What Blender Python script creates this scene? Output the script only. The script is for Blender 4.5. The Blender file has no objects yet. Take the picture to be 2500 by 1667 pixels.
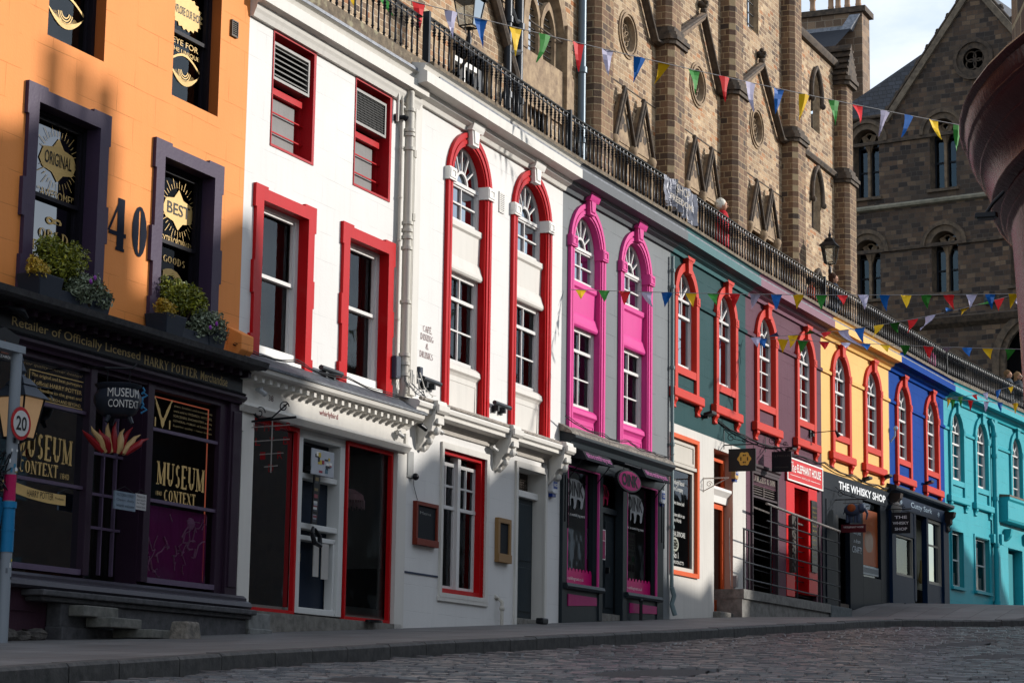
import bpy, bmesh, math, random
from mathutils import Vector, Matrix
from mathutils.geometry import tessellate_polygon
random.seed(7)
R=math.radians
scene=bpy.context.scene
COL=scene.collection
# ------------------------------------------------------------------ camera
f,pit,rol=5470.95,0.16628,0.014983
cp,sp,c_,s_=math.cos(pit),math.sin(pit),math.cos(rol),math.sin(rol)
Fv=Vector((0,cp,sp)); U0=Vector((0,-sp,cp)); R0=Vector((1,0,0))
Rv=c_*R0+s_*U0; Uv=-s_*R0+c_*U0
cd=bpy.data.cameras.new('camera'); cam=bpy.data.objects.new('camera',cd); COL.objects.link(cam)
cd.sensor_width=36; cd.lens=f/2500*36; cd.clip_start=.1; cd.clip_end=2000
cam.matrix_world=Matrix(((Rv.x,Uv.x,-Fv.x,0),(Rv.y,Uv.y,-Fv.y,0),(Rv.z,Uv.z,-Fv.z,0),(0,0,0,1)))
scene.camera=cam
# ------------------------------------------------------------------ sky and sun
SUN_AZ=R(76); SUN_EL=R(18)
SUN=Vector((math.sin(SUN_AZ)*math.cos(SUN_EL),math.cos(SUN_AZ)*math.cos(SUN_EL),math.sin(SUN_EL)))
w=bpy.data.worlds.new('World'); scene.world=w; w.use_nodes=True
nt=w.node_tree; bg=nt.nodes['Background']
sky=nt.nodes.new('ShaderNodeTexSky'); sky.sky_type='NISHITA'; sky.sun_disc=False
sky.sun_elevation=SUN_EL; sky.sun_rotation=SUN_AZ; sky.air_density=1.2; sky.dust_density=.6; sky.ozone_density=2
tc=nt.nodes.new('ShaderNodeTexCoord'); mp=nt.nodes.new('ShaderNodeMapping'); mp.inputs['Scale'].default_value=(3,3,7)
nz=nt.nodes.new('ShaderNodeTexNoise'); nz.inputs['Scale'].default_value=2.3; nz.inputs['Detail'].default_value=8; nz.inputs['Roughness'].default_value=.55
rp=nt.nodes.new('ShaderNodeValToRGB'); rp.color_ramp.elements[0].position=.30; rp.color_ramp.elements[1].position=.62
mx=nt.nodes.new('ShaderNodeMix'); mx.data_type='RGBA'; mx.inputs['B'].default_value=(5.0,5.4,6.1,1)
L=nt.links.new
L(tc.outputs['Generated'],mp.inputs['Vector']); L(mp.outputs[0],nz.inputs['Vector']); L(nz.outputs['Fac'],rp.inputs[0])
L(rp.outputs[0],mx.inputs['Factor']); L(sky.outputs[0],mx.inputs['A']); L(mx.outputs['Result'],bg.inputs['Color'])
bg.inputs['Strength'].default_value=.15
sd=bpy.data.lights.new('sun','SUN'); sd.energy=3.9; sd.angle=R(.9); sd.color=(1,.955,.90)
so=bpy.data.objects.new('sun',sd); COL.objects.link(so); so.rotation_euler=SUN.to_track_quat('Z','Y').to_euler()
vs=scene.view_settings; vs.view_transform='Standard'; vs.look='None'; vs.exposure=.38; vs.gamma=1
# ------------------------------------------------------------------ materials
def srgb(h):
    h=h.lstrip('#'); v=[int(h[i:i+2],16)/255 for i in (0,2,4)]
    return tuple(((x/12.92) if x<=.04045 else ((x+.055)/1.055)**2.4) for x in v)+(1,)
class NB:
    def __init__(s,name):
        s.m=bpy.data.materials.new(name); s.m.use_nodes=True; s.t=s.m.node_tree; s.b=s.t.nodes['Principled BSDF']
    def n(s,t,**k):
        n=s.t.nodes.new('ShaderNode'+t)
        for a,b in k.items(): setattr(n,a,b)
        return n
    def l(s,a,b): s.t.links.new(a,b)
def mixc(nb,fac,a,b,mode='MIX'):
    m=nb.n('Mix',data_type='RGBA',blend_type=mode)
    if hasattr(fac,'links'): nb.l(fac,m.inputs['Factor'])
    else: m.inputs['Factor'].default_value=fac
    for x,k in ((a,'A'),(b,'B')):
        if hasattr(x,'links'): nb.l(x,m.inputs[k])
        else: m.inputs[k].default_value=x
    return m.outputs['Result']
_m={}
def paint(col,rough=.55,joints=0,bump=.3,dirt=.25,metal=0,scale=1,chips=0,spec=.12):
    """painted stone/wood: slight tone drift, stains, optional ashlar joints"""
    key=('p',col,rough,joints,bump,dirt,metal,scale,chips,spec)
    if key in _m: return _m[key]
    nb=NB('paint_'+col.strip('#')); c=srgb(col) if isinstance(col,str) else col
    tc=nb.n('TexCoord'); 
    n1=nb.n('TexNoise'); n1.inputs['Scale'].default_value=.9*scale; n1.inputs['Detail'].default_value=6; nb.l(tc.outputs['Object'],n1.inputs['Vector'])
    mp=nb.n('Mapping'); mp.inputs['Scale'].default_value=(7*scale,7*scale,.55*scale); nb.l(tc.outputs['Object'],mp.inputs['Vector'])
    n2=nb.n('TexNoise'); n2.inputs['Scale'].default_value=1.5; n2.inputs['Detail'].default_value=5; nb.l(mp.outputs[0],n2.inputs['Vector'])
    r1=nb.n('ValToRGB'); r1.color_ramp.elements[0].position=.35; r1.color_ramp.elements[1].position=.7; nb.l(n1.outputs['Fac'],r1.inputs[0])
    r2=nb.n('ValToRGB'); r2.color_ramp.elements[0].position=.5; r2.color_ramp.elements[1].position=.8; nb.l(n2.outputs['Fac'],r2.inputs[0])
    dk=tuple(x*.72 for x in c[:3])+(1,); lt=tuple(min(1,x*1.06+.004) for x in c[:3])+(1,)
    o=mixc(nb,r1.outputs[0],c,lt)
    mth=nb.n('Math',operation='MULTIPLY'); mth.inputs[1].default_value=dirt; nb.l(r2.outputs[0],mth.inputs[0])
    o=mixc(nb,mth.outputs[0],o,dk)
    n5=nb.n('TexNoise'); n5.inputs['Scale'].default_value=.35*scale; n5.inputs['Detail'].default_value=8; n5.inputs['Roughness'].default_value=.7; nb.l(tc.outputs['Object'],n5.inputs['Vector'])
    r5=nb.n('ValToRGB'); r5.color_ramp.elements[0].position=.45; r5.color_ramp.elements[1].position=.75; nb.l(n5.outputs['Fac'],r5.inputs[0]); m5=nb.n('Math',operation='MULTIPLY'); m5.inputs[1].default_value=dirt*.7; nb.l(r5.outputs[0],m5.inputs[0]); o=mixc(nb,m5.outputs[0],o,tuple(x*.8+.01 for x in c[:3])+(1,))
    if chips:
        nc=nb.n('TexNoise'); nc.inputs['Scale'].default_value=3.2; nc.inputs['Detail'].default_value=9; nc.inputs['Roughness'].default_value=.75; nb.l(tc.outputs['Object'],nc.inputs['Vector'])
        rc=nb.n('ValToRGB'); rc.color_ramp.elements[0].position=.66; rc.color_ramp.elements[1].position=.69; nb.l(nc.outputs['Fac'],rc.inputs[0])
        mm=nb.n('Math',operation='MULTIPLY'); mm.inputs[1].default_value=chips; nb.l(rc.outputs[0],mm.inputs[0])
        o=mixc(nb,mm.outputs[0],o,(.42,.42,.40,1))
    n3=nb.n('TexNoise'); n3.inputs['Scale'].default_value=35*scale; n3.inputs['Detail'].default_value=4; nb.l(tc.outputs['Object'],n3.inputs['Vector'])
    bp=nb.n('Bump'); bp.inputs['Strength'].default_value=bump*.5; bp.inputs['Distance'].default_value=.01; nb.l(n3.outputs['Fac'],bp.inputs['Height'])
    last=bp
    b0=nb.n('Bump'); b0.inputs['Strength'].default_value=bump*.8; b0.inputs['Distance'].default_value=.05; nb.l(n1.outputs['Fac'],b0.inputs['Height']); nb.l(b0.outputs[0],bp.inputs['Normal'])
    if joints:
        sx=nb.n('SeparateXYZ'); nb.l(tc.outputs['Object'],sx.inputs[0]); cx=nb.n('CombineXYZ')
        nb.l(sx.outputs[0],cx.inputs[0]); nb.l(sx.outputs[2],cx.inputs[1])
        dn=nb.n('TexNoise'); dn.inputs['Scale'].default_value=.8; nb.l(tc.outputs['Object'],dn.inputs['Vector'])
        va=nb.n('VectorMath',operation='MULTIPLY_ADD'); va.inputs[1].default_value=(.05,.05,0); nb.l(dn.outputs['Color'],va.inputs[0]); nb.l(cx.outputs[0],va.inputs[2])
        br=nb.n('TexBrick'); br.inputs['Scale'].default_value=1; br.inputs['Brick Width'].default_value=.78; br.inputs['Row Height'].default_value=.36
        br.inputs['Mortar Size'].default_value=.006; br.inputs['Mortar Smooth'].default_value=.4; br.offset=.43; nb.l(va.outputs[0],br.inputs['Vector'])
        n4=nb.n('TexNoise'); n4.inputs['Scale'].default_value=2.1; n4.inputs['Detail'].default_value=4; nb.l(tc.outputs['Object'],n4.inputs['Vector'])
        r4=nb.n('ValToRGB'); r4.color_ramp.elements[0].position=.42; r4.color_ramp.elements[1].position=.62; nb.l(n4.outputs['Fac'],r4.inputs[0])
        mj=nb.n('Math',operation='MULTIPLY'); nb.l(br.outputs['Fac'],mj.inputs[0]); nb.l(r4.outputs[0],mj.inputs[1])
        mk=nb.n('Math',operation='MULTIPLY'); nb.l(mj.outputs[0],mk.inputs[0]); mk.inputs[1].default_value=.45*joints
        o=mixc(nb,mk.outputs[0],o,tuple(x*.45 for x in c[:3])+(1,))
        bj=nb.n('Bump'); bj.invert=True; bj.inputs['Strength'].default_value=.5*joints; bj.inputs['Distance'].default_value=.012; nb.l(mj.outputs[0],bj.inputs['Height']); nb.l(bp.outputs[0],bj.inputs['Normal']); last=bj
    nb.l(o,nb.b.inputs['Base Color']); nb.l(last.outputs[0],nb.b.inputs['Normal'])
    nb.b.inputs['Roughness'].default_value=rough; nb.b.inputs['Metallic'].default_value=metal
    nb.b.inputs['Specular IOR Level'].default_value=spec
    _m[key]=nb.m; return nb.m
def flat(col,rough=.5,metal=0,emit=0,coat=0):
    key=('f',col,rough,metal,emit,coat)
    if key in _m: return _m[key]
    nb=NB('plain_'+str(col).strip('#')); c=srgb(col)
    tc=nb.n('TexCoord'); n=nb.n('TexNoise'); n.inputs['Scale'].default_value=14; n.inputs['Detail'].default_value=4; nb.l(tc.outputs['Object'],n.inputs['Vector'])
    o=mixc(nb,n.outputs['Fac'],tuple(x*.85 for x in c[:3])+(1,),tuple(min(1,x*1.12) for x in c[:3])+(1,))
    nb.l(o,nb.b.inputs['Base Color']); nb.b.inputs['Roughness'].default_value=rough; nb.b.inputs['Metallic'].default_value=metal
    nb.b.inputs['Coat Weight'].default_value=coat; nb.b.inputs['Specular IOR Level'].default_value=.2
    if emit: nb.b.inputs['Emission Color'].default_value=c; nb.b.inputs['Emission Strength'].default_value=emit
    _m[key]=nb.m; return nb.m
def masonry(name,cols,bw=.48,rh=.2,mort='#9a8a74',ms=.018,dist=.06,bump=.8,rough=.85,soot=.3,mfade=1):
    if name in _m: return _m[name]
    nb=NB(name); tc=nb.n('TexCoord'); sx=nb.n('SeparateXYZ'); nb.l(tc.outputs['Object'],sx.inputs[0])
    ad=nb.n('Math',operation='ADD'); nb.l(sx.outputs[0],ad.inputs[0]); nb.l(sx.outputs[1],ad.inputs[1])
    cx=nb.n('CombineXYZ'); nb.l(ad.outputs[0],cx.inputs[0]); nb.l(sx.outputs[2],cx.inputs[1])
    dn=nb.n('TexNoise'); dn.inputs['Scale'].default_value=1.6; dn.inputs['Detail'].default_value=3; nb.l(cx.outputs[0],dn.inputs['Vector'])
    va=nb.n('VectorMath',operation='MULTIPLY_ADD'); va.inputs[1].default_value=(dist,dist*.7,0); nb.l(dn.outputs['Color'],va.inputs[0]); nb.l(cx.outputs[0],va.inputs[2])
    def brick(w_,h_,off,sq):
        b=nb.n('TexBrick'); b.inputs['Scale'].default_value=1; b.inputs['Brick Width'].default_value=w_; b.inputs['Row Height'].default_value=h_
        b.inputs['Mortar Size'].default_value=ms; b.inputs['Mortar Smooth'].default_value=.25; b.offset=off; b.squash=sq; b.squash_frequency=3
        b.inputs['Color1'].default_value=(0,0,0,1); b.inputs['Color2'].default_value=(1,1,1,1); b.inputs['Mortar'].default_value=(.5,.5,.5,1)
        nb.l(va.outputs[0],b.inputs['Vector']); return b
    b=brick(bw,rh,.46,.62); 
    rmp=nb.n('ValToRGB'); rmp.color_ramp.interpolation='LINEAR'
    els=rmp.color_ramp.elements
    while len(els)<len(cols): els.new(.5)
    for i,cc in enumerate(cols): els[i].position=i/(len(cols)-1); els[i].color=srgb(cc)
    nb.l(b.outputs['Color'],rmp.inputs[0])
    # broad soot / weathering and fine grain
    n1=nb.n('TexNoise'); n1.inputs['Scale'].default_value=.45; n1.inputs['Detail'].default_value=7; nb.l(tc.outputs['Object'],n1.inputs['Vector'])
    r1=nb.n('ValToRGB'); r1.color_ramp.elements[0].position=.42; r1.color_ramp.elements[1].position=.68; nb.l(n1.outputs['Fac'],r1.inputs[0])
    ms_=nb.n('Math',operation='MULTIPLY'); ms_.inputs[1].default_value=soot; nb.l(r1.outputs[0],ms_.inputs[0])
    n2=nb.n('TexNoise'); n2.inputs['Scale'].default_value=22; n2.inputs['Detail'].default_value=6; n2.inputs['Roughness'].default_value=.7; nb.l(tc.outputs['Object'],n2.inputs['Vector'])
    o=mixc(nb,.55,rmp.outputs[0],n2.outputs['Fac'],'OVERLAY')
    o=mixc(nb,ms_.outputs[0],o,(.035,.03,.025,1))
    mf=nb.n('Math',operation='MULTIPLY'); mf.inputs[1].default_value=mfade; nb.l(b.outputs['Fac'],mf.inputs[0])
    o=mixc(nb,mf.outputs[0],o,srgb(mort))
    nb.l(o,nb.b.inputs['Base Color']); nb.b.inputs['Roughness'].default_value=rough
    b1=nb.n('Bump'); b1.inputs['Strength'].default_value=bump*.6; b1.inputs['Distance'].default_value=.02; nb.l(n2.outputs['Fac'],b1.inputs['Height'])
    b2=nb.n('Bump'); b2.invert=True; b2.inputs['Strength'].default_value=bump*.7; b2.inputs['Distance'].default_value=.025; nb.l(b.outputs['Fac'],b2.inputs['Height']); nb.l(b1.outputs[0],b2.inputs['Normal'])
    nb.l(b2.outputs[0],nb.b.inputs['Normal']); _m[name]=nb.m; return nb.m
def stone(name,c1,c2,sc=6,rough=.85,bump=.6,moss=None):
    if name in _m: return _m[name]
    nb=NB(name); tc=nb.n('TexCoord')
    n=nb.n('TexNoise'); n.inputs['Scale'].default_value=sc; n.inputs['Detail'].default_value=8; n.inputs['Roughness'].default_value=.65; nb.l(tc.outputs['Object'],n.inputs['Vector'])
    r=nb.n('ValToRGB'); r.color_ramp.elements[0].position=.35; r.color_ramp.elements[1].position=.68; nb.l(n.outputs['Fac'],r.inputs[0])
    o=mixc(nb,r.outputs[0],srgb(c1),srgb(c2))
    if moss:
        m=nb.n('TexNoise'); m.inputs['Scale'].default_value=sc*.7; m.inputs['Detail'].default_value=9; nb.l(tc.outputs['Object'],m.inputs['Vector'])
        rm=nb.n('ValToRGB'); rm.color_ramp.elements[0].position=.58; rm.color_ramp.elements[1].position=.66; nb.l(m.outputs['Fac'],rm.inputs[0]); o=mixc(nb,rm.outputs[0],o,srgb(moss))
    nb.l(o,nb.b.inputs['Base Color']); nb.b.inputs['Roughness'].default_value=rough
    b=nb.n('Bump'); b.inputs['Strength'].default_value=bump; b.inputs['Distance'].default_value=.02; nb.l(n.outputs['Fac'],b.inputs['Height']); nb.l(b.outputs[0],nb.b.inputs['Normal'])
    _m[name]=nb.m; return nb.m
def glassmat(name='window_glass',tint=(.78,.82,.83,1),refl=.12,gc=(.40,.44,.48,1)):
    if name in _m: return _m[name]
    m=bpy.data.materials.new(name); m.use_nodes=True; t=m.node_tree; t.nodes.clear()
    o=t.nodes.new('ShaderNodeOutputMaterial'); mx=t.nodes.new('ShaderNodeMixShader'); tr=t.nodes.new('ShaderNodeBsdfTransparent'); gl=t.nodes.new('ShaderNodeBsdfGlossy')
    tr.inputs['Color'].default_value=tint; gl.inputs['Roughness'].default_value=.03; gl.inputs['Color'].default_value=gc
    fr=t.nodes.new('ShaderNodeFresnel'); fr.inputs['IOR'].default_value=1.5; ad=t.nodes.new('ShaderNodeMath'); ad.operation='MULTIPLY_ADD'; ad.inputs[1].default_value=1; ad.inputs[2].default_value=refl*.4; ad.use_clamp=True
    tcn=t.nodes.new('ShaderNodeTexCoord'); nn=t.nodes.new('ShaderNodeTexNoise'); nn.inputs['Scale'].default_value=1.8; bb=t.nodes.new('ShaderNodeBump'); bb.inputs['Strength'].default_value=.12; bb.inputs['Distance'].default_value=.02
    t.links.new(tcn.outputs['Object'],nn.inputs['Vector']); t.links.new(nn.outputs['Fac'],bb.inputs['Height']); t.links.new(bb.outputs[0],gl.inputs['Normal'])
    t.links.new(fr.outputs[0],ad.inputs[0]); t.links.new(ad.outputs[0],mx.inputs[0]); t.links.new(tr.outputs[0],mx.inputs[1]); t.links.new(gl.outputs[0],mx.inputs[2]); t.links.new(mx.outputs[0],o.inputs[0])
    _m[name]=m; return m
GLASS=glassmat(); DGLASS=glassmat('dim_reflection_glass',(.5,.5,.5,1),.05,(.13,.14,.16,1))  # DGLASS: sky reflection dimmed in the glass colour itself, for the lower orange windows
BLACK=flat('#16171a',.4); IRON=flat('#1c1d20',.35,.3); DARKIN=paint('#4a423d',.9,bump=0,dirt=.5); GOLD=flat('#c9a86a',.5,.1); WHITE=paint('#dedbd5',.5,bump=.1,dirt=.15)
SASH=paint('#cfccc8',.45,bump=.1,dirt=.3); LEADM=stone('lead_flashing','#5c6068','#8c9098',9,.6,.4)
# ------------------------------------------------------------------ mesh builder ; coordinates are (u along the wall, p out towards the street, z)
class MB:
    def __init__(s): s.v=[]; s.f=[]
    def vert(s,u,p,z): s.v.append((u,-p,z)); return len(s.v)-1
    def face(s,*pts): s.f.append([s.vert(*q) for q in pts]); return s
    def box(s,u0,u1,p0,p1,z0,z1):
        i=[s.vert(u,p,z) for u in (u0,u1) for p in (p0,p1) for z in (z0,z1)]
        for q in ((0,1,3,2),(4,6,7,5),(0,4,5,1),(2,3,7,6),(0,2,6,4),(1,5,7,3)): s.f.append([i[k] for k in q])
        return s
    def hexa(s,a,b):   # two quads (lists of 4 pts) joined
        i=[s.vert(*q) for q in a]; j=[s.vert(*q) for q in b]
        s.f+= [i,j]+[[i[k],i[(k+1)%4],j[(k+1)%4],j[k]] for k in range(4)]; return s
    def poly(s,pts,p0,p1):      # outline in (u,z) extruded p0..p1
        n=len(pts); a=[s.vert(u,p0,z) for u,z in pts]; b=[s.vert(u,p1,z) for u,z in pts]
        s.f+=[a,b]+[[a[k],a[(k+1)%n],b[(k+1)%n],b[k]] for k in range(n)]; return s
    def prof(s,pts,u0,u1,du0=0,du1=0):      # outline in (p,z) extruded along u
        n=len(pts); a=[s.vert(u0,p,z) for p,z in pts]; b=[s.vert(u1,p,z) for p,z in pts]
        s.f+=[a,b]+[[a[k],a[(k+1)%n],b[(k+1)%n],b[k]] for k in range(n)]; return s
    def plan(s,pts,z0,z1):      # outline in (u,p) extruded vertically
        n=len(pts); a=[s.vert(u,p,z0) for u,p in pts]; b=[s.vert(u,p,z1) for u,p in pts]
        s.f+=[a,b]+[[a[k],a[(k+1)%n],b[(k+1)%n],b[k]] for k in range(n)]; return s
    def holed(s,outer,holes,p):
        ps=[[Vector((u,z,0)) for u,z in o] for o in [outer]+holes]; flat_=[q for o in ps for q in o]
        i=[s.vert(q.x,p,q.y) for q in flat_]
        for t in tessellate_polygon(ps): s.f.append([i[k] for k in t])
        return s
    def strip(s,A,pa,B,pb,closed=False):    # band between two matching outlines
        n=len(A); a=[s.vert(u,pa,z) for u,z in A]; b=[s.vert(u,pb,z) for u,z in B]
        for k in range(n if closed else n-1): s.f.append([a[k],a[(k+1)%n],b[(k+1)%n],b[k]])
        return s
    def tube(s,pts,r,n=8,cap=True):
        pts=[Vector((q[0],-q[1],q[2])) for q in pts]; rs=r if isinstance(r,(list,tuple)) else [r]*len(pts)
        rings=[]; prev=None
        for i,q in enumerate(pts):
            d=(pts[min(i+1,len(pts)-1)]-pts[max(i-1,0)]).normalized()
            if prev is None: x=d.orthogonal().normalized()
            else: x=(prev-d*prev.dot(d)).normalized()
            prev=x; y=d.cross(x); ring=[]
            for k in range(n):
                a=2*math.pi*k/n; v=q+(x*math.cos(a)+y*math.sin(a))*rs[i]; s.v.append(tuple(v)); ring.append(len(s.v)-1)
            rings.append(ring)
        for a,b in zip(rings,rings[1:]):
            for k in range(n): s.f.append([a[k],a[(k+1)%n],b[(k+1)%n],b[k]])
        if cap: s.f.append(rings[0][:]); s.f.append(rings[-1][:])
        return s
    def lathe(s,pr,cu=0,cp_=0,n=16,z0=0,a0=0,a1=2*math.pi):
        full=abs(a1-a0-2*math.pi)<1e-6; m=n if full else n+1; rings=[]
        for r,z in pr: rings.append([s.vert(cu+r*math.cos(a0+(a1-a0)*k/n),cp_+r*math.sin(a0+(a1-a0)*k/n),z+z0) for k in range(m)])
        for a,b in zip(rings,rings[1:]):
            for k in range(m if full else m-1): s.f.append([a[k],a[(k+1)%m],b[(k+1)%m],b[k]])
        if full: s.f.append(rings[0][:]); s.f.append(rings[-1][:])
        return s
    def ball(s,c,r,n=8,sq=(1,1,1)):
        pr=[(max(.001,math.sin(math.pi*i/n)),-math.cos(math.pi*i/n)) for i in range(n+1)]
        rings=[[s.vert(c[0]+q*r*sq[0]*math.cos(2*math.pi*k/n/1.0),c[1]+q*r*sq[1]*math.sin(2*math.pi*k/n),c[2]+z*r*sq[2]) for k in range(n)] for q,z in pr]
        for a,b in zip(rings,rings[1:]):
            for k in range(n): s.f.append([a[k],a[(k+1)%n],b[(k+1)%n],b[k]])
        return s
    def add(s,vs,fs):
        o=len(s.v); s.v+=vs; s.f+=[[i+o for i in f_] for f_ in fs]; return s
def obj(name,mb,mat,parent=None,smooth=False,bevel=0,raw=False):
    me=bpy.data.meshes.new(name); me.from_pydata(mb.v,[],mb.f); 
    if not raw:
        bm=bmesh.new(); bm.from_mesh(me); bmesh.ops.recalc_face_normals(bm,faces=bm.faces); bm.to_mesh(me); bm.free()
    me.materials.append(mat); o=bpy.data.objects.new(name,me); COL.objects.link(o)
    if parent: o.parent=parent
    if smooth:
        for p in me.polygons: p.use_smooth=True
        me.set_sharp_from_angle(angle=R(40))
    if bevel:
        b=o.modifiers.new('edge_softening','BEVEL'); b.width=bevel; b.segments=2; b.limit_method='ANGLE'
    return o
def tag(o,label=None,cat=None,group=None,kind=None):
    if label: o['label']=label
    if cat: o['category']=cat
    if group: o['group']=group
    if kind: o['kind']=kind
    return o
def copytree(o,parent=None):
    c=o.copy(); COL.objects.link(c)
    if parent: c.parent=parent
    for ch in list(o.children): copytree(ch,c)
    return c
# ------------------------------------------------------------------ the frames of the facades (origin, heading)
PTS=[(-5.144,21.904),(-3.259,26.259),(-1.348,30.636),(.806,35.743),(2.898,40.413),(4.716,44.641),(6.896,49.372),(9.199,54.064),(11.453,58.807),(15.127,65.651)]
KEY=['or','w38','w36','gr','te','pu','ye','bl','tu']
HD={};OR={}
for i,k in enumerate(KEY):
    a,b=PTS[i],PTS[i+1]; HD[k]=math.atan2(b[1]-a[1],b[0]-a[0]); OR[k]=a
def frame(k,u=0,p=0,z=0,rot=0):
    h=HD[k]; x=OR[k][0]+u*math.cos(h)+p*math.sin(h); y=OR[k][1]+u*math.sin(h)-p*math.cos(h)
    return Matrix.Translation((x,y,z))@Matrix.Rotation(h+rot,4,'Z')
def thing(name,label,cat,k,u=0,p=0,z=0,group=None,rot=0):
    o=bpy.data.objects.new(name,None); COL.objects.link(o); o.empty_display_size=.2; o.matrix_world=frame(k,u,p,z,rot); return tag(o,label,cat,group)
def solo(name,label,cat,k,u,p,z,mb,mat,group=None,rot=0,smooth=False,bevel=0):
    o=obj(name,mb,mat,None,smooth,bevel); o.matrix_world=frame(k,u,p,z,rot); return tag(o,label,cat,group)
WL=[math.hypot(PTS[i+1][0]-PTS[i][0],PTS[i+1][1]-PTS[i][1]) for i in range(9)]
S0=[sum(WL[:i]) for i in range(10)]
ZS=[(-40,-2.2),(-25,-1.0),(-10,.1),(0,.67),(9.3,1.18),(20.2,1.80),(24.5,2.05),(29,2.25),(31,2.36),(33,2.68),(35,2.86),(40.6,3.05),(48,3.3),(60,3.7),(120,6)]
def zf(s):
    for (a,b),(c,d) in zip(ZS,ZS[1:]):
        if s<=c: return b+(d-b)*max(0,(s-a))/(c-a)
    return ZS[-1][1]
def zg(k,u): return zf(S0[KEY.index(k)]+u)
def PW(s,d):
    i=8
    for j in range(9):
        if s<S0[j+1]: i=j;break
    h=HD[KEY[i]]; u=s-S0[i]
    return OR[KEY[i]][0]+u*math.cos(h)+d*math.sin(h), OR[KEY[i]][1]+u*math.sin(h)-d*math.cos(h)
# ------------------------------------------------------------------ text
def textmesh(s,u0,z0,u1,z1,p,depth=.004,shear=0,bold=0,arc=0):
    cu=bpy.data.curves.new('t','FONT'); cu.body=s; cu.size=1; cu.shear=shear; cu.offset=bold; cu.align_x='LEFT'; cu.resolution_u=3
    o=bpy.data.objects.new('t',cu); COL.objects.link(o); dg=bpy.context.evaluated_depsgraph_get(); me=bpy.data.meshes.new_from_object(o.evaluated_get(dg))
    bpy.data.objects.remove(o); vs=[v.co.copy() for v in me.vertices]; fs=[list(f_.vertices) for f_ in me.polygons]; bpy.data.meshes.remove(me)
    if not vs: return [],[]
    x0=min(v.x for v in vs);x1=max(v.x for v in vs);y0=min(v.y for v in vs);y1=max(v.y for v in vs)
    out=[]
    for v in vs:
        fx=(v.x-x0)/(x1-x0); fy=(v.y-y0)/max(1e-6,(y1-y0)); out.append((u0+fx*(u1-u0),-p,z0+fy*(z1-z0)-arc*(4*(fx-.5)**2-0)))
    return out,fs
def text(s,u0,z0,u1,z1,p,mat,parent,name='lettering',**k):
    mb=MB(); mb.add(*textmesh(s,u0,z0,u1,z1,p,**k)); return obj(name,mb,mat,parent,raw=True)
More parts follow.
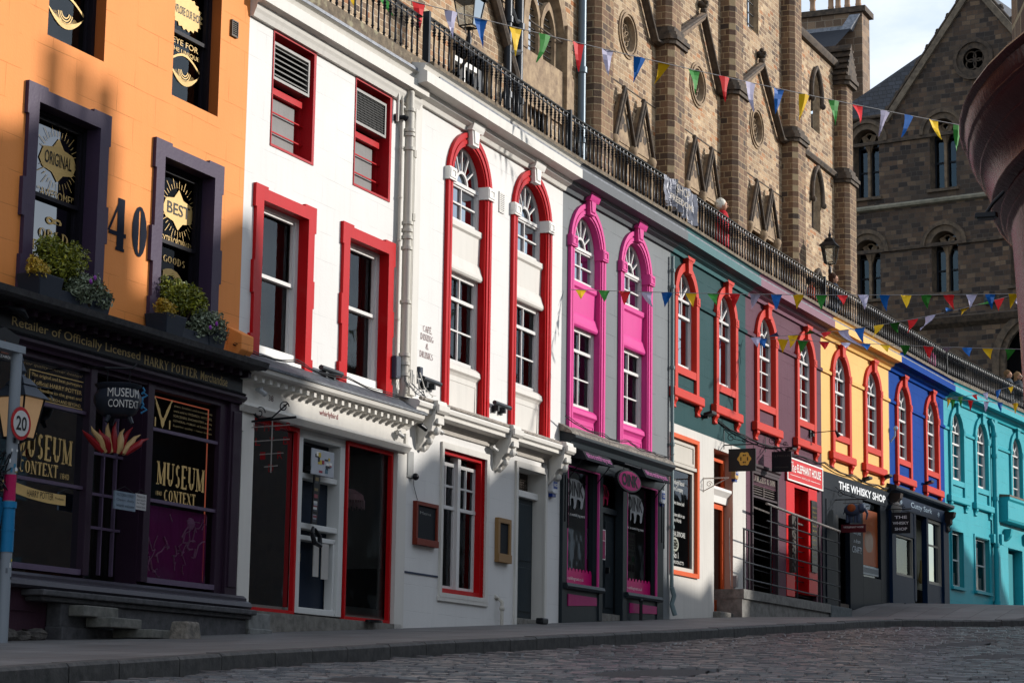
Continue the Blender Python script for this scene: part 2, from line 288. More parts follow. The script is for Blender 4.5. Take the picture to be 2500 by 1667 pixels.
# serif capitals drawn as strokes: (x0,y0,x1,y1,w) lines, 'c' arcs (cx,cy,rx,ry,a0,a1), serifs at marked points
def serif(s,u0,z0,u1,z1,p,mat,parent,name='lettering',th=.2,thin=.09,slant=0,dz=0):
    G={'A':(.9,[('l',.08,0,.45,1,thin),('l',.82,0,.45,1,th),('l',.22,.33,.68,.33,thin)],[(.08,0),(.82,0)]),
    'B':(.75,[('l',.15,0,.15,1,th),('c',.3,.76,.32,.24,-90,90),('c',.3,.27,.38,.27,-90,90),('l',.15,1,.32,1,thin),('l',.15,.52,.32,.52,thin),('l',.15,0,.32,0,thin)],[(.15,0),(.15,1)]),
    'C':(.85,[('c',.48,.5,.4,.5,50,310)],[]),'D':(.85,[('l',.15,0,.15,1,th),('c',.3,.5,.48,.5,-90,90),('l',.15,1,.35,1,thin),('l',.15,0,.35,0,thin)],[(.15,0),(.15,1)]),
    'E':(.72,[('l',.15,0,.15,1,th),('l',.15,.97,.62,.97,thin),('l',.15,.5,.5,.5,thin),('l',.15,.03,.65,.03,thin),('l',.62,.82,.62,1,thin),('l',.65,0,.65,.2,thin)],[(.15,0),(.15,1)]),
    'F':(.7,[('l',.15,0,.15,1,th),('l',.15,.97,.62,.97,thin),('l',.15,.5,.5,.5,thin),('l',.62,.82,.62,1,thin)],[(.15,0),(.15,1)]),
    'G':(.88,[('c',.48,.5,.4,.5,50,330),('l',.8,.05,.8,.42,th*.9)],[(.8,.42)]),'H':(.9,[('l',.17,0,.17,1,th),('l',.75,0,.75,1,th),('l',.17,.5,.75,.5,thin)],[(.17,0),(.17,1),(.75,0),(.75,1)]),
    'I':(.42,[('l',.21,0,.21,1,th)],[(.21,0),(.21,1)]),'J':(.6,[('l',.4,.2,.4,1,th),('c',.22,.2,.2,.2,180,360)],[(.4,1)]),
    'K':(.88,[('l',.15,0,.15,1,th),('l',.2,.45,.72,1,thin),('l',.35,.58,.78,0,th)],[(.15,0),(.15,1),(.78,0),(.72,1)]),
    'L':(.7,[('l',.15,0,.15,1,th),('l',.15,.03,.62,.03,thin),('l',.63,0,.63,.22,thin)],[(.15,0),(.15,1)]),
    'M':(1.1,[('l',.15,0,.15,1,thin),('l',.15,1,.53,.05,th),('l',.53,.05,.92,1,thin),('l',.92,0,.92,1,th)],[(.15,0),(.15,1),(.92,0),(.92,1)]),
    'N':(.92,[('l',.15,0,.15,1,thin),('l',.15,1,.77,0,th),('l',.77,0,.77,1,thin)],[(.15,0),(.15,1),(.77,1)]),
    'O':(.9,[('c',.45,.5,.4,.5,0,360)],[]),'P':(.75,[('l',.15,0,.15,1,th),('c',.3,.73,.36,.27,-90,90),('l',.15,1,.32,1,thin),('l',.15,.47,.32,.47,thin)],[(.15,0),(.15,1)]),
    'R':(.85,[('l',.15,0,.15,1,th),('c',.3,.75,.34,.25,-90,90),('l',.15,1,.32,1,thin),('l',.15,.5,.32,.5,thin),('l',.4,.5,.74,0,th)],[(.15,0),(.15,1),(.74,0)]),
    'S':(.7,[('c',.35,.74,.25,.26,30,270),('c',.35,.25,.28,.26,-150,90)],[]),'T':(.8,[('l',.4,0,.4,1,th),('l',.08,.97,.72,.97,thin),('l',.08,.78,.08,1,thin),('l',.72,.78,.72,1,thin)],[(.4,0)]),
    'U':(.9,[('l',.17,.3,.17,1,th),('c',.46,.3,.29,.3,180,360),('l',.75,.3,.75,1,thin)],[(.17,1),(.75,1)]),'V':(.88,[('l',.1,1,.44,0,th),('l',.78,1,.44,0,thin)],[(.1,1),(.78,1)]),
    'X':(.85,[('l',.1,1,.72,0,th),('l',.72,1,.1,0,thin)],[(.1,0),(.72,0),(.1,1),(.72,1)]),'Y':(.85,[('l',.42,0,.42,.45,th),('l',.08,1,.42,.45,th),('l',.78,1,.42,.45,thin)],[(.42,0),(.08,1),(.78,1)]),
    '&':(.95,[('c',.42,.77,.2,.22,0,360),('c',.38,.27,.3,.28,60,330),('l',.3,.65,.85,0,th)],[]),'.':(.3,[('l',.12,0,.12,.13,th*.8)],[]),',':(.3,[('l',.15,.12,.08,-.15,th*.6)],[]),' ':(.4,[],[]),
    '4':(.8,[('l',.52,0,.52,1,th),('l',.5,1,.06,.33,thin),('l',.06,.31,.74,.31,thin)],[(.52,0)]),'0':(.75,[('c',.37,.5,.3,.5,0,360)],[]),'É':None}
    G['É']=(G['E'][0],G['E'][1]+[('l',.3,1.08,.5,1.25,thin)],G['E'][2])
    quads=[]; x=0
    for ch in s:
        if ch not in G: ch=' '
        wd,st,se=G[ch]
        for q in st:
            if q[0]=='l':
                _,a,b,c,d,w_=q; dx,dy=c-a,d-b
                if abs(dx)>=abs(dy)*2: e=(0,w_/2)   # horizontal-ish
                else: e=(w_/2,0)
                quads.append([(x+a-e[0],b-e[1]),(x+a+e[0],b+e[1]) if e[1] else (x+a+e[0],b),(x+c+e[0],d+e[1]) if e[1] else (x+c+e[0],d),(x+c-e[0],d-e[1])])
                if e[1]: quads[-1]=[(x+a,b-e[1]),(x+a,b+e[1]),(x+c,d+e[1]),(x+c,d-e[1])]
            else:
                _,cx,cy,rx,ry,a0,a1=q; n=max(6,int((a1-a0)/24))
                for i in range(n):
                    t0,t1=R(a0+(a1-a0)*i/n),R(a0+(a1-a0)*(i+1)/n)
                    w0=thin*.5+(th-thin)*.5*abs(math.cos(t0)); w1=thin*.5+(th-thin)*.5*abs(math.cos(t1))
                    P=lambda t,e:(x+cx+(rx-th/2+e)*math.cos(t),cy+(ry-thin/2+e*.6)*math.sin(t))
                    quads.append([P(t0,-w0),P(t0,w0),P(t1,w1),P(t1,-w1)])
        for a,b in se:
            h=.045; y0=b if b<.5 else b-h*1.3
            quads.append([(x+a-.17,y0),(x+a+.17,y0),(x+a+.17,y0+h*1.3),(x+a-.17,y0+h*1.3)])
        x+=wd+.1
    x-=.1; mb=MB()
    for j,q in enumerate(quads):
        e=.0004*(j%4)
        mb.face(*[(u0+(a/x)*(u1-u0)+b*slant,p+e,z0+b*(z1-z0)+dz*(a/x)) for a,b in q])
    return obj(name,mb,mat,parent,raw=True)
# ------------------------------------------------------------------ facade vocabulary
def rectpts(u0,u1,z0,z1): return [(u0,z0),(u0,z1),(u1,z1),(u1,z0)]
def archpts(uc,hw,z0,zs,n=18,pointed=0):
    a=[(uc-hw,z0),(uc-hw,zs)]
    if pointed:
        rr=hw*(1+pointed)
        for i in range(1,n):
            t=i/n
            # two arcs meeting at apex
            if t<=.5:
                cx=uc-hw+rr; amax=math.acos((rr-hw)/rr); an=amax*(t*2); a.append((cx-rr*math.cos(an),zs+rr*math.sin(an)))
            else:
                cx=uc+hw-rr; amax=math.acos((rr-hw)/rr); an=amax*(2-t*2); a.append((cx+rr*math.cos(an),zs+rr*math.sin(an)))
    else:
        for i in range(1,n): t=math.pi*i/n; a.append((uc-hw*math.cos(t),zs+hw*math.sin(t)))
    return a+[(uc+hw,zs),(uc+hw,z0)]
def ring(mb,outer,inner,p0,p1,closed=False):
    mb.strip(outer,p1,inner,p1,closed); mb.strip(outer,p0,outer,p1,closed); mb.strip(inner,p1,inner,p0,closed); return mb
def walls(k,label,u0,u1,z0a,z0b,z1,holes,mat,name,depth=1.6,floors=(4.3,)):
    root=thing(name,label,'house',k)
    mb=MB(); mb.holed([(u0,z0a),(u0,z1),(u1,z1),(u1,z0b)],holes,0)
    mb.face((u0,0,z0a),(u0,-depth,z0a),(u0,-depth,z1),(u0,0,z1)); mb.face((u1,0,z0b),(u1,-depth,z0b),(u1,-depth,z1),(u1,0,z1))
    mb.face((u0,0,z1),(u1,0,z1),(u1,-depth,z1),(u0,-depth,z1))
    obj('wall',mb,mat,root)
    mi=MB(); mi.face((u0+.02,-depth+.01,z0a-.3),(u1-.02,-depth+.01,z0a-.3),(u1-.02,-depth+.01,z1-.02),(u0+.02,-depth+.01,z1-.02))
    for z in floors: mi.box(u0+.02,u1-.02,-depth+.02,-.26,z-.12,z)
    mi.face((u0+.03,-.02,z0a-.3),(u0+.03,-depth,z0a-.3),(u0+.03,-depth,z1),(u0+.03,-.02,z1)); mi.face((u1-.03,-.02,z0a-.3),(u1-.03,-depth,z0a-.3),(u1-.03,-depth,z1),(u1-.03,-.02,z1))
    obj('room_interior',mi,DARKIN,root)
    return root
def cornice(root,u0,u1,p,mat,z=8.66,shade=None,uo0=0,uo1=0):
    mb=MB(); mb.prof([(-.02,z-.16),(.05,z-.16),(.07,z-.1),(p*.45,z-.06),(p*.52,z+.0),(p-.03,z+.02),(p,z+.02),(p,z+.17),(p-.06,z+.20),(p-.03,z+.26),(p+.02,z+.28),(-.02,z+.34)],u0-uo0,u1+uo1)
    return obj('cornice',mb,mat,root)
def sashbars(mb,u0,u1,z0,z1,p,cols,rows,t=.03,fr=.06,d=.04):
    ring(mb,rectpts(u0,u1,z0,z1)+[],rectpts(u0+fr,u1-fr,z0+fr,z1-fr),p-d,p,True)
    for i in range(1,cols): x=u0+(u1-u0)*i/cols; mb.box(x-t/2,x+t/2,p-d*.8,p-.003,z0+fr,z1-fr)
    for i in range(1,rows): z=z0+(z1-z0)*i/rows; mb.box(u0+fr,u1-fr,p-d*.8,p-.005,z-t/2,z+t/2)
def sashwin(root,u0,u1,z0,z1,zm,dp,revmat,sash=SASH,glass=None,curtain=None,cols=1,rowsu=1,rowsl=1,sill=None,box=.07):
    wn=MB(); wn.strip(rectpts(u0,u1,z0,z1),0,rectpts(u0,u1,z0,z1),-dp-.12,True); wroot=obj('window',wn,revmat,root)
    fr=MB(); ring(fr,rectpts(u0,u1,z0,z1),rectpts(u0+box,u1-box,z0+.05,z1-.05),-dp-.1,-dp,True); obj('frame',fr,sash,wroot)
    a=MB(); sashbars(a,u0+box-.01,u1-box+.01,zm-.02,z1-.04,-dp-.02,cols,rowsu,fr=.045); sashbars(a,u0+box-.01,u1-box+.01,z0+.04,zm+.03,-dp-.055,cols,rowsl,fr=.05,d=.035); obj('sash',a,sash,wroot)
    g=MB(); g.face((u0+.02,-dp-.085,z0+.02),(u1-.02,-dp-.085,z0+.02),(u1-.02,-dp-.085,z1-.02),(u0+.02,-dp-.085,z1-.02)); obj('pane',g,glass or GLASS,wroot)
    if sill: s=MB(); s.prof([(-dp-.05,z0+.06),(sill,z0+.015),(sill,z0-.05),(-dp,z0-.05)],u0,u1); obj('sill',s,WHITE,wroot)
    if curtain:
        cm,fl,frr=curtain; c=MB(); n=14
        for (a0,a1) in ((u0+.03,u0+.03+(u1-u0)*fl),(u1-.03-(u1-u0)*frr,u1-.03)):
            if a1-a0<.05: continue
            for i in range(n): x=a0+(a1-a0)*i/n; y=a0+(a1-a0)*(i+1)/n; e=-dp-.25-.03*(i%2); e2=-dp-.25-.03*((i+1)%2); c.face((x,e,z0),(y,e2,z0),(y,e2,z1),(x,e,z1))
        obj('curtain',c,cm,wroot)
    return wroot
def keystone(root,uc,zb,zt,p,mat,wb=.11,wt=.15,inner=.03):
    m=MB(); m.hexa([(uc-wb,0,zb),(uc+wb,0,zb),(uc+wt,0,zt),(uc-wt,0,zt)],[(uc-wb,p,zb),(uc+wb,p,zb),(uc+wt,p,zt),(uc-wt,p,zt)])
    m.hexa([(uc-wb+inner,p,zb+inner),(uc+wb-inner,p,zb+inner),(uc+wt-inner,p,zt-.03),(uc-wt+inner,p,zt-.03)],[(uc-wb+inner*1.6,p+.02,zb+inner*1.6),(uc+wb-inner*1.6,p+.02,zb+inner*1.6),(uc+wt-inner*1.6,p+.02,zt-.05),(uc-wt+inner*1.6,p+.02,zt-.05)])
    return obj('keystone',m,mat,root,bevel=.006)
def impost(mb,u0,u1,z0,z1,p):
    mb.box(u0,u1,-.12,p,z0,z1); ring(mb,rectpts(u0+.02,u1-.02,z0+.03,z1-.02),rectpts(u0+.06,u1-.06,z0+.06,z1-.05),p-.002,p+.012,True)
def fanlight(mb,uc,hw,zs,p,spokes=(35,63,90,117,145),r1=.38,fr=.05,t=.022):
    o=archpts(uc,hw,zs,zs+.001); i_=archpts(uc,hw-fr,zs,zs+.001); ring(mb,o,i_,p-.05,p)
    a=[(uc-hw*r1*math.cos(math.pi*k/12),zs+hw*r1*math.sin(math.pi*k/12)) for k in range(13)]
    b=[(uc-hw*(r1-.07)*math.cos(math.pi*k/12),zs+hw*(r1-.07)*math.sin(math.pi*k/12)) for k in range(13)]
    ring(mb,a,b,p-.035,p-.006)
    for s in spokes:
        c,s2=math.cos(R(s)),math.sin(R(s)); x0,z0=uc+hw*r1*c,zs+hw*r1*s2; x1,z1=uc+(hw-fr*.6)*c,zs+(hw-fr*.6)*s2; e=(-s2*t/2,c*t/2)
        mb.hexa([(x0-e[0],p-.035,z0-e[1]),(x0+e[0],p-.035,z0+e[1]),(x1+e[0],p-.035,z1+e[1]),(x1-e[0],p-.035,z1-e[1])],[(x0-e[0],p-.008,z0-e[1]),(x0+e[0],p-.008,z0+e[1]),(x1+e[0],p-.008,z1+e[1]),(x1-e[0],p-.008,z1-e[1])])
def panepoly(pts,p):
    g=MB(); g.holed(pts,[],p); return g
def shoproom(root,u0,u1,z0,z1,d,mat=None,fl=None):
    m=MB(); m.face((u0,-d,z0),(u1,-d,z0),(u1,-d,z1),(u0,-d,z1)); m.face((u0,-.12,z0),(u0,-d,z0),(u0,-d,z1),(u0,-.12,z1)); m.face((u1,-.12,z0),(u1,-d,z0),(u1,-d,z1),(u1,-.12,z1))
    m.face((u0,-.02,z1),(u1,-.02,z1),(u1,-d,z1),(u0,-d,z1)); fl=fl or z0; m.box(u0,u1,-d,-.02,fl-.5,fl); obj('shop_interior',m,mat or paint('#544b44',.85,bump=0,dirt=.5),root)
# ================================================================== ORANGE HOUSE
ORANGE=paint('#dc8947',.6,joints=1,bump=.35,dirt=.18); PURP=paint('#3e3044',.42,bump=.35,dirt=.3); DPURP=paint('#2c1d2b',.38,bump=.2,dirt=.3); DKPAINT=paint('#191a1f',.4,bump=.2,dirt=.2)
OW=[(.52,1.64),(2.94,4.03)]; OU=[(.65,1.70),(3.08,4.10)]
holes=[rectpts(a,b,4.22,6.18) for a,b in OW]+[rectpts(a,b,6.94,9.2) for a,b in OU]
rt=walls('or','orange painted house with a dark purple shopfront and the number 40 between its purple framed windows','',-0.0,0,0,0,[],ORANGE,'x') if 0 else None
def mkwalls(name,label,k,u0,u1,z0a,z0b,z1,holes,mat,depth=1.7,floors=(4.2,)):
    rt=walls(k,label,u0,u1,z0a,z0b,z1,holes,mat,name,depth,floors); rt.name=name; return rt
OH=mkwalls('orange_house','orange painted house with number 40 between purple framed windows over a dark purple shopfront','or',-3.2,4.77,3.9,3.9,10.6,holes,ORANGE)
PIN=paint('#16131a',.5,bump=.1)
for a,b in OU:
    w_=sashwin(OH,a,b,6.94,9.2,7.79,.13,paint('#a05a2a',.6,dirt=.2),sash=PIN,box=.06)
for a,b in OW:
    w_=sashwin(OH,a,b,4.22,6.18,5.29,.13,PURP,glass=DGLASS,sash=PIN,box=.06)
    s=MB(); o=[(a-.2,4.2),(a-.2,4.55),(a-.17,4.55),(a-.17,4.95),(a-.22,4.95),(a-.22,5.35),(a-.17,5.35),(a-.17,6.02),(a-.2,6.02),(a-.2,6.36),(a+.14,6.36),(a+.14,6.33),(b-.14,6.33),(b-.14,6.36),(b+.2,6.36),(b+.2,6.02),(b+.17,6.02),(b+.17,5.35),(b+.21,5.35),(b+.21,4.95),(b+.17,4.95),(b+.17,4.2)]
    i_=[(a,4.2),(a,6.18),(b,6.18),(b,4.2)]; s.holed(o+[(b,4.2),(b,6.18),(a,6.18),(a,4.2)],[],.045)
    for q,r_ in zip(o,o[1:]): s.face((q[0],.045,q[1]),(r_[0],.045,r_[1]),(r_[0],-.01,r_[1]),(q[0],-.01,q[1]))
    s.strip(i_,.045,i_,0); obj('surround',s,PURP,w_)
    # gilded window lettering
win=OH.children
def gild(s,u0,z0,u1,z1,par,**k): return text(s,u0,z0,u1,z1,-.205,GOLD,par,**k)
lw=[o for o in OH.children if o.name.startswith('window')]
U1,U2,L1,L2=lw
def badge(cu,cz,w2,h2,par,word,under):
    p=-.205; mb=MB(); mb.holed([(cu-w2,cz-.04),(cu-w2*.8,cz+.1),(cu-.1,cz+.13),(cu,cz+h2),(cu+.1,cz+.13),(cu+w2*.8,cz+.1),(cu+w2,cz),(cu+w2*.8,cz-.12),(cu+.1,cz-.15),(cu,cz-h2),(cu-.1,cz-.15),(cu-w2*.8,cz-.12)],[],p)
    for i in range(36):
        a=2*math.pi*i/36
        if abs(math.cos(a))<.96:
            r0,r1=.78,1.18; c,s=math.cos(a),math.sin(a); k0=w2*1.05; k1=h2*1.35; k=1 if i%2 else .82
            e=.004; mb.face((cu+k0*r0*c+e*s,p,cz+k1*r0*s-e*c),(cu+k0*r0*c-e*s,p,cz+k1*r0*s+e*c),(cu+k0*r1*k*c-e*s,p,cz+k1*r1*k*s+e*c),(cu+k0*r1*k*c+e*s,p,cz+k1*r1*k*s-e*c))
    obj('gilt_badge',mb,GOLD,par,raw=True)
    text(word,cu-w2*.72,cz-.07,cu+w2*.72,cz+.07,p+.004,flat('#1a1917'),par,bold=.01)
    text(under,cu-w2*1.0,cz-h2-.19,cu+w2*1.0,cz-h2-.10,p,GOLD,par,arc=.0)
badge(1.24,5.75,.34,.24,L1,'ORIGINAL','“AWESOME!”'); badge(3.65,5.73,.34,.24,L2,'BEST','EXTRAORDINARY!')
gild('∞',1.08,5.04,1.36,5.12,L1,bold=.02)
serif('WORLD',.88,4.87,1.50,4.98,-.205,GOLD,L1); serif('FAMOUS',.86,4.72,1.54,4.83,-.205,GOLD,L1); serif('DME',.86,4.58,1.3,4.68,-.205,GOLD,L1)
serif('GOODS',3.36,5.08,3.84,5.16,-.205,GOLD,L2); gild('2',3.36,4.64,3.82,5.02,L2,bold=.03)
def eye(cu,cz,w2,par):
    p=-.205; mb=MB(); n=20
    up=[(cu-w2+2*w2*i/n,cz+.13*math.sin(math.pi*i/n)) for i in range(n+1)]; lo=[(cu-w2+2*w2*i/n,cz-.2*math.sin(math.pi*i/n)**.8) for i in range(n+1)]
    lo2=[(x,cz-.13*math.sin(math.pi*i/n)**.8) for i,(x,z) in enumerate(lo)]
    mb.strip(lo,p,lo2,p); mb.strip([(x,z+.05) for x,z in up],p,[(x,z+.02) for x,z in up],p)
    for rr in (.14,.11,.08):
        a=[(cu+rr*math.cos(R(t)),cz-.01+rr*math.sin(R(t))) for t in range(190,351,16)]; b=[(cu+(rr-.014)*math.cos(R(t)),cz-.01+(rr-.014)*math.sin(R(t))) for t in range(190,351,16)]; mb.strip(a,p,b,p)
    for i in range(26):
        t=R(200+i*5.5); c,s=math.cos(t),math.sin(t); mb.face((cu+.17*c-.004,p,cz+.17*s*.8),(cu+.17*c+.004,p,cz+.17*s*.8),(cu+.26*c+.004,p,cz+.2*s),(cu+.26*c-.004,p,cz+.2*s))
    obj('gilt_eye',mb,GOLD,par,raw=True)
eye(1.24,7.40,.34,U1); eye(3.66,7.42,.33,U2)
gild('EYE FOR',3.38,7.68,3.94,7.75,U2); gild('THE UNIQUE',3.34,7.58,3.97,7.64,U2)
sb=MB(); st=[]
for i in range(40):
    t=2*math.pi*i/40; r_=1 if i%2 else .86; st.append((3.66+.36*r_*math.cos(t),8.1+.22*r_*math.sin(t)))
sb.holed(st,[],-.205); obj('gilt_star',sb,GOLD,U2,raw=True); text('EXPLORE OUR SHOP',3.36,8.05,3.96,8.15,-.20,flat('#22303c'),U2)
# house number 40
serif('40',1.90,4.94,2.72,5.52,.006,paint('#20242f',.7,dirt=.1,bump=.1,spec=.02),OH,'house_number',th=.27,thin=.08)
o=[c for c in OH.children if c.name.startswith('house_number')][0]
# corbel block at the right end, vent
m=MB(); m.prof([(0,4.02),(.03,4.02),(.2,4.22),(.2,4.4),(0,4.5)],4.5,4.78); obj('corbel',m,ORANGE,OH,bevel=.01)
m=MB(); ring(m,rectpts(4.31,4.46,8.0,8.2),rectpts(4.325,4.445,8.015,8.185),0,.03,True); m.face((4.32,.004,8.01),(4.45,.004,8.01),(4.45,.004,8.19),(4.32,.004,8.19))
for i in range(7): m.box(4.325,4.445,.01,.022,8.02+i*.024,8.03+i*.024)
obj('air_vent',m,flat('#4a4238'),OH)
# --- shopfront
SF=thing('shopfront','','' ,'or'); SF.parent=OH; SF.matrix_world=frame('or')
for k_ in ('label','category'): 
    if k_ in SF: del SF[k_]
m=MB(); m.prof([(0,3.94),(.06,3.94),(.1,3.98),(.34,4.0),(.36,3.99),(.40,4.02),(.42,4.08),(.0,4.2)],-3.1,4.80); obj('cornice',m,stone('dark_cornice','#1c1b1e','#3a393a',14,.7,.4),SF)
m=MB(); m.prof([(0,3.68),(.10,3.68),(.13,3.72),(.07,3.75),(.07,3.94),(0,3.96)],-3.1,4.78); obj('fascia',m,DKPAINT,SF)
m=MB()
for i in range(30): x=-1.55+i*.215; m.box(x,x+.07,.06,.2,3.945-.035,3.985)
obj('dentils',m,DPURP,SF)
m=MB(); m.prof([(0,3.60),(.09,3.60),(.10,3.63),(.14,3.66),(.14,3.69),(.1,3.70),(0,3.71)],-3.1,4.78); obj('moulding',m,DPURP,SF)
GT=flat('#a8925f',.5,.2)
text('Retailer of Officially Licensed',.20,3.765,2.55,3.885,.074,GT,SF,bold=.004); serif('HARRY POTTER',2.63,3.765,3.75,3.865,.074,GT,SF); text('Merchandise',3.82,3.765,4.42,3.87,.074,GT,SF,bold=.004)
# pilasters, mullions, rails, glass
m=MB()
m.box(4.55,4.82,-.15,.06,1.30,3.6); m.box(4.6,4.77,.06,.075,1.45,3.5); m.box(-.05,.06,-.1,.05,1.35,3.6); m.box(-3.1,-1.3,-.15,.05,1.35,3.6)
m.box(1.68,1.80,-.1,.04,1.4,3.6); m.box(2.80,2.93,-.1,.04,1.4,3.6); m.box(4.38,4.55,-.15,.02,1.35,3.6)
m.box(-1.3,-.05,-.1,.03,3.54,3.6); m.box(.06,1.68,-.1,.03,3.53,3.6); m.box(1.8,2.8,-.1,.03,3.55,3.6); m.box(2.93,4.38,-.1,.03,3.53,3.6)
obj('frame',m,DPURP,SF,bevel=.006)
m=MB()
for a,b in ((.06,1.68),(2.93,4.38),(-1.3,-.05)):
    for z in (3.10,2.31): m.box(a,b,-.05,.0,z-.018,z+.018)
    m.box(a,b,-.08,.02,1.40,1.46)
for z in (2.75,2.31,1.95): m.box(1.8,2.8,-.28,-.24,z-.015,z+.015)
for x in (2.1,2.42,2.66): m.box(x-.012,x+.012,-.28,-.24,1.45,3.5)
obj('glazing_bars',m,flat('#5a4c60',.4),SF)
g=MB(); g.face((.0,-.04,1.4),(1.7,-.04,1.4),(1.7,-.04,3.58),(.0,-.04,3.58)); g.face((2.9,-.04,1.4),(4.4,-.04,1.4),(4.4,-.04,3.58),(2.9,-.04,3.58)); g.face((1.8,-.29,1.4),(2.8,-.29,1.4),(2.8,-.29,3.58),(1.8,-.29,3.58)); g.face((-1.3,-.04,1.4),(0,-.04,1.4),(0,-.04,3.58),(-1.3,-.04,3.58))
obj('pane',g,GLASS,SF)
# salmon neon-like trim strips inside the windows, doorway cheeks
m=MB()
for a,b in ((.1,1.64),(3.0,4.32)): m.box(a,b,-.11,-.1,3.48,3.492); m.box(b-.012,b,-.11,-.1,1.5 if a<1 else 1.5,3.48)
obj('trim_light',m,flat('#c26248',.5,emit=.35),SF)
m=MB(); m.box(1.78,1.82,-.3,-.02,1.35,3.6); m.box(2.78,2.82,-.3,-.02,1.35,3.6); obj('doorway_cheek',m,DPURP,SF)
# stepped sill, plinth
m=MB(); m.prof([(-.15,1.38),(.10,1.36),(.14,1.33),(.14,1.30),(.2,1.28),(.22,1.23),(.19,1.20),(-.1,1.20)],-3.1,4.92); obj('sill',m,paint('#37343c',.35,dirt=.4),SF)
m=MB(); m.face((-3.1,.08,.3),(4.88,.08,.9),(4.88,.08,1.22),(-3.1,.08,1.22)); m.face((4.88,.08,.85),(4.88,.08,1.22),(4.88,-.5,1.22),(4.88,-.5,.85)); m.box(-3.1,.8,.08,.1,.98,1.0); m.face((-3.1,.08,1.22),(4.88,.08,1.22),(4.88,-.4,1.22),(-3.1,-.4,1.22)); obj('plinth',m,paint('#3a2530',.55,dirt=.5,bump=.6),SF)
# window content: gilt lettering, boards, displays
P_=-.03
def gs(*a,**k): return serif(*a,P_,GOLD,SF,**k)
serif('MUSEUM',.50,2.54,1.50,2.80,P_,GOLD,SF,th=.24,dz=-.02); serif('CONTEXT',.58,2.37,1.26,2.50,P_,GOLD,SF,th=.24); text('1840',1.31,2.37,1.46,2.43,P_,GOLD,SF)
serif('MUSEUM',3.14,2.50,4.16,2.76,P_,GOLD,SF,th=.24); serif('CONTEXT',3.30,2.33,3.98,2.46,P_,GOLD,SF,th=.24); text('1840',3.14,2.38,3.26,2.43,P_,GOLD,SF)
m=MB(); n=12
top=[(.52+.9*i/n,2.26-.05*(i/n)-.02*math.sin(math.pi*i/n)) for i in range(n+1)]; m.strip(top,P_,[(x,z-.11) for x,z in top],P_); m.strip([(.3,2.27),(.52,2.20)],P_,[(.3,2.15),(.52,2.15)],P_); obj('ribbon',m,GOLD,SF,raw=True)
text('HARRY POTTER',.74,2.135,1.2,2.205,P_+.002,flat('#1a1712'),SF); text('Products',1.23,2.15,1.38,2.175,P_+.002,flat('#1a1712'),SF)
for i,t in enumerate(['The original and best purveyors','of official HARRY POTTER','merchandise to the great and','good of EDINBURGH AND BEYOND.']): text(t,.72,3.40-i*.072-.045,1.62,3.40-i*.072,P_,GOLD,SF)
text('superior quality – never beaten!',.4,3.455,1.62,3.495,P_,flat('#8a7450'),SF,shear=.3)
m=MB(); m.box(.68,1.64,P_-.002,P_,3.42,3.428); m.box(.68,1.64,P_-.002,P_,3.13,3.138); m.box(.68,.688,P_-.002,P_,3.13,3.42); obj('ruled_line',m,GOLD,SF)
text('8',.36,3.16,.62,3.44,P_,GOLD,SF,bold=.03)
for i,t in enumerate(['years, brushes and broomsticks','were sold to WIZARDS, WITCHES,','SORCERERS, ENCHANTERS and the','GENERAL PUBLIC of Edinburgh.','Superior quality – never beaten']): text(t,3.44,3.43-i*.056-.032,4.28,3.43-i*.056,P_,flat('#9a8456',.5),SF)
# open book / antlered emblem
m=MB()
for s in (-1,1):
    m.holed([(3.22+s*.01,3.24),(3.22+s*.13,3.42),(3.22+s*.16,3.40),(3.22+s*.05,3.22)],[],P_)
    for i in range(5): m.holed([(3.22+s*(.05+.025*i),3.30+.03*i),(3.22+s*(.075+.025*i),3.36+.03*i),(3.22+s*(.09+.025*i),3.33+.03*i)],[],P_+.001)
    m.box(3.22+s*.15-.012,3.22+s*.15+.012,P_-.002,P_,3.14,3.24)
m.holed([(3.17,3.25),(3.27,3.25),(3.25,3.17),(3.22,3.13),(3.19,3.17)],[],P_); obj('gilt_emblem',m,GOLD,SF,raw=True)
# magenta display at the foot of the right window (abstract foil figures)
m=MB(); m.face((2.96,-.1,1.47),(4.36,-.1,1.47),(4.36,-.1,2.27),(2.96,-.1,2.27)); obj('display_back',m,paint('#b03a8c',.35,bump=.8,scale=2,dirt=.9),SF)
m=MB(); rr=random.Random(4)
for i in range(26):
    x=3.02+1.28*rr.random(); z=1.5+.7*rr.random(); pts=[(x,-.085,z)]
    for j in range(5): x+=rr.uniform(-.06,.07); z+=rr.uniform(-.02,.09)*(1 if i%3 else -1); pts.append((min(4.33,max(3,x)),-.085,min(2.25,max(1.49,z))))
    m.tube(pts,.005+.006*rr.random(),5)
m.lathe([(.0,0),(.05,.02),(.075,.08),(.05,.14),(0,.16)],4.0,-.12,12,2.05); obj('foil_figures',m,flat('#f0a8d4',.3,.0),SF,smooth=True)
m=MB(); m.poly([(.42,1.47),(1.02,1.47),(1.02,1.72),(.5,2.0),(.42,2.0)],-.14,-.1); obj('wooden_display',m,paint('#c09058',.6),SF)
m=MB(); m.lathe([(.02,.0),(.1,.02),(.11,.3),(.13,.4),(.06,.48),(.045,.52),(.07,.58),(.06,.66),(.0,.7)],1.25,-.3,12,1.47); obj('mannequin',m,paint('#6a80a8',.8),SF,smooth=True)
m=MB(); m.lathe([(.015,.4),(.015,.12),(.14,.04),(.15,0),(.02,.0)],3.1,-.3,12,2.80); m.lathe([(.015,.5),(.015,.12),(.12,.04),(.13,0),(.02,.0)],.85,-.4,12,2.85); obj('pendant_shade',m,flat('#3c3a3c',.3,.4),SF,smooth=True)
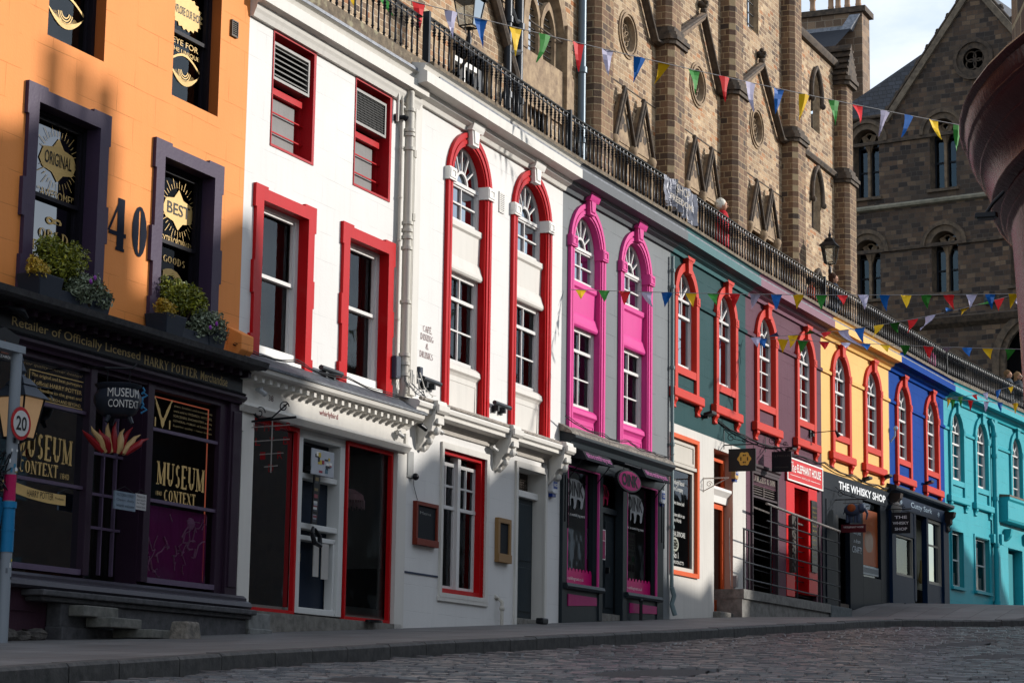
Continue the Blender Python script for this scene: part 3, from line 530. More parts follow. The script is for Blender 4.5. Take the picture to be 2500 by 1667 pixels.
m=MB(); m.box(2.0,2.6,-.9,-.55,1.4,1.9); m.lathe([(.1,0),(.1,.35),(.05,.4),(.0,.42)],2.3,-.7,10,1.9); m.box(.1,.4,-.9,-.3,1.4,2.3); obj('shop_stock',m,paint('#4a2a20',.7,scale=3,dirt=.8),SF)
# ================================================================== stone steps and block
m=MB(); z0=.55
SM=stone('worn_step','#2f2f31','#4c4b4d',10,.8,.5)
m.box(.55,4.80,.09,.36,1.13,1.19); m.box(.62,4.76,.09,.31,1.08,1.13); m.box(1.0,4.70,.09,.27,.60,1.08); m.box(.98,4.70,.09,.31,.45,.84)
solo('stone_steps','long dark grey stone slab and base running under the purple shopfront sill','steps','or',0,0,0,m,SM,bevel=.012)
m=MB()
for (u0,u1,p0,p1,zb,zt) in ((1.12,1.75,.27,.46,.95,1.06),(1.38,1.95,.31,.62,.85,.95),(1.88,2.25,.31,.80,.76,.85)): m.box(u0,u1,p0,p1,zb,zt)
solo('stone_steps','three short cantilevered stone treads below the cauldron sign doorway','steps','or',0,0,0,m,stone('pale_step','#4b4b46','#6f6d66',9,.8,.4),bevel=.01)
m=MB(); m.hexa([(0,0,0),(.3,0,0),(.3,.24,0),(0,.24,0)],[(.03,.02,.2),(.27,.02,.2),(.27,.22,.2),(.03,.22,.2)]); solo('stone_block','rough broken stone block standing at the foot of the short treads','stone','or',2.2,.78,zg('or',2.3)-.05,m,stone('rubble_block','#4c4842','#857d72',14,.9,1),bevel=.02)
m=MB(); m.box(4.72,5.22,-.35,.30,.86,1.16); m.box(4.72,5.24,-.35,.32,.6,.98); solo('stone_block','two tier grey stone block between the purple shopfront and the white shopfront','stone','or',0,0,0,m,stone('block_grey','#5b5d5b','#7b7c79',8,.85,.4),bevel=.01)
rr=random.Random(3)
for i in range(9):
    m=MB(); m.ball((0,0,0),.09+.06*rr.random(),6,(1.3,.6,.45)); 
    for j,v in enumerate(m.v): m.v[j]=tuple(c+rr.uniform(-.02,.02) for c in v)
    solo('rubble_stone','loose dark rubble stone lying along the foot of the purple plinth','stone','or',-.9+i*.2,.14+.05*rr.random(),zg('or',-.9+i*.2)+.03,m,stone('rubble_dark','#2a2725','#55504a',12,.9,1),group='rubble along the purple plinth')
shoproom(OH,-3.1,4.74,.3,4.15,1.9)
# ================================================================== WHITE HOUSE 38
WH=paint('#cfcdc9',.6,joints=.55,bump=.35,dirt=.16); RED=paint('#b00f14',.32,bump=.25,dirt=.25); WTRIM=paint('#c9c5bd',.5,bump=.2,dirt=.35); RED2=paint('#a3141c',.4,bump=.2)
W38L=[(.44,1.58),(2.71,3.84)]; W38U=[(.62,1.65),(2.83,3.83)]
holes=[rectpts(a,b,4.27,6.17) for a,b in W38L]+[rectpts(a,b,6.93,8.347) for a,b in W38U]
H38=mkwalls('white_house','white painted house with two red stone framed sash windows above a white shopfront','w38',.02,4.56,3.95,3.95,8.95,holes,WH)
CUR=paint('#3d2a26',.9,dirt=.5)
for a,b in W38L:
    w_=sashwin(H38,a,b,4.27,6.17,5.30,.10,RED,sash=SASH,curtain=(CUR,.0,.42),box=.07)
    s=MB(); o=[(a-.22,4.1),(a-.22,4.5),(a-.17,4.5),(a-.17,5.0),(a-.20,5.0),(a-.20,5.4),(a-.17,5.4),(a-.17,6.06),(a-.2,6.06),(a-.2,6.35),(a+.1,6.35),(a+.1,6.32),(b-.1,6.32),(b-.1,6.35),(b+.2,6.35),(b+.2,6.02),(b+.16,6.02),(b+.16,5.4),(b+.19,5.4),(b+.19,5.05),(b+.16,5.05),(b+.16,4.4),(b+.2,4.4),(b+.2,4.1)]
    s.holed(o+[(b,4.1),(b,6.17),(a,6.17),(a,4.1)],[],.045)
    for q,r_ in zip(o,o[1:]): s.face((q[0],.045,q[1]),(r_[0],.045,r_[1]),(r_[0],-.01,r_[1]),(q[0],-.01,q[1]))
    i_=[(a,4.1),(a,6.17),(b,6.17),(b,4.1)]; s.strip(i_,.045,i_,0); obj('surround',s,RED,w_)
    s=MB(); s.prof([(-.3,4.44),(-.07,4.42),(-.07,4.33),(.02,4.30),(.03,4.05),(-.3,4.05)],a,b-.05); obj('sill',s,WHITE,w_)
for i,(a,b) in enumerate(W38U):
    w_=sashwin(H38,a,b,6.93,8.347,7.62,.16,RED2,sash=RED2,box=.06)
    s=MB(); ring(s,rectpts(a-.02,b+.06,6.90,8.37),rectpts(a,b,6.93,8.347),0,.012,True); obj('surround',s,RED2,w_)
    z0,z1=7.76,8.24; x0,x1=a+.0,b-.09
    m=MB(); ring(m,rectpts(x0,x1,z0,z1),rectpts(x0+.035,x1-.035,z0+.035,z1-.035),-.16,-.0,True); obj('ventilation_grille',m,flat('#6e6c69',.45,.4),w_); m=MB(); m.face((x0,-.1,z0),(x1,-.1,z0),(x1,-.1,z1),(x0,-.1,z1)); obj('grille_back',m,flat('#141414',.9),w_)
    m=MB()
    if i==0:
        for j in range(6): z=z0+.06+j*.068; m.hexa([(x0+.04,-.005,z),(x1-.04,-.005,z),(x1-.04,-.012,z+.012),(x0+.04,-.012,z+.012)],[(x0+.04,-.06,z+.045),(x1-.04,-.06,z+.045),(x1-.04,-.067,z+.057),(x0+.04,-.067,z+.057)])
    else:
        for j in range(22): x=x0+.04+j*(x1-x0-.08)/21; m.box(x-.003,x+.003,-.02,-.014,z0+.03,z1-.03)
        for j in range(13): z=z0+.04+j*(z1-z0-.08)/12; m.box(x0+.03,x1-.03,-.02,-.014,z-.003,z+.003)
    obj('louvre' if i==0 else 'mesh',m,flat('#8f8d88' if i==0 else '#3c3b39',.5,.3),w_)
    m=MB(); m.box(x0,x1,-.2,-.1,7.62,7.70); m.box(a,b,-.14,-.125,7.395,7.41); m.box(a,b,-.14,-.125,7.145,7.16); obj('guard_bar',m,RED,w_)
    m=MB(); m.face((a+.08,-.17,6.97),(b-.16,-.17,6.97),(b-.16,-.17,7.6),(a+.08,-.17,7.6)); obj('insect_screen',m,paint('#7c7a78',.6,dirt=.6,scale=4),w_)
cornice(H38,.02,4.66,.2,WTRIM,z=8.54)
# joined-up cracks are in the paint; shopfront
S38=bpy.data.objects.new('shopfront',None); COL.objects.link(S38); S38.parent=H38
m=MB(); m.prof([(0,4.26),(.02,4.26),(.30,4.08),(.30,4.05),(0,4.0)],-.1,4.62); obj('lead_cover',m,stone('old_lead','#2c3036','#565b62',12,.55,.6),S38); m=MB(); m.box(.3,4.5,-.3,.03,.85,1.215); obj('threshold',m,stone('doorstep','#55524c','#7a766e',9),S38)
m=MB(); m.prof([(0,3.86),(.03,3.86),(.06,3.9),(.2,3.98),(.24,3.975),(.27,4.0),(.285,4.055),(0,4.055)],-.02,4.58); obj('cornice',m,WTRIM,S38)
m=MB()
for i in range(24): x=.1+i*.185; m.box(x,x+.062,.03,.19,3.90,3.965)
obj('dentils',m,WTRIM,S38)
m=MB(); m.prof([(-.1,3.53),(.08,3.53),(.10,3.56),(.13,3.60),(.10,3.62),(.08,3.65),(.03,3.66),(.03,3.87),(-.1,3.87)],.0,4.5); obj('fascia',m,WTRIM,S38)
text('38',.72,3.745,.84,3.815,.034,flat('#4a2522'),S38); text('whirlybird',2.02,3.72,2.52,3.81,.034,flat('#7c1a1e'),S38)
m=MB(); m.box(.12,.40,-.2,.04,1.22,3.53); m.box(4.28,4.56,-.25,.03,1.13,3.55); m.box(4.45,4.53,.03,.06,3.62,3.8); m.box(.04,.14,-.1,.05,3.3,3.62); obj('pilaster',m,WTRIM,S38,bevel=.008)
m=MB(); m.box(1.66,1.80,-.3,-.06,1.24,3.5); m.box(2.80,2.93,-.3,-.06,1.24,3.5); m.box(1.66,2.93,-.3,-.06,3.42,3.53); m.box(1.8,2.8,-.28,-.1,2.93,3.0); m.box(1.8,2.8,-.26,-.08,2.30,2.37); m.box(1.8,2.8,-.26,-.1,2.16,2.22); m.box(1.8,1.86,-.22,-.1,1.26,2.2); m.box(2.74,2.8,-.22,-.1,1.26,2.2); m.box(1.8,2.8,-.24,-.08,1.24,1.32)
obj('door_frame',m,paint('#c8c8c4',.4,bump=.1),S38,bevel=.008)
m=MB(); m.box(1.8,2.8,-.30,-.24,1.3,3.45); dd=obj('door',m,paint('#1b2533',.25,dirt=.4),S38)
m=MB(); m.box(2.02,2.06,-.24,-.2,1.9,2.0); obj('handle',m,flat('#9b8b62',.3,.7),S38)
m=MB()
for a,b in ((.40,1.64),(2.95,4.27)): ring(m,rectpts(a,b,1.22,3.52),rectpts(a+.035,b-.05,1.26,3.47),-.09,-.03,True)
obj('window_frame',m,RED,S38)
m=MB(); m.box(1.42,1.55,-.3,-.2,1.24,3.45); m.box(.42,1.5,-.3,-.12,1.24,1.38); m.box(2.98,4.2,-.3,-.12,1.26,1.40); obj('inner_frame',m,paint('#77736d',.5),S38)
g=MB(); g.face((.42,-.1,1.3),(1.6,-.1,1.3),(1.6,-.1,3.5),(.42,-.1,3.5)); g.face((2.96,-.1,1.3),(4.24,-.1,1.3),(4.24,-.1,3.5),(2.96,-.1,3.5)); g.face((1.84,-.235,3.0),(2.76,-.235,3.0),(2.76,-.235,3.42),(1.84,-.235,3.42)); obj('pane',g,GLASS,S38)
m=MB(); m.box(2.20,2.34,-.10,-.09,1.72,2.12); m.box(2.42,2.60,-.10,-.09,1.70,2.15); obj('notice',m,paint('#a8a49e',.7,scale=4,dirt=.6),S38)
m=MB(); m.box(2.98,4.24,-.9,-.86,2.1,3.45); m.box(4.16,4.2,-1.4,-.14,1.95,3.48); obj('inner_wall',m,paint('#a39f9a',.8),S38); m=MB(); m.box(1.56,1.6,-.9,-.14,1.3,3.48); obj('inner_frame',m,paint('#8f8b85',.7),S38); m=MB(); m.box(2.98,4.2,-.8,-.7,1.4,2.1); m.box(.5,1.3,-.8,-.7,1.4,2.1); obj('seat_back',m,paint('#241a18',.6),S38)
text('ᔕ~',3.55,2.3,3.95,2.7,-.095,flat('#57524e'),S38) if 0 else None
for u in (1.08,3.6):
    t=thing('lampshade','','','w38',u+.12,-.42,2.78)
    tag(t,('pink pleated lampshade with a fringe hanging in the left window of the white shop' if u<2 else 'pink pleated lampshade with a fringe hanging in the right window of the white shop'),'lampshade','fringed lampshades in the white shop')
    m=MB(); n=28; top=[];bot=[]
    pr=[(.05,.2),(.09,.19),(.20,.12),(.22,.04)]
    m.lathe(pr,0,0,28); obj('shade',m,paint('#f0b4b8',.8,dirt=.5,scale=6),t)
    m=MB()
    for i in range(36): a=2*math.pi*i/36; m.box(.22*math.cos(a)-.008,.22*math.cos(a)+.008,.22*math.sin(a)-.004,.22*math.sin(a)+.004,-.05-.02*(i%2),.045)
    obj('fringe',m,flat('#f0c4c6',.8),t)
    m=MB(); m.tube([(0,0,.2),(0,0,.62)],.006,5); obj('cord',m,BLACK,t)
shoproom(H38,.05,4.5,.95,4.2,1.5,fl=1.22)
# ================================================================== WHITE HOUSE 36
W36=[1.71,4.15]; SP=7.70; HW=.60
LED=4.30
holes=[archpts(c,HW,4.32,SP) for c in W36]+[rectpts(1.0,2.52,1.72,3.75),rectpts(3.74,4.85,1.44,3.78)]
H36=mkwalls('white_house','white painted house with two tall arched windows in glossy red surrounds','w36',-.24,5.52,1.0,1.3,8.95,holes,WH,floors=(4.2,6.9))
cornice(H36,-.3,5.52,.34,WTRIM,uo0=.2)
m=MB(); m.box(-.22,-.02,0,.05,4.35,8.56); obj('pilaster_strip',m,WTRIM,H36)
def tallwin(root,uc,hw,sw,SURM,APM,IMPM,SASHM,kz=(8.30,8.60),bot=4.32,REVM=None,sp=SP):
    REVM=REVM or SURM
    ip=archpts(uc,hw,bot,sp); wn=MB(); wn.strip(ip,0.0,ip,-.13); W_=obj('window',wn,REVM,root,smooth=False)
    s=MB(); 
    for (a,b,p0,p1) in ((sw,sw*.62,0,.055),(sw*.62,sw*.45,0,.035),(sw*.45,sw*.16,0,.05),(sw*.16,0,0,.03)):
        ring(s,archpts(uc,hw+a,bot,sp),archpts(uc,hw+b,bot,sp),p0-.01,p1)
    obj('surround',s,SURM,W_,smooth=True)
    m=MB(); impost(m,uc-hw-sw-.03,uc-hw+.02,sp-.06,sp+.13,.085); impost(m,uc+hw-.02,uc+hw+sw+.03,sp-.06,sp+.13,.085); m.box(uc+hw-.015,uc+hw+.001,-.2,0,sp-.06,sp+.13); obj('impost',m,IMPM,W_,bevel=.004)
    keystone(W_,uc,kz[0],kz[1],.12,IMPM)
    m=MB(); m.prof([(0,8.52),(.14,8.52),(.16,8.56),(.18,8.62),(.18,8.68),(0,8.68)],uc-.2,uc+.2); obj('keystone_cap',m,IMPM if IMPM is not SURM else APM,W_)
    # upper sash with fanlight
    m=MB(); fanlight(m,uc,hw,sp+.02,-.09); sashbars(m,uc-hw+.02,uc+hw-.02,7.14,sp+.03,-.10,2,2,t=.025,fr=.06)
    # lower sash
    sashbars(m,uc-hw+.04,uc+hw-.04,5.97,6.36,-.10,2,1,t=.025,fr=.05); sashbars(m,uc-hw+.04,uc+hw-.04,5.06,6.03,-.12,2,2,t=.025,fr=.055)
    ring(m,rectpts(uc-hw,uc+hw,5.02,6.38),rectpts(uc-hw+.07,uc+hw-.07,5.05,6.35),-.2,-.08,True); ring(m,rectpts(uc-hw,uc+hw,7.1,sp+.05),rectpts(uc-hw+.05,uc+hw-.05,7.13,sp),-.2,-.08,True)
    obj('sash',m,SASHM,W_)
    g=MB(); g.holed(archpts(uc,hw-.03,7.14,sp+.02),[],-.135); g.face((uc-hw+.04,-.15,5.06),(uc+hw-.04,-.15,5.06),(uc+hw-.04,-.15,6.36),(uc-hw+.04,-.15,6.36)); obj('pane',g,GLASS,W_,raw=True)
    # apron panels
    m=MB(); m.prof([(-.3,7.15),(-.06,7.15),(-.02,7.13),(-.02,7.05),(-.05,7.02),(-.06,6.62),(-.04,6.58),(-.02,6.5),(-.0,6.44),(.0,6.40),(-.02,6.37),(-.3,6.37)],uc-hw,uc+hw)
    m.prof([(-.3,5.05),(-.06,5.05),(-.01,5.0),(.0,4.93),(-.03,4.90),(-.05,4.86),(-.06,bot),(-.3,bot)],uc-hw,uc+hw)
    ring(m,rectpts(uc-hw+.06,uc+hw-.06,bot,4.82),rectpts(uc-hw+.1,uc+hw-.1,bot+.04,4.78),-.061,-.045,True)
    obj('apron',m,APM,W_,bevel=.004)
    c=MB(); c.face((uc+.1,-.5,5.05),(uc+hw,-.45,5.05),(uc+hw,-.45,6.36),(uc+.1,-.5,6.36)); obj('curtain',c,CUR,W_)
    return W_
for uc in W36: tallwin(H36,uc,HW,.2,RED,WTRIM,WHITE,SASH)
for i,(t,z,a,b) in enumerate([('CAFÉ,',5.31,.27,.58),('DINING',5.19,.20,.62),('&',5.07,.37,.47),('DRINKS',4.94,.18,.62)]): serif(t,a-.02,z,b-.02,z+.085,.006,flat('#5b1414'),H36,th=.14)
m=MB(); ring(m,rectpts(2.86,3.06,7.58,7.90),rectpts(2.875,3.045,7.595,7.885),0,.02,True)
for i in range(10): m.box(2.875,3.045,.004,.018,7.605+i*.029,7.62+i*.029)
obj('air_vent',m,WHITE,H36)
S36=bpy.data.objects.new('shopfront',None); COL.objects.link(S36); S36.parent=H36
m=MB(); m.prof([(0,4.30),(.27,4.25),(.30,4.22),(.29,4.17),(.25,4.15),(.25,4.10),(0,4.08)],-.42,5.10); obj('ledge',m,WTRIM,S36,bevel=.006)
m=MB(); m.tube([(-.2,.2,4.30),(.8,.22,4.29),(2.2,.2,4.30),(3.4,.23,4.28),(4.9,.2,4.29)],.028,8); m.tube([(-.2,.26,4.28),(1.6,.25,4.28),(3.0,.27,4.27),(4.9,.25,4.27)],.018,6); obj('gutter_pipe',m,stone('lagged_pipe','#6a625c','#a39a8e',20,.8,.6),S36,smooth=True)
m=MB(); m.prof([(0,3.96),(.03,3.96),(.03,4.02),(.06,4.04),(.1,4.09),(0,4.09)],.1,5.0); obj('fascia',m,paint('#a8a299',.6,dirt=.5),S36)
for i,u in enumerate((.26,2.96,5.12)):
    m=MB(); m.prof([(0,4.33),(.33,4.30),(.34,4.24),(.32,4.18),(.30,4.12),(.29,4.04),(.26,3.98),(.24,3.88),(.18,3.86),(.14,3.80),(.12,3.74),(.06,3.66),(.0,3.62)],u-.17,u+.13); m.prof([(.33,4.25),(.37,4.24),(.37,4.16),(.33,4.12)],u-.2,u+.16); m.box(u-.12,u+.08,.28,.32,3.98,4.06)
    m.ball((u-.02,.24,3.90),.07,8); m.ball((u-.02,.14,3.76),.06,8); m.ball((u-.02,.05,3.66),.045,8); m.box(u-.17,u+.13,-.01,.05,3.7,4.1)
    obj('bracket',m,WTRIM,S36,bevel=.006)
m=MB(); ring(m,rectpts(.93,2.62,1.66,3.84),rectpts(1.0,2.52,1.72,3.75),-.01,.035,True); ring(m,rectpts(3.66,4.93,1.36,3.87),rectpts(3.74,4.85,1.36,3.78),-.01,.035,True); m.box(.9,2.66,0,.03,1.6,1.67); obj('architrave',m,WTRIM,S36,bevel=.008)
w_=MB(); w_.strip(rectpts(1.0,2.52,1.72,3.75),0,rectpts(1.0,2.52,1.72,3.75),-.3,True); w_=obj('window',w_,RED,S36)
m=MB(); ring(m,rectpts(1.0,2.52,1.72,3.75),rectpts(1.06,2.44,1.79,3.69),-.12,-.03,True); obj('red_frame',m,RED,w_,bevel=.006)
m=MB(); m.box(1.70,1.80,-.2,-.07,1.78,3.7)
for a,b in ((1.06,1.72),(1.78,2.44)):
    ring(m,rectpts(a,b,1.79,3.6),rectpts(a+.05,b-.05,1.84,3.55),-.18,-.12,True); m.box(a,b,-.17,-.11,2.93,2.98); m.box((a+b)/2-.014,(a+b)/2+.014,-.16,-.12,2.98,3.55); m.box(a,b,-.16,-.125,3.25,3.28)
obj('sash',m,SASH,w_)
g=MB(); g.face((1.05,-.15,1.8),(2.45,-.15,1.8),(2.45,-.15,3.65),(1.05,-.15,3.65)); obj('pane',g,GLASS,w_)
m=MB(); m.face((1.8,-.5,1.8),(2.5,-.4,1.8),(2.5,-.4,3.6),(1.8,-.5,3.6)); obj('curtain',m,paint('#4a4340',.9),w_)
# door 36
dr=MB(); dr.strip(rectpts(3.74,4.85,1.3,3.78),0,rectpts(3.74,4.85,1.3,3.78),-.5,True); dr=obj('door',dr,WTRIM,S36)
m=MB(); m.box(3.76,4.83,-.24,-.18,1.5,3.36); m.box(3.84,4.74,-.18,-.165,1.62,2.3);  m.box(3.84,4.74,-.18,-.165,2.4,3.28); obj('door_leaf',m,paint('#222d33',.3,bump=.2),dr,bevel=.008)
m=MB(); m.box(3.74,4.85,-.24,-.10,3.37,3.47);  obj('transom',m,WHITE,dr,bevel=.006)
m=MB()
for i in range(5):
    for j in range(14): m.box(3.78+j*.072,3.82+j*.072,-.26,-.24,3.5+i*.04,3.52+i*.04)
m.face((3.74,-.28,3.47),(4.85,-.28,3.47),(4.85,-.28,3.78),(3.74,-.28,3.78)); obj('grille',m,flat('#4d443c'),dr)
m=MB(); m.box(3.70,4.86,-.5,.0,1.2,1.5); obj('doorstep',m,stone('doorstep','#55524c','#7a766e',9),dr,bevel=.01)
text('36',4.70,3.885,4.80,3.955,.004,flat('#3a3532'),S36)
m=MB(); m.box(-.23,.9,-.002,.012,1.92,1.945); obj('cable',m,flat('#1c2a44'),S36)
# ================================================================== GREY HOUSE
GREY=paint('#6d7173',.55,joints=1,bump=.4,dirt=.25,chips=.0); PINK=paint('#c93f86',.42,bump=.25,dirt=.2); GDK=paint('#232a2e',.38,bump=.15,dirt=.3); MAG=paint('#9c1060',.35,dirt=.25)
GU=[1.0,3.26]
holes=[archpts(c,.58,4.55,SP) for c in GU]+[rectpts(.05,4.55,1.3,4.32)]
HG=mkwalls('grey_house','grey painted house with two tall arched windows in bright pink surrounds over a charcoal shopfront','gr',-.02,5.13,1.5,1.6,8.95,holes,GREY,floors=(4.3,6.9))
cornice(HG,-.02,5.13,.34,paint('#55585b',.5,dirt=.3))
for uc in GU: tallwin(HG,uc,.58,.2,PINK,PINK,PINK,SASH,bot=4.55)
SG=bpy.data.objects.new('shopfront',None); COL.objects.link(SG); SG.parent=HG
m=MB(); m.prof([(0,4.62),(.2,4.52),(.28,4.48),(.28,4.44),(.2,4.38),(.18,4.3),(0,4.28)],-.05,4.65); obj('cornice',m,GDK,SG,bevel=.006)
m=MB(); m.prof([(0,4.68),(.22,4.55),(.24,4.50),(0,4.56)],-.1,4.72); obj('slate_ledge',m,stone('ledge_moss','#4a4640','#8d857a',16,.9,1),SG)
m=MB(); m.box(.0,4.66,-.05,.06,4.03,4.3); m.box(.0,.20,-.1,.05,1.4,4.05); m.box(1.58,1.74,-.1,.05,1.6,4.05); m.box(2.66,2.86,-.1,.05,1.6,4.05); m.box(4.34,4.66,-.1,.05,1.5,4.05); m.box(1.7,2.7,-.2,-.06,3.42,3.52); m.box(.1,1.7,-.1,.03,1.4,2.08); m.box(2.7,4.6,-.1,.03,1.5,2.08); obj('frame',m,GDK,SG,bevel=.008)
m=MB(); m.prof([(0,2.05),(.1,2.05),(.12,2.09),(.1,2.14),(0,2.14)],.08,1.70); m.prof([(0,2.05),(.1,2.05),(.12,2.09),(.1,2.14),(0,2.14)],2.78,4.48); obj('sill',m,GDK,SG)
m=MB(); m.hexa([(.28,.03,1.78),(1.5,.03,1.84),(1.5,.03,1.97),(.28,.03,1.97)],[(.28,.045,1.78),(1.5,.045,1.84),(1.5,.045,1.97),(.28,.045,1.97)]); m.hexa([(3.02,.03,1.80),(4.35,.03,1.84),(4.35,.03,1.97),(3.02,.03,1.97)],[(3.02,.045,1.80),(4.35,.045,1.84),(4.35,.045,1.97),(3.02,.045,1.97)]); obj('panel',m,MAG,SG)
m=MB()
for a,b in ((.2,1.58),(2.86,4.34)): ring(m,rectpts(a,b,2.12,4.05),rectpts(a+.025,b-.035,2.15,4.01),.02,.052,True)
obj('pink_frame',m,PINK,SG)
m=MB()
for a,b in ((.23,1.52),(2.89,4.28)):
    m.face((a,-.06,2.14),(b,-.06,2.14),(b,-.06,2.36),(a,-.06,2.36)); n=9
    for i in range(n): x=a+(b-a)*(i+.5)/n; m.holed([(x+.06*math.cos(R(t)),2.36+.05*math.sin(R(t))) for t in range(0,181,20)],[],-.06)
obj('window_band',m,flat('#c4136a',.4),SG,raw=True)
text('www.oinkhogroast.co.uk',.34,2.20,1.16,2.27,-.055,WHITE,SG); text('www.oinkhogroast.co.uk',3.02,2.20,3.86,2.27,-.055,WHITE,SG)
g=MB(); g.face((.2,-.07,2.1),(1.6,-.07,2.1),(1.6,-.07,4.05),(.2,-.07,4.05)); g.face((2.86,-.07,2.1),(4.34,-.07,2.1),(4.34,-.07,4.05),(2.86,-.07,4.05)); g.face((1.76,-.15,3.5),(2.68,-.15,3.5),(2.68,-.15,4.02),(1.76,-.15,4.02)); obj('pane',g,GLASS,SG)
def pig(u0,z0,w_,h_,p,mat,par):
    m=MB(); P=lambda x,z:(u0+x*w_,z0+z*h_)
    body=[(.05,.55),(0,.72),(.03,.9),(.12,1.0),(.3,.98),(.5,1.0),(.7,.97),(.86,.88),(.95,.72),(1.0,.6),(.97,.45),(.93,.3),(.9,.1),(.82,.05),(.78,.1),(.8,.3),(.7,.36),(.6,.34),(.56,.1),(.5,0),(.44,.03),(.46,.2),(.42,.36),(.3,.34),(.3,.14),(.24,.06),(.18,.1),(.2,.36),(.14,.5)]
    m.holed([P(*q) for q in body],[],p); obj('pig_logo',m,mat,par,raw=True)
    text('OINK',u0+.06*w_,z0+.42*h_,u0+.93*w_,z0+.92*h_,p+.004,flat('#16171a'),par,bold=.03)
PGR=flat('#9a9c9c',.5)
pig(.32,3.36,.85,.5,-.052,PGR,SG); pig(3.06,3.36,.85,.5,-.052,PGR,SG); pig(1.98,3.56,.5,.36,-.14,flat('#e0115a',.4),SG)
text('delicious scottish hog roasts',.34,3.24,1.18,3.30,-.05,WHITE,SG); text('delicious scottish hog roasts',3.06,3.24,3.9,3.30,-.05,WHITE,SG)
dr=MB(); dr.box(1.76,2.68,-.2,-.12,1.72,3.42); dr=obj('door',dr,GDK,SG)
m=MB(); m.box(1.84,2.14,-.12,-.105,1.85,3.3); m.box(2.24,2.6,-.12,-.105,1.85,3.3); m.box(2.19,2.2,-.12,-.11,1.74,3.4); obj('door_panel',m,GDK,dr,bevel=.005)
m=MB(); m.box(2.25,2.3,-.12,-.04,2.42,2.52); m.box(1.8,1.9,-.12,-.09,2.28,2.4); obj('handle',m,flat('#22262a',.3,.6),dr)
m=MB(); m.box(1.7,2.7,-.4,.0,1.55,1.74); obj('doorstep',m,stone('doorstep','#55524c','#7a766e',9),SG)
m=MB(); ring(m,rectpts(3.02,3.82,2.42,3.22),rectpts(3.04,3.80,2.44,3.20),-.2,-.17,True); m.face((3.02,-.19,2.42),(3.82,-.19,2.42),(3.82,-.19,3.22),(3.02,-.19,3.22)); obj('poster',m,paint('#8a8478',.7,dirt=.4),SG)
text('JOIN US IN',3.06,3.1,3.74,3.18,-.16,flat('#4a0f30'),SG);text('FOR ONE GOOD',3.06,3.01,3.74,3.08,-.16,flat('#4a0f30'),SG);text('EXPERIENCE',3.06,2.93,3.74,2.99,-.16,flat('#4a0f30'),SG); text('#followthebigpig',3.05,2.85,3.78,2.9,-.16,flat('#222'+'222'),SG)
for i,c in enumerate(('#2a2f45','#2a5f8a','#8a3a5a','#3a6a3a')):
    m=MB(); x=3.15+i*.18; m.holed([(x+.055*math.cos(R(t)),2.76+.055*math.sin(R(t))) for t in range(0,360,30)],[],-.16); obj('poster_dot',m,flat(c),SG,raw=True)
    m=MB(); m.face((x-.06,-.16,2.54),(x+.07,-.16,2.54),(x+.07,-.16,2.66),(x-.06,-.16,2.66)); obj('poster_picture',m,paint('#4a3a32',.6,scale=8,dirt=.9),SG)
# awnings: things of their own
for u,lab in ((.30,'small black awning with pink lettering over the left window of the charcoal shopfront'),(3.0,'small black awning with pink lettering over the right window of the charcoal shopfront')):
    t=thing('awning',lab,'awning','gr',u,0,4.14,group='awnings of the charcoal shopfront'); wd=1.22
    m=MB(); m.face((0,.06,.21),(wd,.06,.21),(wd,.26,.12),(0,.26,.12)); m.face((0,.26,.12),(wd,.26,.12),(wd,.34,-.03),(0,.34,-.03)); m.face((0,.06,.21),(0,.26,.12),(0,.34,-.03),(0,.06,.02)); m.face((wd,.06,.21),(wd,.26,.12),(wd,.34,-.03),(wd,.06,.02)); obj('canopy',m,paint('#202126',.7,dirt=.3),t)
    mb=MB(); vs_,fs_=textmesh('delicious scottish hog roasts',.08,0,wd-.08,.1,0); 
    vs2=[(x,-(.267+(.1-z)*.75),.115-(.1-z)*1.25) for x,y,z in vs_]; mb.add(vs2,fs_); obj('lettering',mb,flat('#e07ab8'),t,raw=True)
    m=MB(); m.tube([(0.02,.02,-.3),(.02,.3,.04)],.008,5); m.tube([(wd-.02,.02,-.3),(wd-.02,.3,.04)],.008,5); m.tube([(.02,.03,.1),(.02,.03,-.9)],.01,5); obj('awning_arm',m,BLACK,t)
t=thing('hanging_sign','magenta oval sign with black lettering hanging between the two small awnings','sign','gr',2.36,.25,3.98)
m=MB(); ov=[(.38*math.cos(R(a)),.0+.17*math.sin(R(a))) for a in range(0,360,12)]
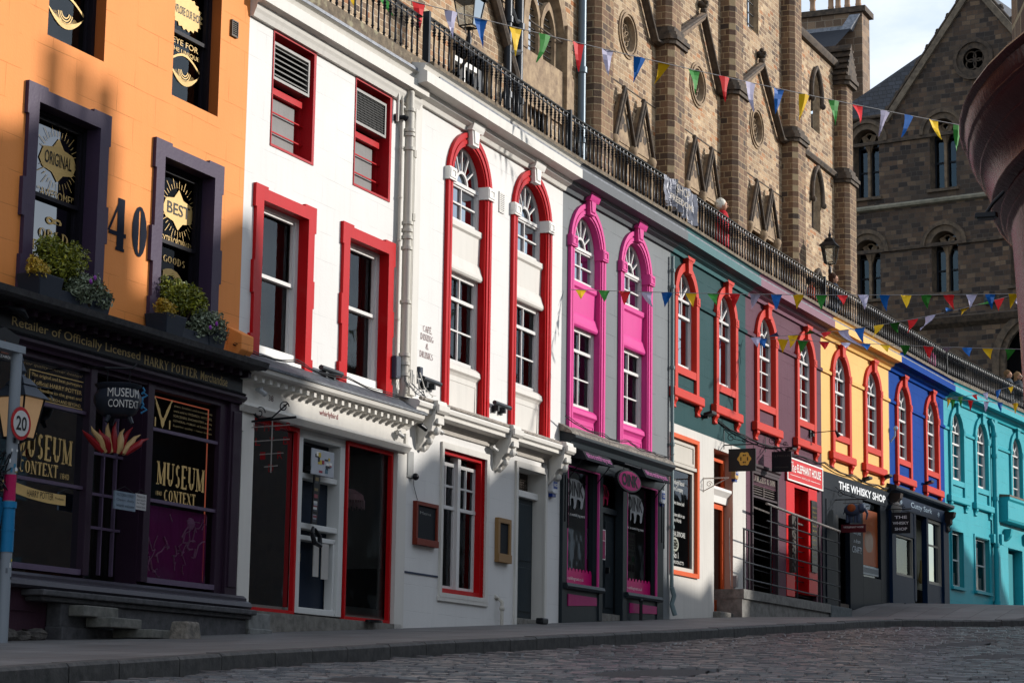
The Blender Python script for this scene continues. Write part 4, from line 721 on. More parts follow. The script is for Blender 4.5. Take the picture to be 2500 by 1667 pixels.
# the oval hangs square to the wall's arm but is turned to the street foot: built facing the lower street
m=MB(); ov=[(.56*math.cos(R(a)),.185*math.sin(R(a))) for a in range(0,360,12)]; m.poly(ov,-.03,.03); q=obj('board',m,flat('#17181a',.4),t,smooth=False)
m=MB(); m.poly([(x*.9,z*.86) for x,z in ov],.03,.036); obj('face',m,flat('#c21a72',.5),t)
text('OINK',-.38,-.1,.38,.11,.04,flat('#17121a'),t,bold=.05)
m=MB(); m.tube([(-.3,-.25,.26),(-.3,.05,.26),(.3,.1,.24)],.015,6); m.tube([(-.2,0,.16),(-.2,0,.26)],.006,5); m.tube([(.2,0,.16),(.2,0,.25)],.006,5); obj('bracket',m,BLACK,t)
t.rotation_euler.z-=R(0)
for (u0,u1,z0,z1,p,lab,c) in ((1.55,1.9,2.62,3.12,.02,'pink menu poster on the left jamb of the charcoal shop door','#8c2352'),(1.86,2.22,2.72,3.12,-.105,'narrow black and pink takeaway notice on the charcoal shop door','#9a1f5c')):
    t=thing('poster',lab,'poster','gr',u0,p,z0); w_,h_=u1-u0,z1-z0
    m=MB(); m.box(0,w_,0,.012,0,h_); obj('backing',m,WHITE,t); m=MB(); m.box(.015,w_-.015,.012,.014,.015,h_*.62); obj('print',m,paint(c,.6,scale=7,dirt=.9),t)
    m=MB(); m.box(.015,w_-.015,.012,.014,h_*.64,h_-.015); obj('header',m,flat('#1f1f24') if p<0 else flat('#b04a6a'),t)
    if p<0:
        for i,tx in enumerate(('HOT','ROLLS','AVAILABLE')): text(tx,.05,h_-.06-i*.04,w_-.05,h_-.035-i*.04,.016,WHITE,t)
        for i,tx in enumerate(('SORRY','TAKE AWAY','ONLY')): text(tx,.05,.16-i*.045,w_-.05,.185-i*.045,.016,WHITE,t)
# ================================================================== FIVE NARROW HOUSES
CORAL=paint('#bd3122',.4,bump=.25,dirt=.2)
def narrowwin(root,uc,WALLM,SUR,rows=2):
    hw,sw,bot,sp=.54,.15,6.43,7.73
    ip=archpts(uc,hw,bot,sp); wn=MB(); wn.strip(ip,0,ip,-.09); W_=obj('window',wn,SUR,root)
    s=MB(); ring(s,archpts(uc,hw+sw,5.98,sp),archpts(uc,hw,5.98,sp),-.01,.06); s.box(uc-hw,uc+hw,-.1,.055,6.29,6.43); obj('surround',s,SUR,W_,smooth=True)
    s=MB()
    for sg in (-1,1): a=uc+sg*(hw+sw/2); s.box(a-sw/2-.02,a+sw/2+.02,0,.075,7.72,7.88); s.box(a-.05,a+.05,.07,.085,7.76,7.84)
    obj('impost',s,SUR,W_,bevel=.004)
    keystone(W_,uc,8.22,8.52,.12,SUR,wb=.10,wt=.12,inner=.2)
    m=MB(); m.prof([(0,6.0),(.1,6.0),(.115,5.97),(.115,5.84),(.09,5.82),(0,5.82)],uc-.86,uc+.86); obj('sill',m,SUR,W_,bevel=.006)
    m=MB()
    for x in (uc-.78,uc+.62): m.prof([(0,5.82),(.09,5.82),(.09,5.77),(.06,5.73),(.045,5.69),(.06,5.64),(.02,5.62),(0,5.62)],x,x+.16)
    obj('bracket',m,SUR,W_,bevel=.004)
    m=MB(); fanlight(m,uc,hw,sp+.02,-.055,spokes=(40,90,140),r1=.0001 if rows==1 else .34,t=.03); sashbars(m,uc-hw+.02,uc+hw-.02,7.40,sp+.03,-.055,2,1,t=.028,fr=.05); sashbars(m,uc-hw+.03,uc+hw-.03,6.47,7.45,-.075,1 if rows==1 else 2,1 if rows==1 else 3,t=.028,fr=.055)
    ring(m,rectpts(uc-hw,uc+hw,6.43,sp),rectpts(uc-hw+.05,uc+hw-.05,6.47,sp-.02),-.15,-.055,True); obj('sash',m,SASH,W_)
    g=MB(); g.holed(archpts(uc,hw-.03,6.47,sp+.02),[],-.10); obj('pane',g,GLASS,W_,raw=True)
    m=MB(); m.box(uc-hw,uc+hw,-.05,.005,5.98,6.3); obj('apron',m,WALLM,W_)
    return W_
def narrow(name,label,k,u0,u1,ucs,WALLM,SUR,CORM,zb,extra=[],rows=2,holes_extra=[],zlow=None,depth=1.6):
    h=[archpts(c,.54,6.43,7.73) for c in ucs]+holes_extra
    rt=mkwalls(name,label,k,u0,u1,zb,zb,8.95,h,WALLM,depth=depth,floors=(5.6,)); cornice(rt,u0,u1,.34,CORM)
    for c in ucs: narrowwin(rt,c,WALLM,SUR,rows)
    m=MB(); xs=[u0]+[x for c in ucs for x in (c-.69,c+.69)]+[u1]
    for a,b in zip(xs[::2],xs[1::2]): m.prof([(0,7.72),(.045,7.72),(.05,7.78),(0,7.82)],a,b)
    obj('string_course',m,WALLM,rt); return rt
TEAL=paint('#183f41',.5,joints=1,bump=.5,dirt=.4,chips=.4,spec=.06); PLUM=paint('#583643',.5,joints=1,bump=.5,dirt=.4,chips=.25,spec=.06); YEL=paint('#d9ab62',.55,joints=.6,bump=.4,dirt=.15); BLUE=paint('#033a84',.6,joints=1,bump=.5,dirt=.25,chips=.1,spec=.03); TURQ=paint('#2597a2',.5,joints=1,bump=.5,dirt=.2)
HT=narrow('teal_house','dark teal house with coral red arched windows over a white shopfront with orange trim','te',-.02,4.62,[.80,3.24],TEAL,CORAL,paint('#3f6668',.5,dirt=.3),5.35,rows=1)
# white ground floor of the teal house
WTE=paint('#c4c0b8',.6,bump=.5,dirt=.45)
ST=bpy.data.objects.new('shopfront',None); COL.objects.link(ST); ST.parent=HT
m=MB(); m.holed([(-.02,1.6),(-.02,5.35),(4.62,5.35),(4.62,1.85)],[rectpts(.05,1.56,2.64,5.14),rectpts(2.55,3.75,2.0,5.16)],.0); obj('wall',m,WTE,ST)
ORG=paint('#cc5527',.45,bump=.2)
m=MB(); ring(m,rectpts(-.0,1.56,2.60,5.17),rectpts(.0,1.44,2.68,5.09),-.05,.045,True); obj('orange_moulding',m,ORG,ST,bevel=.01)
m=MB(); m.box(.0,1.44,-.12,-.02,4.62,5.08); ring(m,rectpts(.0,1.40,4.66,5.05),rectpts(.05,1.34,4.71,5.0),-.02,.0,True); m.box(.0,1.44,-.05,.03,4.58,4.64); ring(m,rectpts(.0,1.44,2.68,4.58),rectpts(.02,1.32,2.76,4.52),-.08,-.02,True); obj('window_frame',m,paint('#b9b3a8',.5),ST)
g=MB(); g.face((.0,-.05,2.7),(1.4,-.05,2.7),(1.4,-.05,4.6),(.0,-.05,4.6)); obj('pane',g,GLASS,ST)
for i,(t_,z,a,b,h_) in enumerate([('The Edinburgh Natural',4.28,.1,.92,.1),('Skincare Company',4.16,.1,.85,.1),('Clean then cleanse bold',3.94,.1,.92,.06),('Our kitchen table in use',3.72,.1,.95,.06),('to the World',3.62,.2,.75,.06),('NATURAL SKINCARE',3.36,.06,.98,.08),('PRODUCTS',2.86,.3,.9,.05),('No 1',2.96,.3,.6,.1)]): text(t_,a,z-.05,b,z-.05+h_*1.15,-.045,flat('#c5c5be'),ST)
m=MB(); m.holed([(.42+.2*math.cos(R(t)),3.16+.13*math.sin(R(t))) for t in range(0,360,18)],[[(.42+.15*math.cos(R(t)),3.16+.09*math.sin(R(t))) for t in range(0,360,24)]],-.045)
for a in range(0,360,60): m.holed([(.42+.03*math.cos(R(a)),3.16+.02*math.sin(R(a))),(.42+.12*math.cos(R(a+12)),3.16+.07*math.sin(R(a+12))),(.42+.12*math.cos(R(a-12)),3.16+.07*math.sin(R(a-12)))],[],-.044)
obj('round_emblem',m,flat('#8f9183'),ST,raw=True)
m=MB()
for i in range(14): m.box(.08+.09*(i%5),.14+.09*(i%5),-.3,-.24,2.72+.16*(i//5),2.82+.16*(i//5))
obj('shop_stock',m,paint('#7c5a35',.5,scale=6,dirt=.8),ST)
dr=MB(); dr.strip(rectpts(2.55,3.75,1.9,5.16),0,rectpts(2.55,3.75,1.9,5.16),-.5,True); dr=obj('door',dr,paint('#b88f7c',.6,dirt=.3),ST)
m=MB(); ring(m,rectpts(2.57,3.73,2.08,4.16),rectpts(2.68,3.6,2.3,4.06),-.25,-.17,True); ring(m,rectpts(2.57,3.73,4.44,5.04),rectpts(2.66,3.62,4.50,4.98),-.25,-.16,True); m.box(2.57,3.73,-.25,-.17,2.05,2.3); obj('door_leaf',m,ORG,dr,bevel=.006)
m=MB(); m.prof([(-.3,4.17),(-.12,4.17),(-.1,4.3),(-.02,4.4),(-.02,4.45),(-.3,4.45)],2.55,3.75); obj('transom',m,WHITE,dr)
g=MB(); g.face((2.6,-.21,2.3),(3.7,-.21,2.3),(3.7,-.21,5.0),(2.6,-.21,5.0)); obj('pane',g,GLASS,dr); text('AUTHENTIC',2.7,3.4,3.1,3.46,-.2,WHITE,dr); text('SKIN CARE',2.7,3.3,3.1,3.36,-.2,WHITE,dr)
m=MB(); m.plan([(2.5,.15),(3.8,.18),(3.8,-.4),(2.5,-.4)],1.8,2.05); obj('doorstep',m,stone('doorstep','#55524c','#7a766e',9),dr,bevel=.02)
m=MB(); m.tube([(-.06,.06,2.35),(-.06,.06,8.4)],.035,8)
for z in (3.4,4.9,6.3,7.8,8.1): m.tube([(-.06,.06,z),(-.06,.06,z+.06)],.05,8)
m.tube([(-.06,.06,2.35),(-.02,.09,2.2),(-.06,.06,2.05),(-.05,.12,1.85)],.045,8); obj('downpipe',m,paint('#6f7f80',.5),HT,smooth=True)
shoproom(HT,-.0,4.58,1.6,5.33,1.4,None,2.05)
# ------------------------------------------------- plum house
HP=narrow('plum_house','plum purple house with coral red arched windows over a bright red cafe entrance','pu',-.02,5.23,[1.26,3.99],PLUM,CORAL,paint('#7a5563',.5,dirt=.3),5.35)
SPU=bpy.data.objects.new('shopfront',None); COL.objects.link(SPU); SPU.parent=HP
DKB=paint('#3d3135',.5,bump=.3,dirt=.4); REDS=paint('#c4151b',.4,bump=.2,dirt=.1)
m=MB(); m.box(-.02,.34,-.1,.0,2.0,5.35); m.box(2.0,2.55,-.1,.02,2.2,5.35); m.box(.34,2.0,-.1,0,4.72,5.35); obj('wall',m,PLUM,SPU)
m=MB(); m.prof([(0,5.0),(.05,5.0),(.05,5.05),(.09,5.08),(.09,5.13),(0,5.16)],.3,2.05); ring(m,rectpts(.3,2.02,2.3,5.0),rectpts(.36,1.94,2.3,4.94),-.02,.04); obj('moulding',m,DKB,SPU)
m=MB(); m.box(.36,1.94,-.1,-.0,4.74,4.96); m.box(.36,1.94,-.1,.03,4.46,4.5); obj('fascia',m,DKB,SPU)
serif('I.J.MELLIS & SON',.42,4.80,1.86,4.91,.004,flat('#8f8478'),SPU)
m=MB(); m.box(.36,1.94,-.14,-.12,4.46,4.74)
for i in range(5): m.hexa([(.36,-.02,4.5+i*.05),(1.94,-.02,4.5+i*.05),(1.94,-.025,4.515+i*.05),(.36,-.025,4.515+i*.05)],[(.36,-.1,4.53+i*.05),(1.94,-.1,4.53+i*.05),(1.94,-.1,4.545+i*.05),(.36,-.1,4.545+i*.05)])
m.box(1.13,1.17,-.06,.0,4.46,4.74); obj('louvre',m,paint('#5f544f',.5,dirt=.4),SPU)
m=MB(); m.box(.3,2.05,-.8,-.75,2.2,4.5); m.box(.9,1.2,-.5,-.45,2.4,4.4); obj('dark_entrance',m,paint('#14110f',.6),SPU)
m=MB(); m.box(2.55,3.12,-.1,.03,2.6,5.0); m.box(4.12,4.75,-.2,.03,2.7,5.0); m.box(3.12,4.12,-.1,.02,4.92,5.0); m.box(3.12,4.12,-.45,-.3,4.66,4.76); obj('red_frontage',m,REDS,SPU,bevel=.006)
dr=MB(); dr.box(3.16,4.1,-.5,-.44,2.7,4.66); m2=dr; dr=obj('door',dr,paint('#8c0d14',.35),SPU)
m=MB(); m.box(3.25,3.6,-.44,-.42,2.85,3.9); m.box(3.68,4.02,-.44,-.42,2.85,3.9); obj('door_panel',m,REDS,dr,bevel=.006)
m=MB(); m.strip(rectpts(3.12,4.12,2.7,4.92),0,rectpts(3.12,4.12,2.7,4.92),-.5,True); obj('reveal',m,REDS,dr)
text('elephanthouse',3.25,4.80,3.95,4.85,-.29,GT,SPU)
m=MB(); m.box(2.72,2.98,.03,.1,3.1,4.3)
for i in range(18): m.ball((2.74+.22*random.random(),.1,3.15+i*.062),.05,6,(1,.6,1))
obj('carved_post',m,paint('#3c3833',.6,scale=5,dirt=.8,bump=1),SPU,smooth=True)
m=MB(); m.box(4.25,4.65,.03,.06,3.2,4.75); obj('menu_board',m,flat('#1b1a18',.35),SPU)
for i in range(12): text('Coffee and cake',4.3,4.58-i*.1,4.58,4.62-i*.1,.064,flat('#8c7a3c'),SPU)
m=MB(); m.box(4.75,5.24,-.1,.0,2.4,5.35); obj('end_wall',m,PLUM,SPU)
t=thing('sign_board','red sign board with white border lettered The Elephant House over the red cafe door','sign','pu',2.5,.03,5.02)
m=MB(); m.box(0,2.56,0,.04,0,.50); obj('board',m,flat('#c4161c',.4),t); m=MB(); ring(m,rectpts(.0,2.56,.0,.50),rectpts(.05,2.51,.03,.47),.03,.048,True); m.box(.25,2.3,.04,.044,.155,.165) if 0 else None; m.box(.2,.95,.04,.044,.13,.14); m.box(1.65,2.35,.04,.044,.13,.14); obj('border',m,WHITE,t)
text('The',.16,.2,.62,.42,.044,WHITE,t,shear=.3); text('ELEPHANT HOUSE',.68,.22,2.4,.4,.044,WHITE,t,bold=.02); text('MAGICAL CAFE',1.0,.115,1.6,.155,.044,WHITE,t)
shoproom(HP,.0,5.2,2.2,5.33,1.4,None,2.55)
# ------------------------------------------------- yellow house
HY=narrow('yellow_house','yellow house with coral red arched windows over a dark blue grey whisky shopfront','ye',-.02,5.24,[1.37,3.83],YEL,CORAL,YEL,5.48)
NAVY=paint('#101821',.45,bump=.15,dirt=.3,spec=.05)
SY=bpy.data.objects.new('shopfront',None); COL.objects.link(SY); SY.parent=HY
m=MB(); m.box(-.02,5.24,-.05,.03,5.12,5.5); m.box(-.02,.95,-.1,.02,2.5,5.12); m.box(1.95,2.95,-.1,.02,2.55,5.12); m.box(4.35,5.24,-.1,.02,2.7,5.12); m.box(2.95,4.35,-.1,.02,2.6,3.36); m.box(.95,1.95,-.1,.02,4.55,5.12); m.box(.2,.24,.02,.04,2.6,4.9); obj('frame',m,NAVY,SY,bevel=.006)
text('THE WHISKY SHOP',1.1,5.2,4.72,5.38,.04,flat('#d8dadb'),SY,bold=.03)
text('Not just',2.15,4.25,2.75,4.36,.03,flat('#a8b0b4'),SY,shear=.2); text('a dram',2.2,4.08,2.7,4.17,.03,flat('#a8b0b4'),SY,shear=.2); text('CRAFT!',2.1,3.85,2.8,4.0,.03,flat('#a8b0b4'),SY,shear=.2)
m=MB(); m.box(2.98,4.3,-.055,-.045,3.64,4.94); obj('poster',m,paint('#8a421a',.45,dirt=.3),SY)
m=MB(); m.holed([(3.6+.35*math.cos(R(t)),4.2+.26*math.sin(R(t))) for t in range(0,360,20)],[],-.043); m.holed([(3.6+.25*math.cos(R(t)),4.2+.2*math.sin(R(t))) for t in range(0,360,20)],[],-.041); obj('poster_glass',m,paint('#5c2a10',.3),SY,raw=True)
text('OLD AND RARE',3.1,4.6,3.9,4.68,-.042,flat('#a86a44'),SY); text('WHISKY',3.1,4.48,3.6,4.56,-.042,flat('#a86a44'),SY)
m=MB(); m.box(2.98,4.3,-.055,-.03,3.42,3.62); m2=MB()
for i in range(20): m2.box(3.02+i*.064,3.04+i*.064,-.03,-.027,3.46,3.58)
obj('ledge_panel',m,flat('#9aa0a0'),SY); obj('ledge_lettering',m2,NAVY,SY)
g=MB(); g.face((2.95,-.06,3.36),(4.35,-.06,3.36),(4.35,-.06,5.12),(2.95,-.06,5.12)); obj('pane',g,GLASS,SY)
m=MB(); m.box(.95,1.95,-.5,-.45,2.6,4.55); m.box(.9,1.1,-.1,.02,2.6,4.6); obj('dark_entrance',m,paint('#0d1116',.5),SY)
shoproom(HY,.0,5.2,2.4,5.45,1.4,None,2.65)
# ------------------------------------------------- blue house
HB=narrow('blue_house','cobalt blue house with coral red arched windows over a navy pub front','bl',-.02,5.27,[1.22,3.92],BLUE,CORAL,BLUE,5.5)
SB=bpy.data.objects.new('shopfront',None); COL.objects.link(SB); SB.parent=HB; NV=paint('#0a2038',.45,bump=.2,dirt=.3,spec=.05)
m=MB(); m.prof([(0,5.48),(.03,5.48),(.08,5.52),(.2,5.56),(.24,5.6),(.24,5.66),(0,5.72)],-.25,5.3); obj('cornice',m,paint('#16202c',.5),SB)
m=MB(); m.box(-.02,5.27,-.05,.05,5.18,5.5); m.box(-.2,.15,-.1,.1,2.8,5.2); m.box(4.75,5.27,-.1,.08,2.9,5.2); m.box(2.02,2.2,-.1,.04,3,5.2); m.box(3.2,3.38,-.1,.04,3,5.2); m.box(.15,2.05,-.1,.03,2.8,3.56); m.box(3.35,4.75,-.1,.03,2.95,3.52); m.box(.15,2.05,-.1,.03,4.55,5.2); obj('frame',m,NV,SB,bevel=.006)
for u in (-.12,5.0):
    m=MB(); m.prof([(0,5.5),(.3,5.48),(.28,5.36),(.2,5.28),(.2,5.18),(.12,5.1),(.14,5.0),(.05,4.9),(0,4.88)],u,u+.22); obj('bracket',m,paint('#2b2320',.5),SB)
text('Cutty Sark',1.7,5.27,3.7,5.44,.055,flat('#9fb4c4'),SB); 
for u in (.8,4.35):
    m=MB()
    for a in range(0,360,45): m.holed([(u,5.35),(u+.1*math.cos(R(a-10)),5.35+.07*math.sin(R(a-10))),(u+.1*math.cos(R(a+10)),5.35+.07*math.sin(R(a+10)))],[],.056)
    obj('rosette',m,flat('#9fb4c4'),SB,raw=True)
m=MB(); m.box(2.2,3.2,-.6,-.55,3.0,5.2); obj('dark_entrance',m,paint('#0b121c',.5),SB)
g=MB(); g.face((.15,-.06,3.56),(2.0,-.06,3.56),(2.0,-.06,4.55),(.15,-.06,4.55)); g.face((3.38,-.06,3.5),(4.75,-.06,3.5),(4.75,-.06,5.2),(3.38,-.06,5.2)); obj('pane',g,GLASS,SB)
m=MB(); ring(m,rectpts(3.38,4.75,3.52,5.18),rectpts(3.46,4.66,3.6,5.1),-.1,.0,True); ring(m,rectpts(.2,2.0,3.56,4.55),rectpts(.28,1.92,3.62,4.5),-.1,.0,True); m.box(3.4,4.7,-.1,-.05,4.5,4.55); obj('window_frame',m,flat('#8a8578'),SB)
m=MB(); m.face((.2,-.4,3.4),(2,-.4,3.4),(2,-.4,4.6),(.2,-.4,4.6)); m.face((3.4,-.4,3.4),(4.75,-.4,3.4),(4.75,-.4,5.2),(3.4,-.4,5.2)); obj('lace_blind',m,paint('#8f8c78',.8,scale=3,dirt=.9),SB)
m=MB(); m.lathe([(.05,0),(.09,.1),(.05,.3),(.03,.6)],3.9,-.3,10,3.55); m.lathe([(.05,0),(.09,.1),(.05,.3),(.03,.6)],1.1,-.3,10,3.55); obj('vase',m,paint('#9a8250',.4),SB,smooth=True)
shoproom(HB,.0,5.2,2.6,5.48,1.4,None,2.95)
# ------------------------------------------------- turquoise house
HQ=narrow('turquoise_house','turquoise house with matching turquoise arched windows at the far right end of the row','tu',-.02,11.5,[1.08,3.38,6.9,9.3],TURQ,TURQ,TURQ,2.8,holes_extra=[rectpts(.5,1.5,3.6,5.08),rectpts(2.6,3.95,3.6,5.05),rectpts(5.9,7.4,3.1,5.0)])
for a,b in ((.5,1.5),(2.6,3.95)):
    w_=MB(); w_.strip(rectpts(a,b,3.6,5.07),0,rectpts(a,b,3.6,5.07),-.14,True); w_=obj('window',w_,paint('#2f8f96',.5),HQ)
    m=MB(); ring(m,rectpts(a,b,3.6,5.06),rectpts(a+.06,b-.06,3.66,5.0),-.16,-.10,True); m.box(a,b,-.15,-.11,4.3,4.34); obj('frame',m,flat('#b7c2c0'),w_)
    g=MB(); g.face((a,-.13,3.6),(b,-.13,3.6),(b,-.13,5.05),(a,-.13,5.05)); obj('pane',g,GLASS,w_)
    m=MB(); m.box(a-.1,b+.1,-.1,.08,3.52,3.6); ring(m,rectpts(a-.07,b+.07,3.55,5.14),rectpts(a,b,3.6,5.07),-.01,.03,True); obj('surround',m,TURQ,w_,bevel=.006)
    m=MB(); m.face((a-.3,-.4,3.6),(b+.3,-.4,3.6),(b+.3,-.4,5.05),(a-.3,-.4,5.05)); m.ball(((a+b)/2,-.3,4.5),.10,8,(1,.6,2)); m.box(a+.2,b-.1,-.35,-.2,3.6,4.0); obj('shop_stock',m,paint('#cfc4b4',.7,scale=4,dirt=.6),w_)
m=MB(); m.tube([(4.35,.1,3.1),(4.35,.1,8.1),(4.3,.09,8.3),(4.15,.05,8.45)],.075,10)
for z in (3.3,4.9,6.2,7.4,8.0): m.tube([(4.35,.1,z),(4.35,.1,z+.1)],.10,10)
obj('downpipe',m,TURQ,HQ,smooth=True)
m=MB(); m.box(4.6,4.9,0,.06,3.0,8.66); m.box(4.1,4.25,0,.12,5.0,5.25); m.box(4.8,5.0,0,.14,5.0,5.3); obj('pilaster_strip',m,TURQ,HQ,bevel=.01)
m=MB(); m.prof([(0,5.66),(.25,5.68),(.28,5.75),(.28,6.25),(.33,6.3),(.33,6.38),(0,6.42)],5.0,9.6); obj('balcony_ledge',m,TURQ,HQ,bevel=.01)
m=MB(); m.prof([(0,6.36),(.34,6.37),(.34,6.42),(0,6.45)],4.98,9.6); obj('ledge_cover',m,stone('mossy_ledge','#4a3d33','#7a6a58',15),HQ)
m=MB(); m.prof([(0,5.5),(.22,5.5),(.18,5.3),(.1,5.2),(0,5.15)],5.5,5.7); m.prof([(0,5.5),(.22,5.5),(.18,5.3),(.1,5.2),(0,5.15)],7.5,7.7); obj('bracket',m,TURQ,HQ)
dr=MB(); dr.strip(rectpts(5.9,7.4,2.9,5.0),0,rectpts(5.9,7.4,2.9,5.0),-.5,True); dr=obj('door',dr,TURQ,HQ); m=MB(); m.box(5.95,6.62,-.3,-.24,3.1,4.9); m.box(6.66,7.35,-.3,-.24,3.1,4.9); obj('door_leaf',m,paint('#2b7f86',.45,bump=.2),dr,bevel=.01)
# ================================================================== GROUND
def sheet(name,s0,s1,ds,d0,d1,dd,zfun,mat,kind='structure',wide=None):
    mb=MB(); ns=int((s1-s0)/ds); nd=int((d1-d0)/dd) or 1; ids=[]
    for i in range(ns+1):
        s=s0+(s1-s0)*i/ns; row=[]
        for j in range(nd+1):
            d=d0+(d1-d0)*j/nd; x,y=PW(s,d); mb.v.append((x,y,zfun(s,d))); row.append(len(mb.v)-1)
        ids.append(row)
    for a,b in zip(ids,ids[1:]):
        for j in range(nd): mb.f.append([a[j],a[j+1],b[j+1],b[j]])
    o=obj(name,mb,mat); tag(o,kind=kind); return o
def kd(s):
    pts=[(-40,4.5),(-5,3.6),(0,3.2),(4,3.0),(10,2.86),(24,2.78),(28,3.4),(34,4.6),(60,6)]
    for (a,b),(c,d) in zip(pts,pts[1:]):
        if s<=c: return b+(d-b)*max(0,s-a)/(c-a)
    return 6
zp=lambda s,d: zf(s)-.03*d
def pavmat():
    nb=NB('flagstones'); tc=nb.n('TexCoord'); sx=nb.n('SeparateXYZ'); mp=nb.n('Mapping'); mp.inputs['Rotation'].default_value=(0,0,-R(66)); nb.l(tc.outputs['Object'],mp.inputs[0])
    b=nb.n('TexBrick'); b.inputs['Scale'].default_value=1; b.inputs['Brick Width'].default_value=.9; b.inputs['Row Height'].default_value=.6; b.inputs['Mortar Size'].default_value=.01; b.inputs['Color1'].default_value=srgb('#575655'); b.inputs['Color2'].default_value=srgb('#6a6866'); b.inputs['Mortar'].default_value=srgb('#2f2d2a'); nb.l(mp.outputs[0],b.inputs['Vector'])
    n=nb.n('TexNoise'); n.inputs['Scale'].default_value=1.2; n.inputs['Detail'].default_value=9; nb.l(tc.outputs['Object'],n.inputs['Vector'])
    r=nb.n('ValToRGB'); r.color_ramp.elements[0].position=.4; r.color_ramp.elements[1].position=.7; nb.l(n.outputs['Fac'],r.inputs[0])
    m=nb.n('Math',operation='MULTIPLY'); m.inputs[1].default_value=.5; nb.l(r.outputs[0],m.inputs[0])
    o=mixc(nb,m.outputs[0],b.outputs['Color'],srgb('#3a3835')); nb.l(o,nb.b.inputs['Base Color'])
    bp=nb.n('Bump'); bp.invert=True; bp.inputs['Strength'].default_value=.5; bp.inputs['Distance'].default_value=.01; nb.l(b.outputs['Fac'],bp.inputs['Height'])
    n2=nb.n('TexNoise'); n2.inputs['Scale'].default_value=30; n2.inputs['Detail'].default_value=6; nb.l(tc.outputs['Object'],n2.inputs['Vector']); b2=nb.n('Bump'); b2.inputs['Strength'].default_value=.6; b2.inputs['Distance'].default_value=.01; nb.l(n2.outputs['Fac'],b2.inputs['Height']); nb.l(bp.outputs[0],b2.inputs['Normal'])
    nb.l(b2.outputs[0],nb.b.inputs['Normal']); nb.b.inputs['Roughness'].default_value=.62; return nb.m
rn=random.Random(11)
# pavement: a strip whose outer edge follows the kerb
mb=MB(); ids=[]
for i in range(0,241):
    s=-30+i*.5; row=[]
    for t in (0,.12,.5,.8,1): d=-1.2+(kd(s)+1.2)*t if t else -1.2; x,y=PW(s,d); mb.v.append((x,y,zp(s,max(0,d)))); row.append(len(mb.v)-1)
    ids.append(row)
for a,b in zip(ids,ids[1:]):
    for j in range(4): mb.f.append([a[j],a[j+1],b[j+1],b[j]])
tag(obj('pavement',mb,pavmat()),kind='structure')
mb=MB(); s=-30
while s<56:
    ln=.75+.35*rn.random(); e=rn.uniform(-.006,.006)
    pts=[]
    for ss in (s+.008,s+ln-.008):
        for d,dz in ((kd(ss)-.01,.012),(kd(ss)+.13,.006),(kd(ss)+.155,-.02),(kd(ss)+.16,-.30),(kd(ss)-.01,-.30)): x,y=PW(ss,d); pts.append((x,y,zp(ss,kd(ss))+dz+e))
    o_=len(mb.v); mb.v+=pts; mb.f+=[[o_+i for i in range(5)],[o_+5+i for i in range(5)]]+[[o_+i,o_+(i+1)%5,o_+5+(i+1)%5,o_+5+i] for i in range(5)]
    s+=ln
tag(obj('kerb',mb,stone('kerb_stone','#2b2a29','#4b4946',9,.75,.6)),kind='structure')
zr=lambda s,d: zp(s,d)-.13
tag(sheet('road',-40,75,1.0,2.6,16.6,1.0,lambda s,d: zr(s,d)-.045,stone('road_bed','#0d0c0c','#191817',12,.95,.5)),kind='structure')
# setts
HOLES=((1.6,6.3,1.3,.45),(9.5,7.8,1.4,.35),(14.5,6.4,2.6,.3),(20.5,8.6,2.6,.8),(12.5,9.6,1.2,.35),(-1.5,5.0,.5,.4))
for (a,b,ra,rb_) in HOLES:
    mb=MB(); ps=[]
    for i in range(26):
        t=2*math.pi*i/26; q=1.04+.10*math.sin(3*t+a)+.06*math.sin(7*t); ps.append((a+ra*q*math.cos(t),b+rb_*q*math.sin(t)))
    o_=len(mb.v)
    for s,d in [(a,b)]+ps: x,y=PW(s,d); mb.v.append((x,y,zr(s,d)+(.004 if (s,d)==(a,b) else -.03)+.01))
    for i in range(26): mb.f.append([0,1+i,1+(i+1)%26])
    tag(obj('asphalt_patch',mb,stone('patch_asphalt','#1c1c1e','#2c2b2d',30,.8,.8)),kind='structure')
mb=MB(); s=-9.0
def hole(s,d):   # sunken patches
    for (a,b,ra,rb) in HOLES:
        if ((s-a)/ra)**2+((d-b)/rb)**2<1: return True
    return False
while s<50:
    pit_=.115 if s<20 else .14; d=2.95+rn.uniform(0,.15)
    dmax=14.2 if s>-6 else 9
    while d<dmax:
        ln=.19+.07*rn.random()
        if d>kd(s)+.17 and not hole(s,d):
            wob=.05*math.sin(d*1.3+s*.35)+.03*math.sin(d*3.1); h=rn.uniform(-.014,.012)-.012*math.sin(s*1.1)*math.sin(d*.9)-(.035 if hole(s,d) else 0)
            if rn.random()<.01: h-=.03
            c=[]
            for (ss,dd_,dz) in ((s+.008,d+.006,-.06),(s+pit_-.008,d+.006,-.06),(s+pit_-.008,d+ln-.006,-.06),(s+.008,d+ln-.006,-.06),(s+.018,d+.022,0),(s+pit_-.026,d+.022,0),(s+pit_-.026,d+ln-.022,0),(s+.018,d+ln-.022,0)):
                x,y=PW(ss+wob,dd_); c.append((x,y,zr(ss,dd_)+h+dz+(rn.uniform(-.003,.003) if dz==0 else 0)))
            o_=len(mb.v); mb.v+=c; mb.f+=[[o_+4,o_+5,o_+6,o_+7],[o_,o_+1,o_+5,o_+4],[o_+1,o_+2,o_+6,o_+5],[o_+2,o_+3,o_+7,o_+6],[o_+3,o_,o_+4,o_+7]]
        d+=ln
    s+=pit_
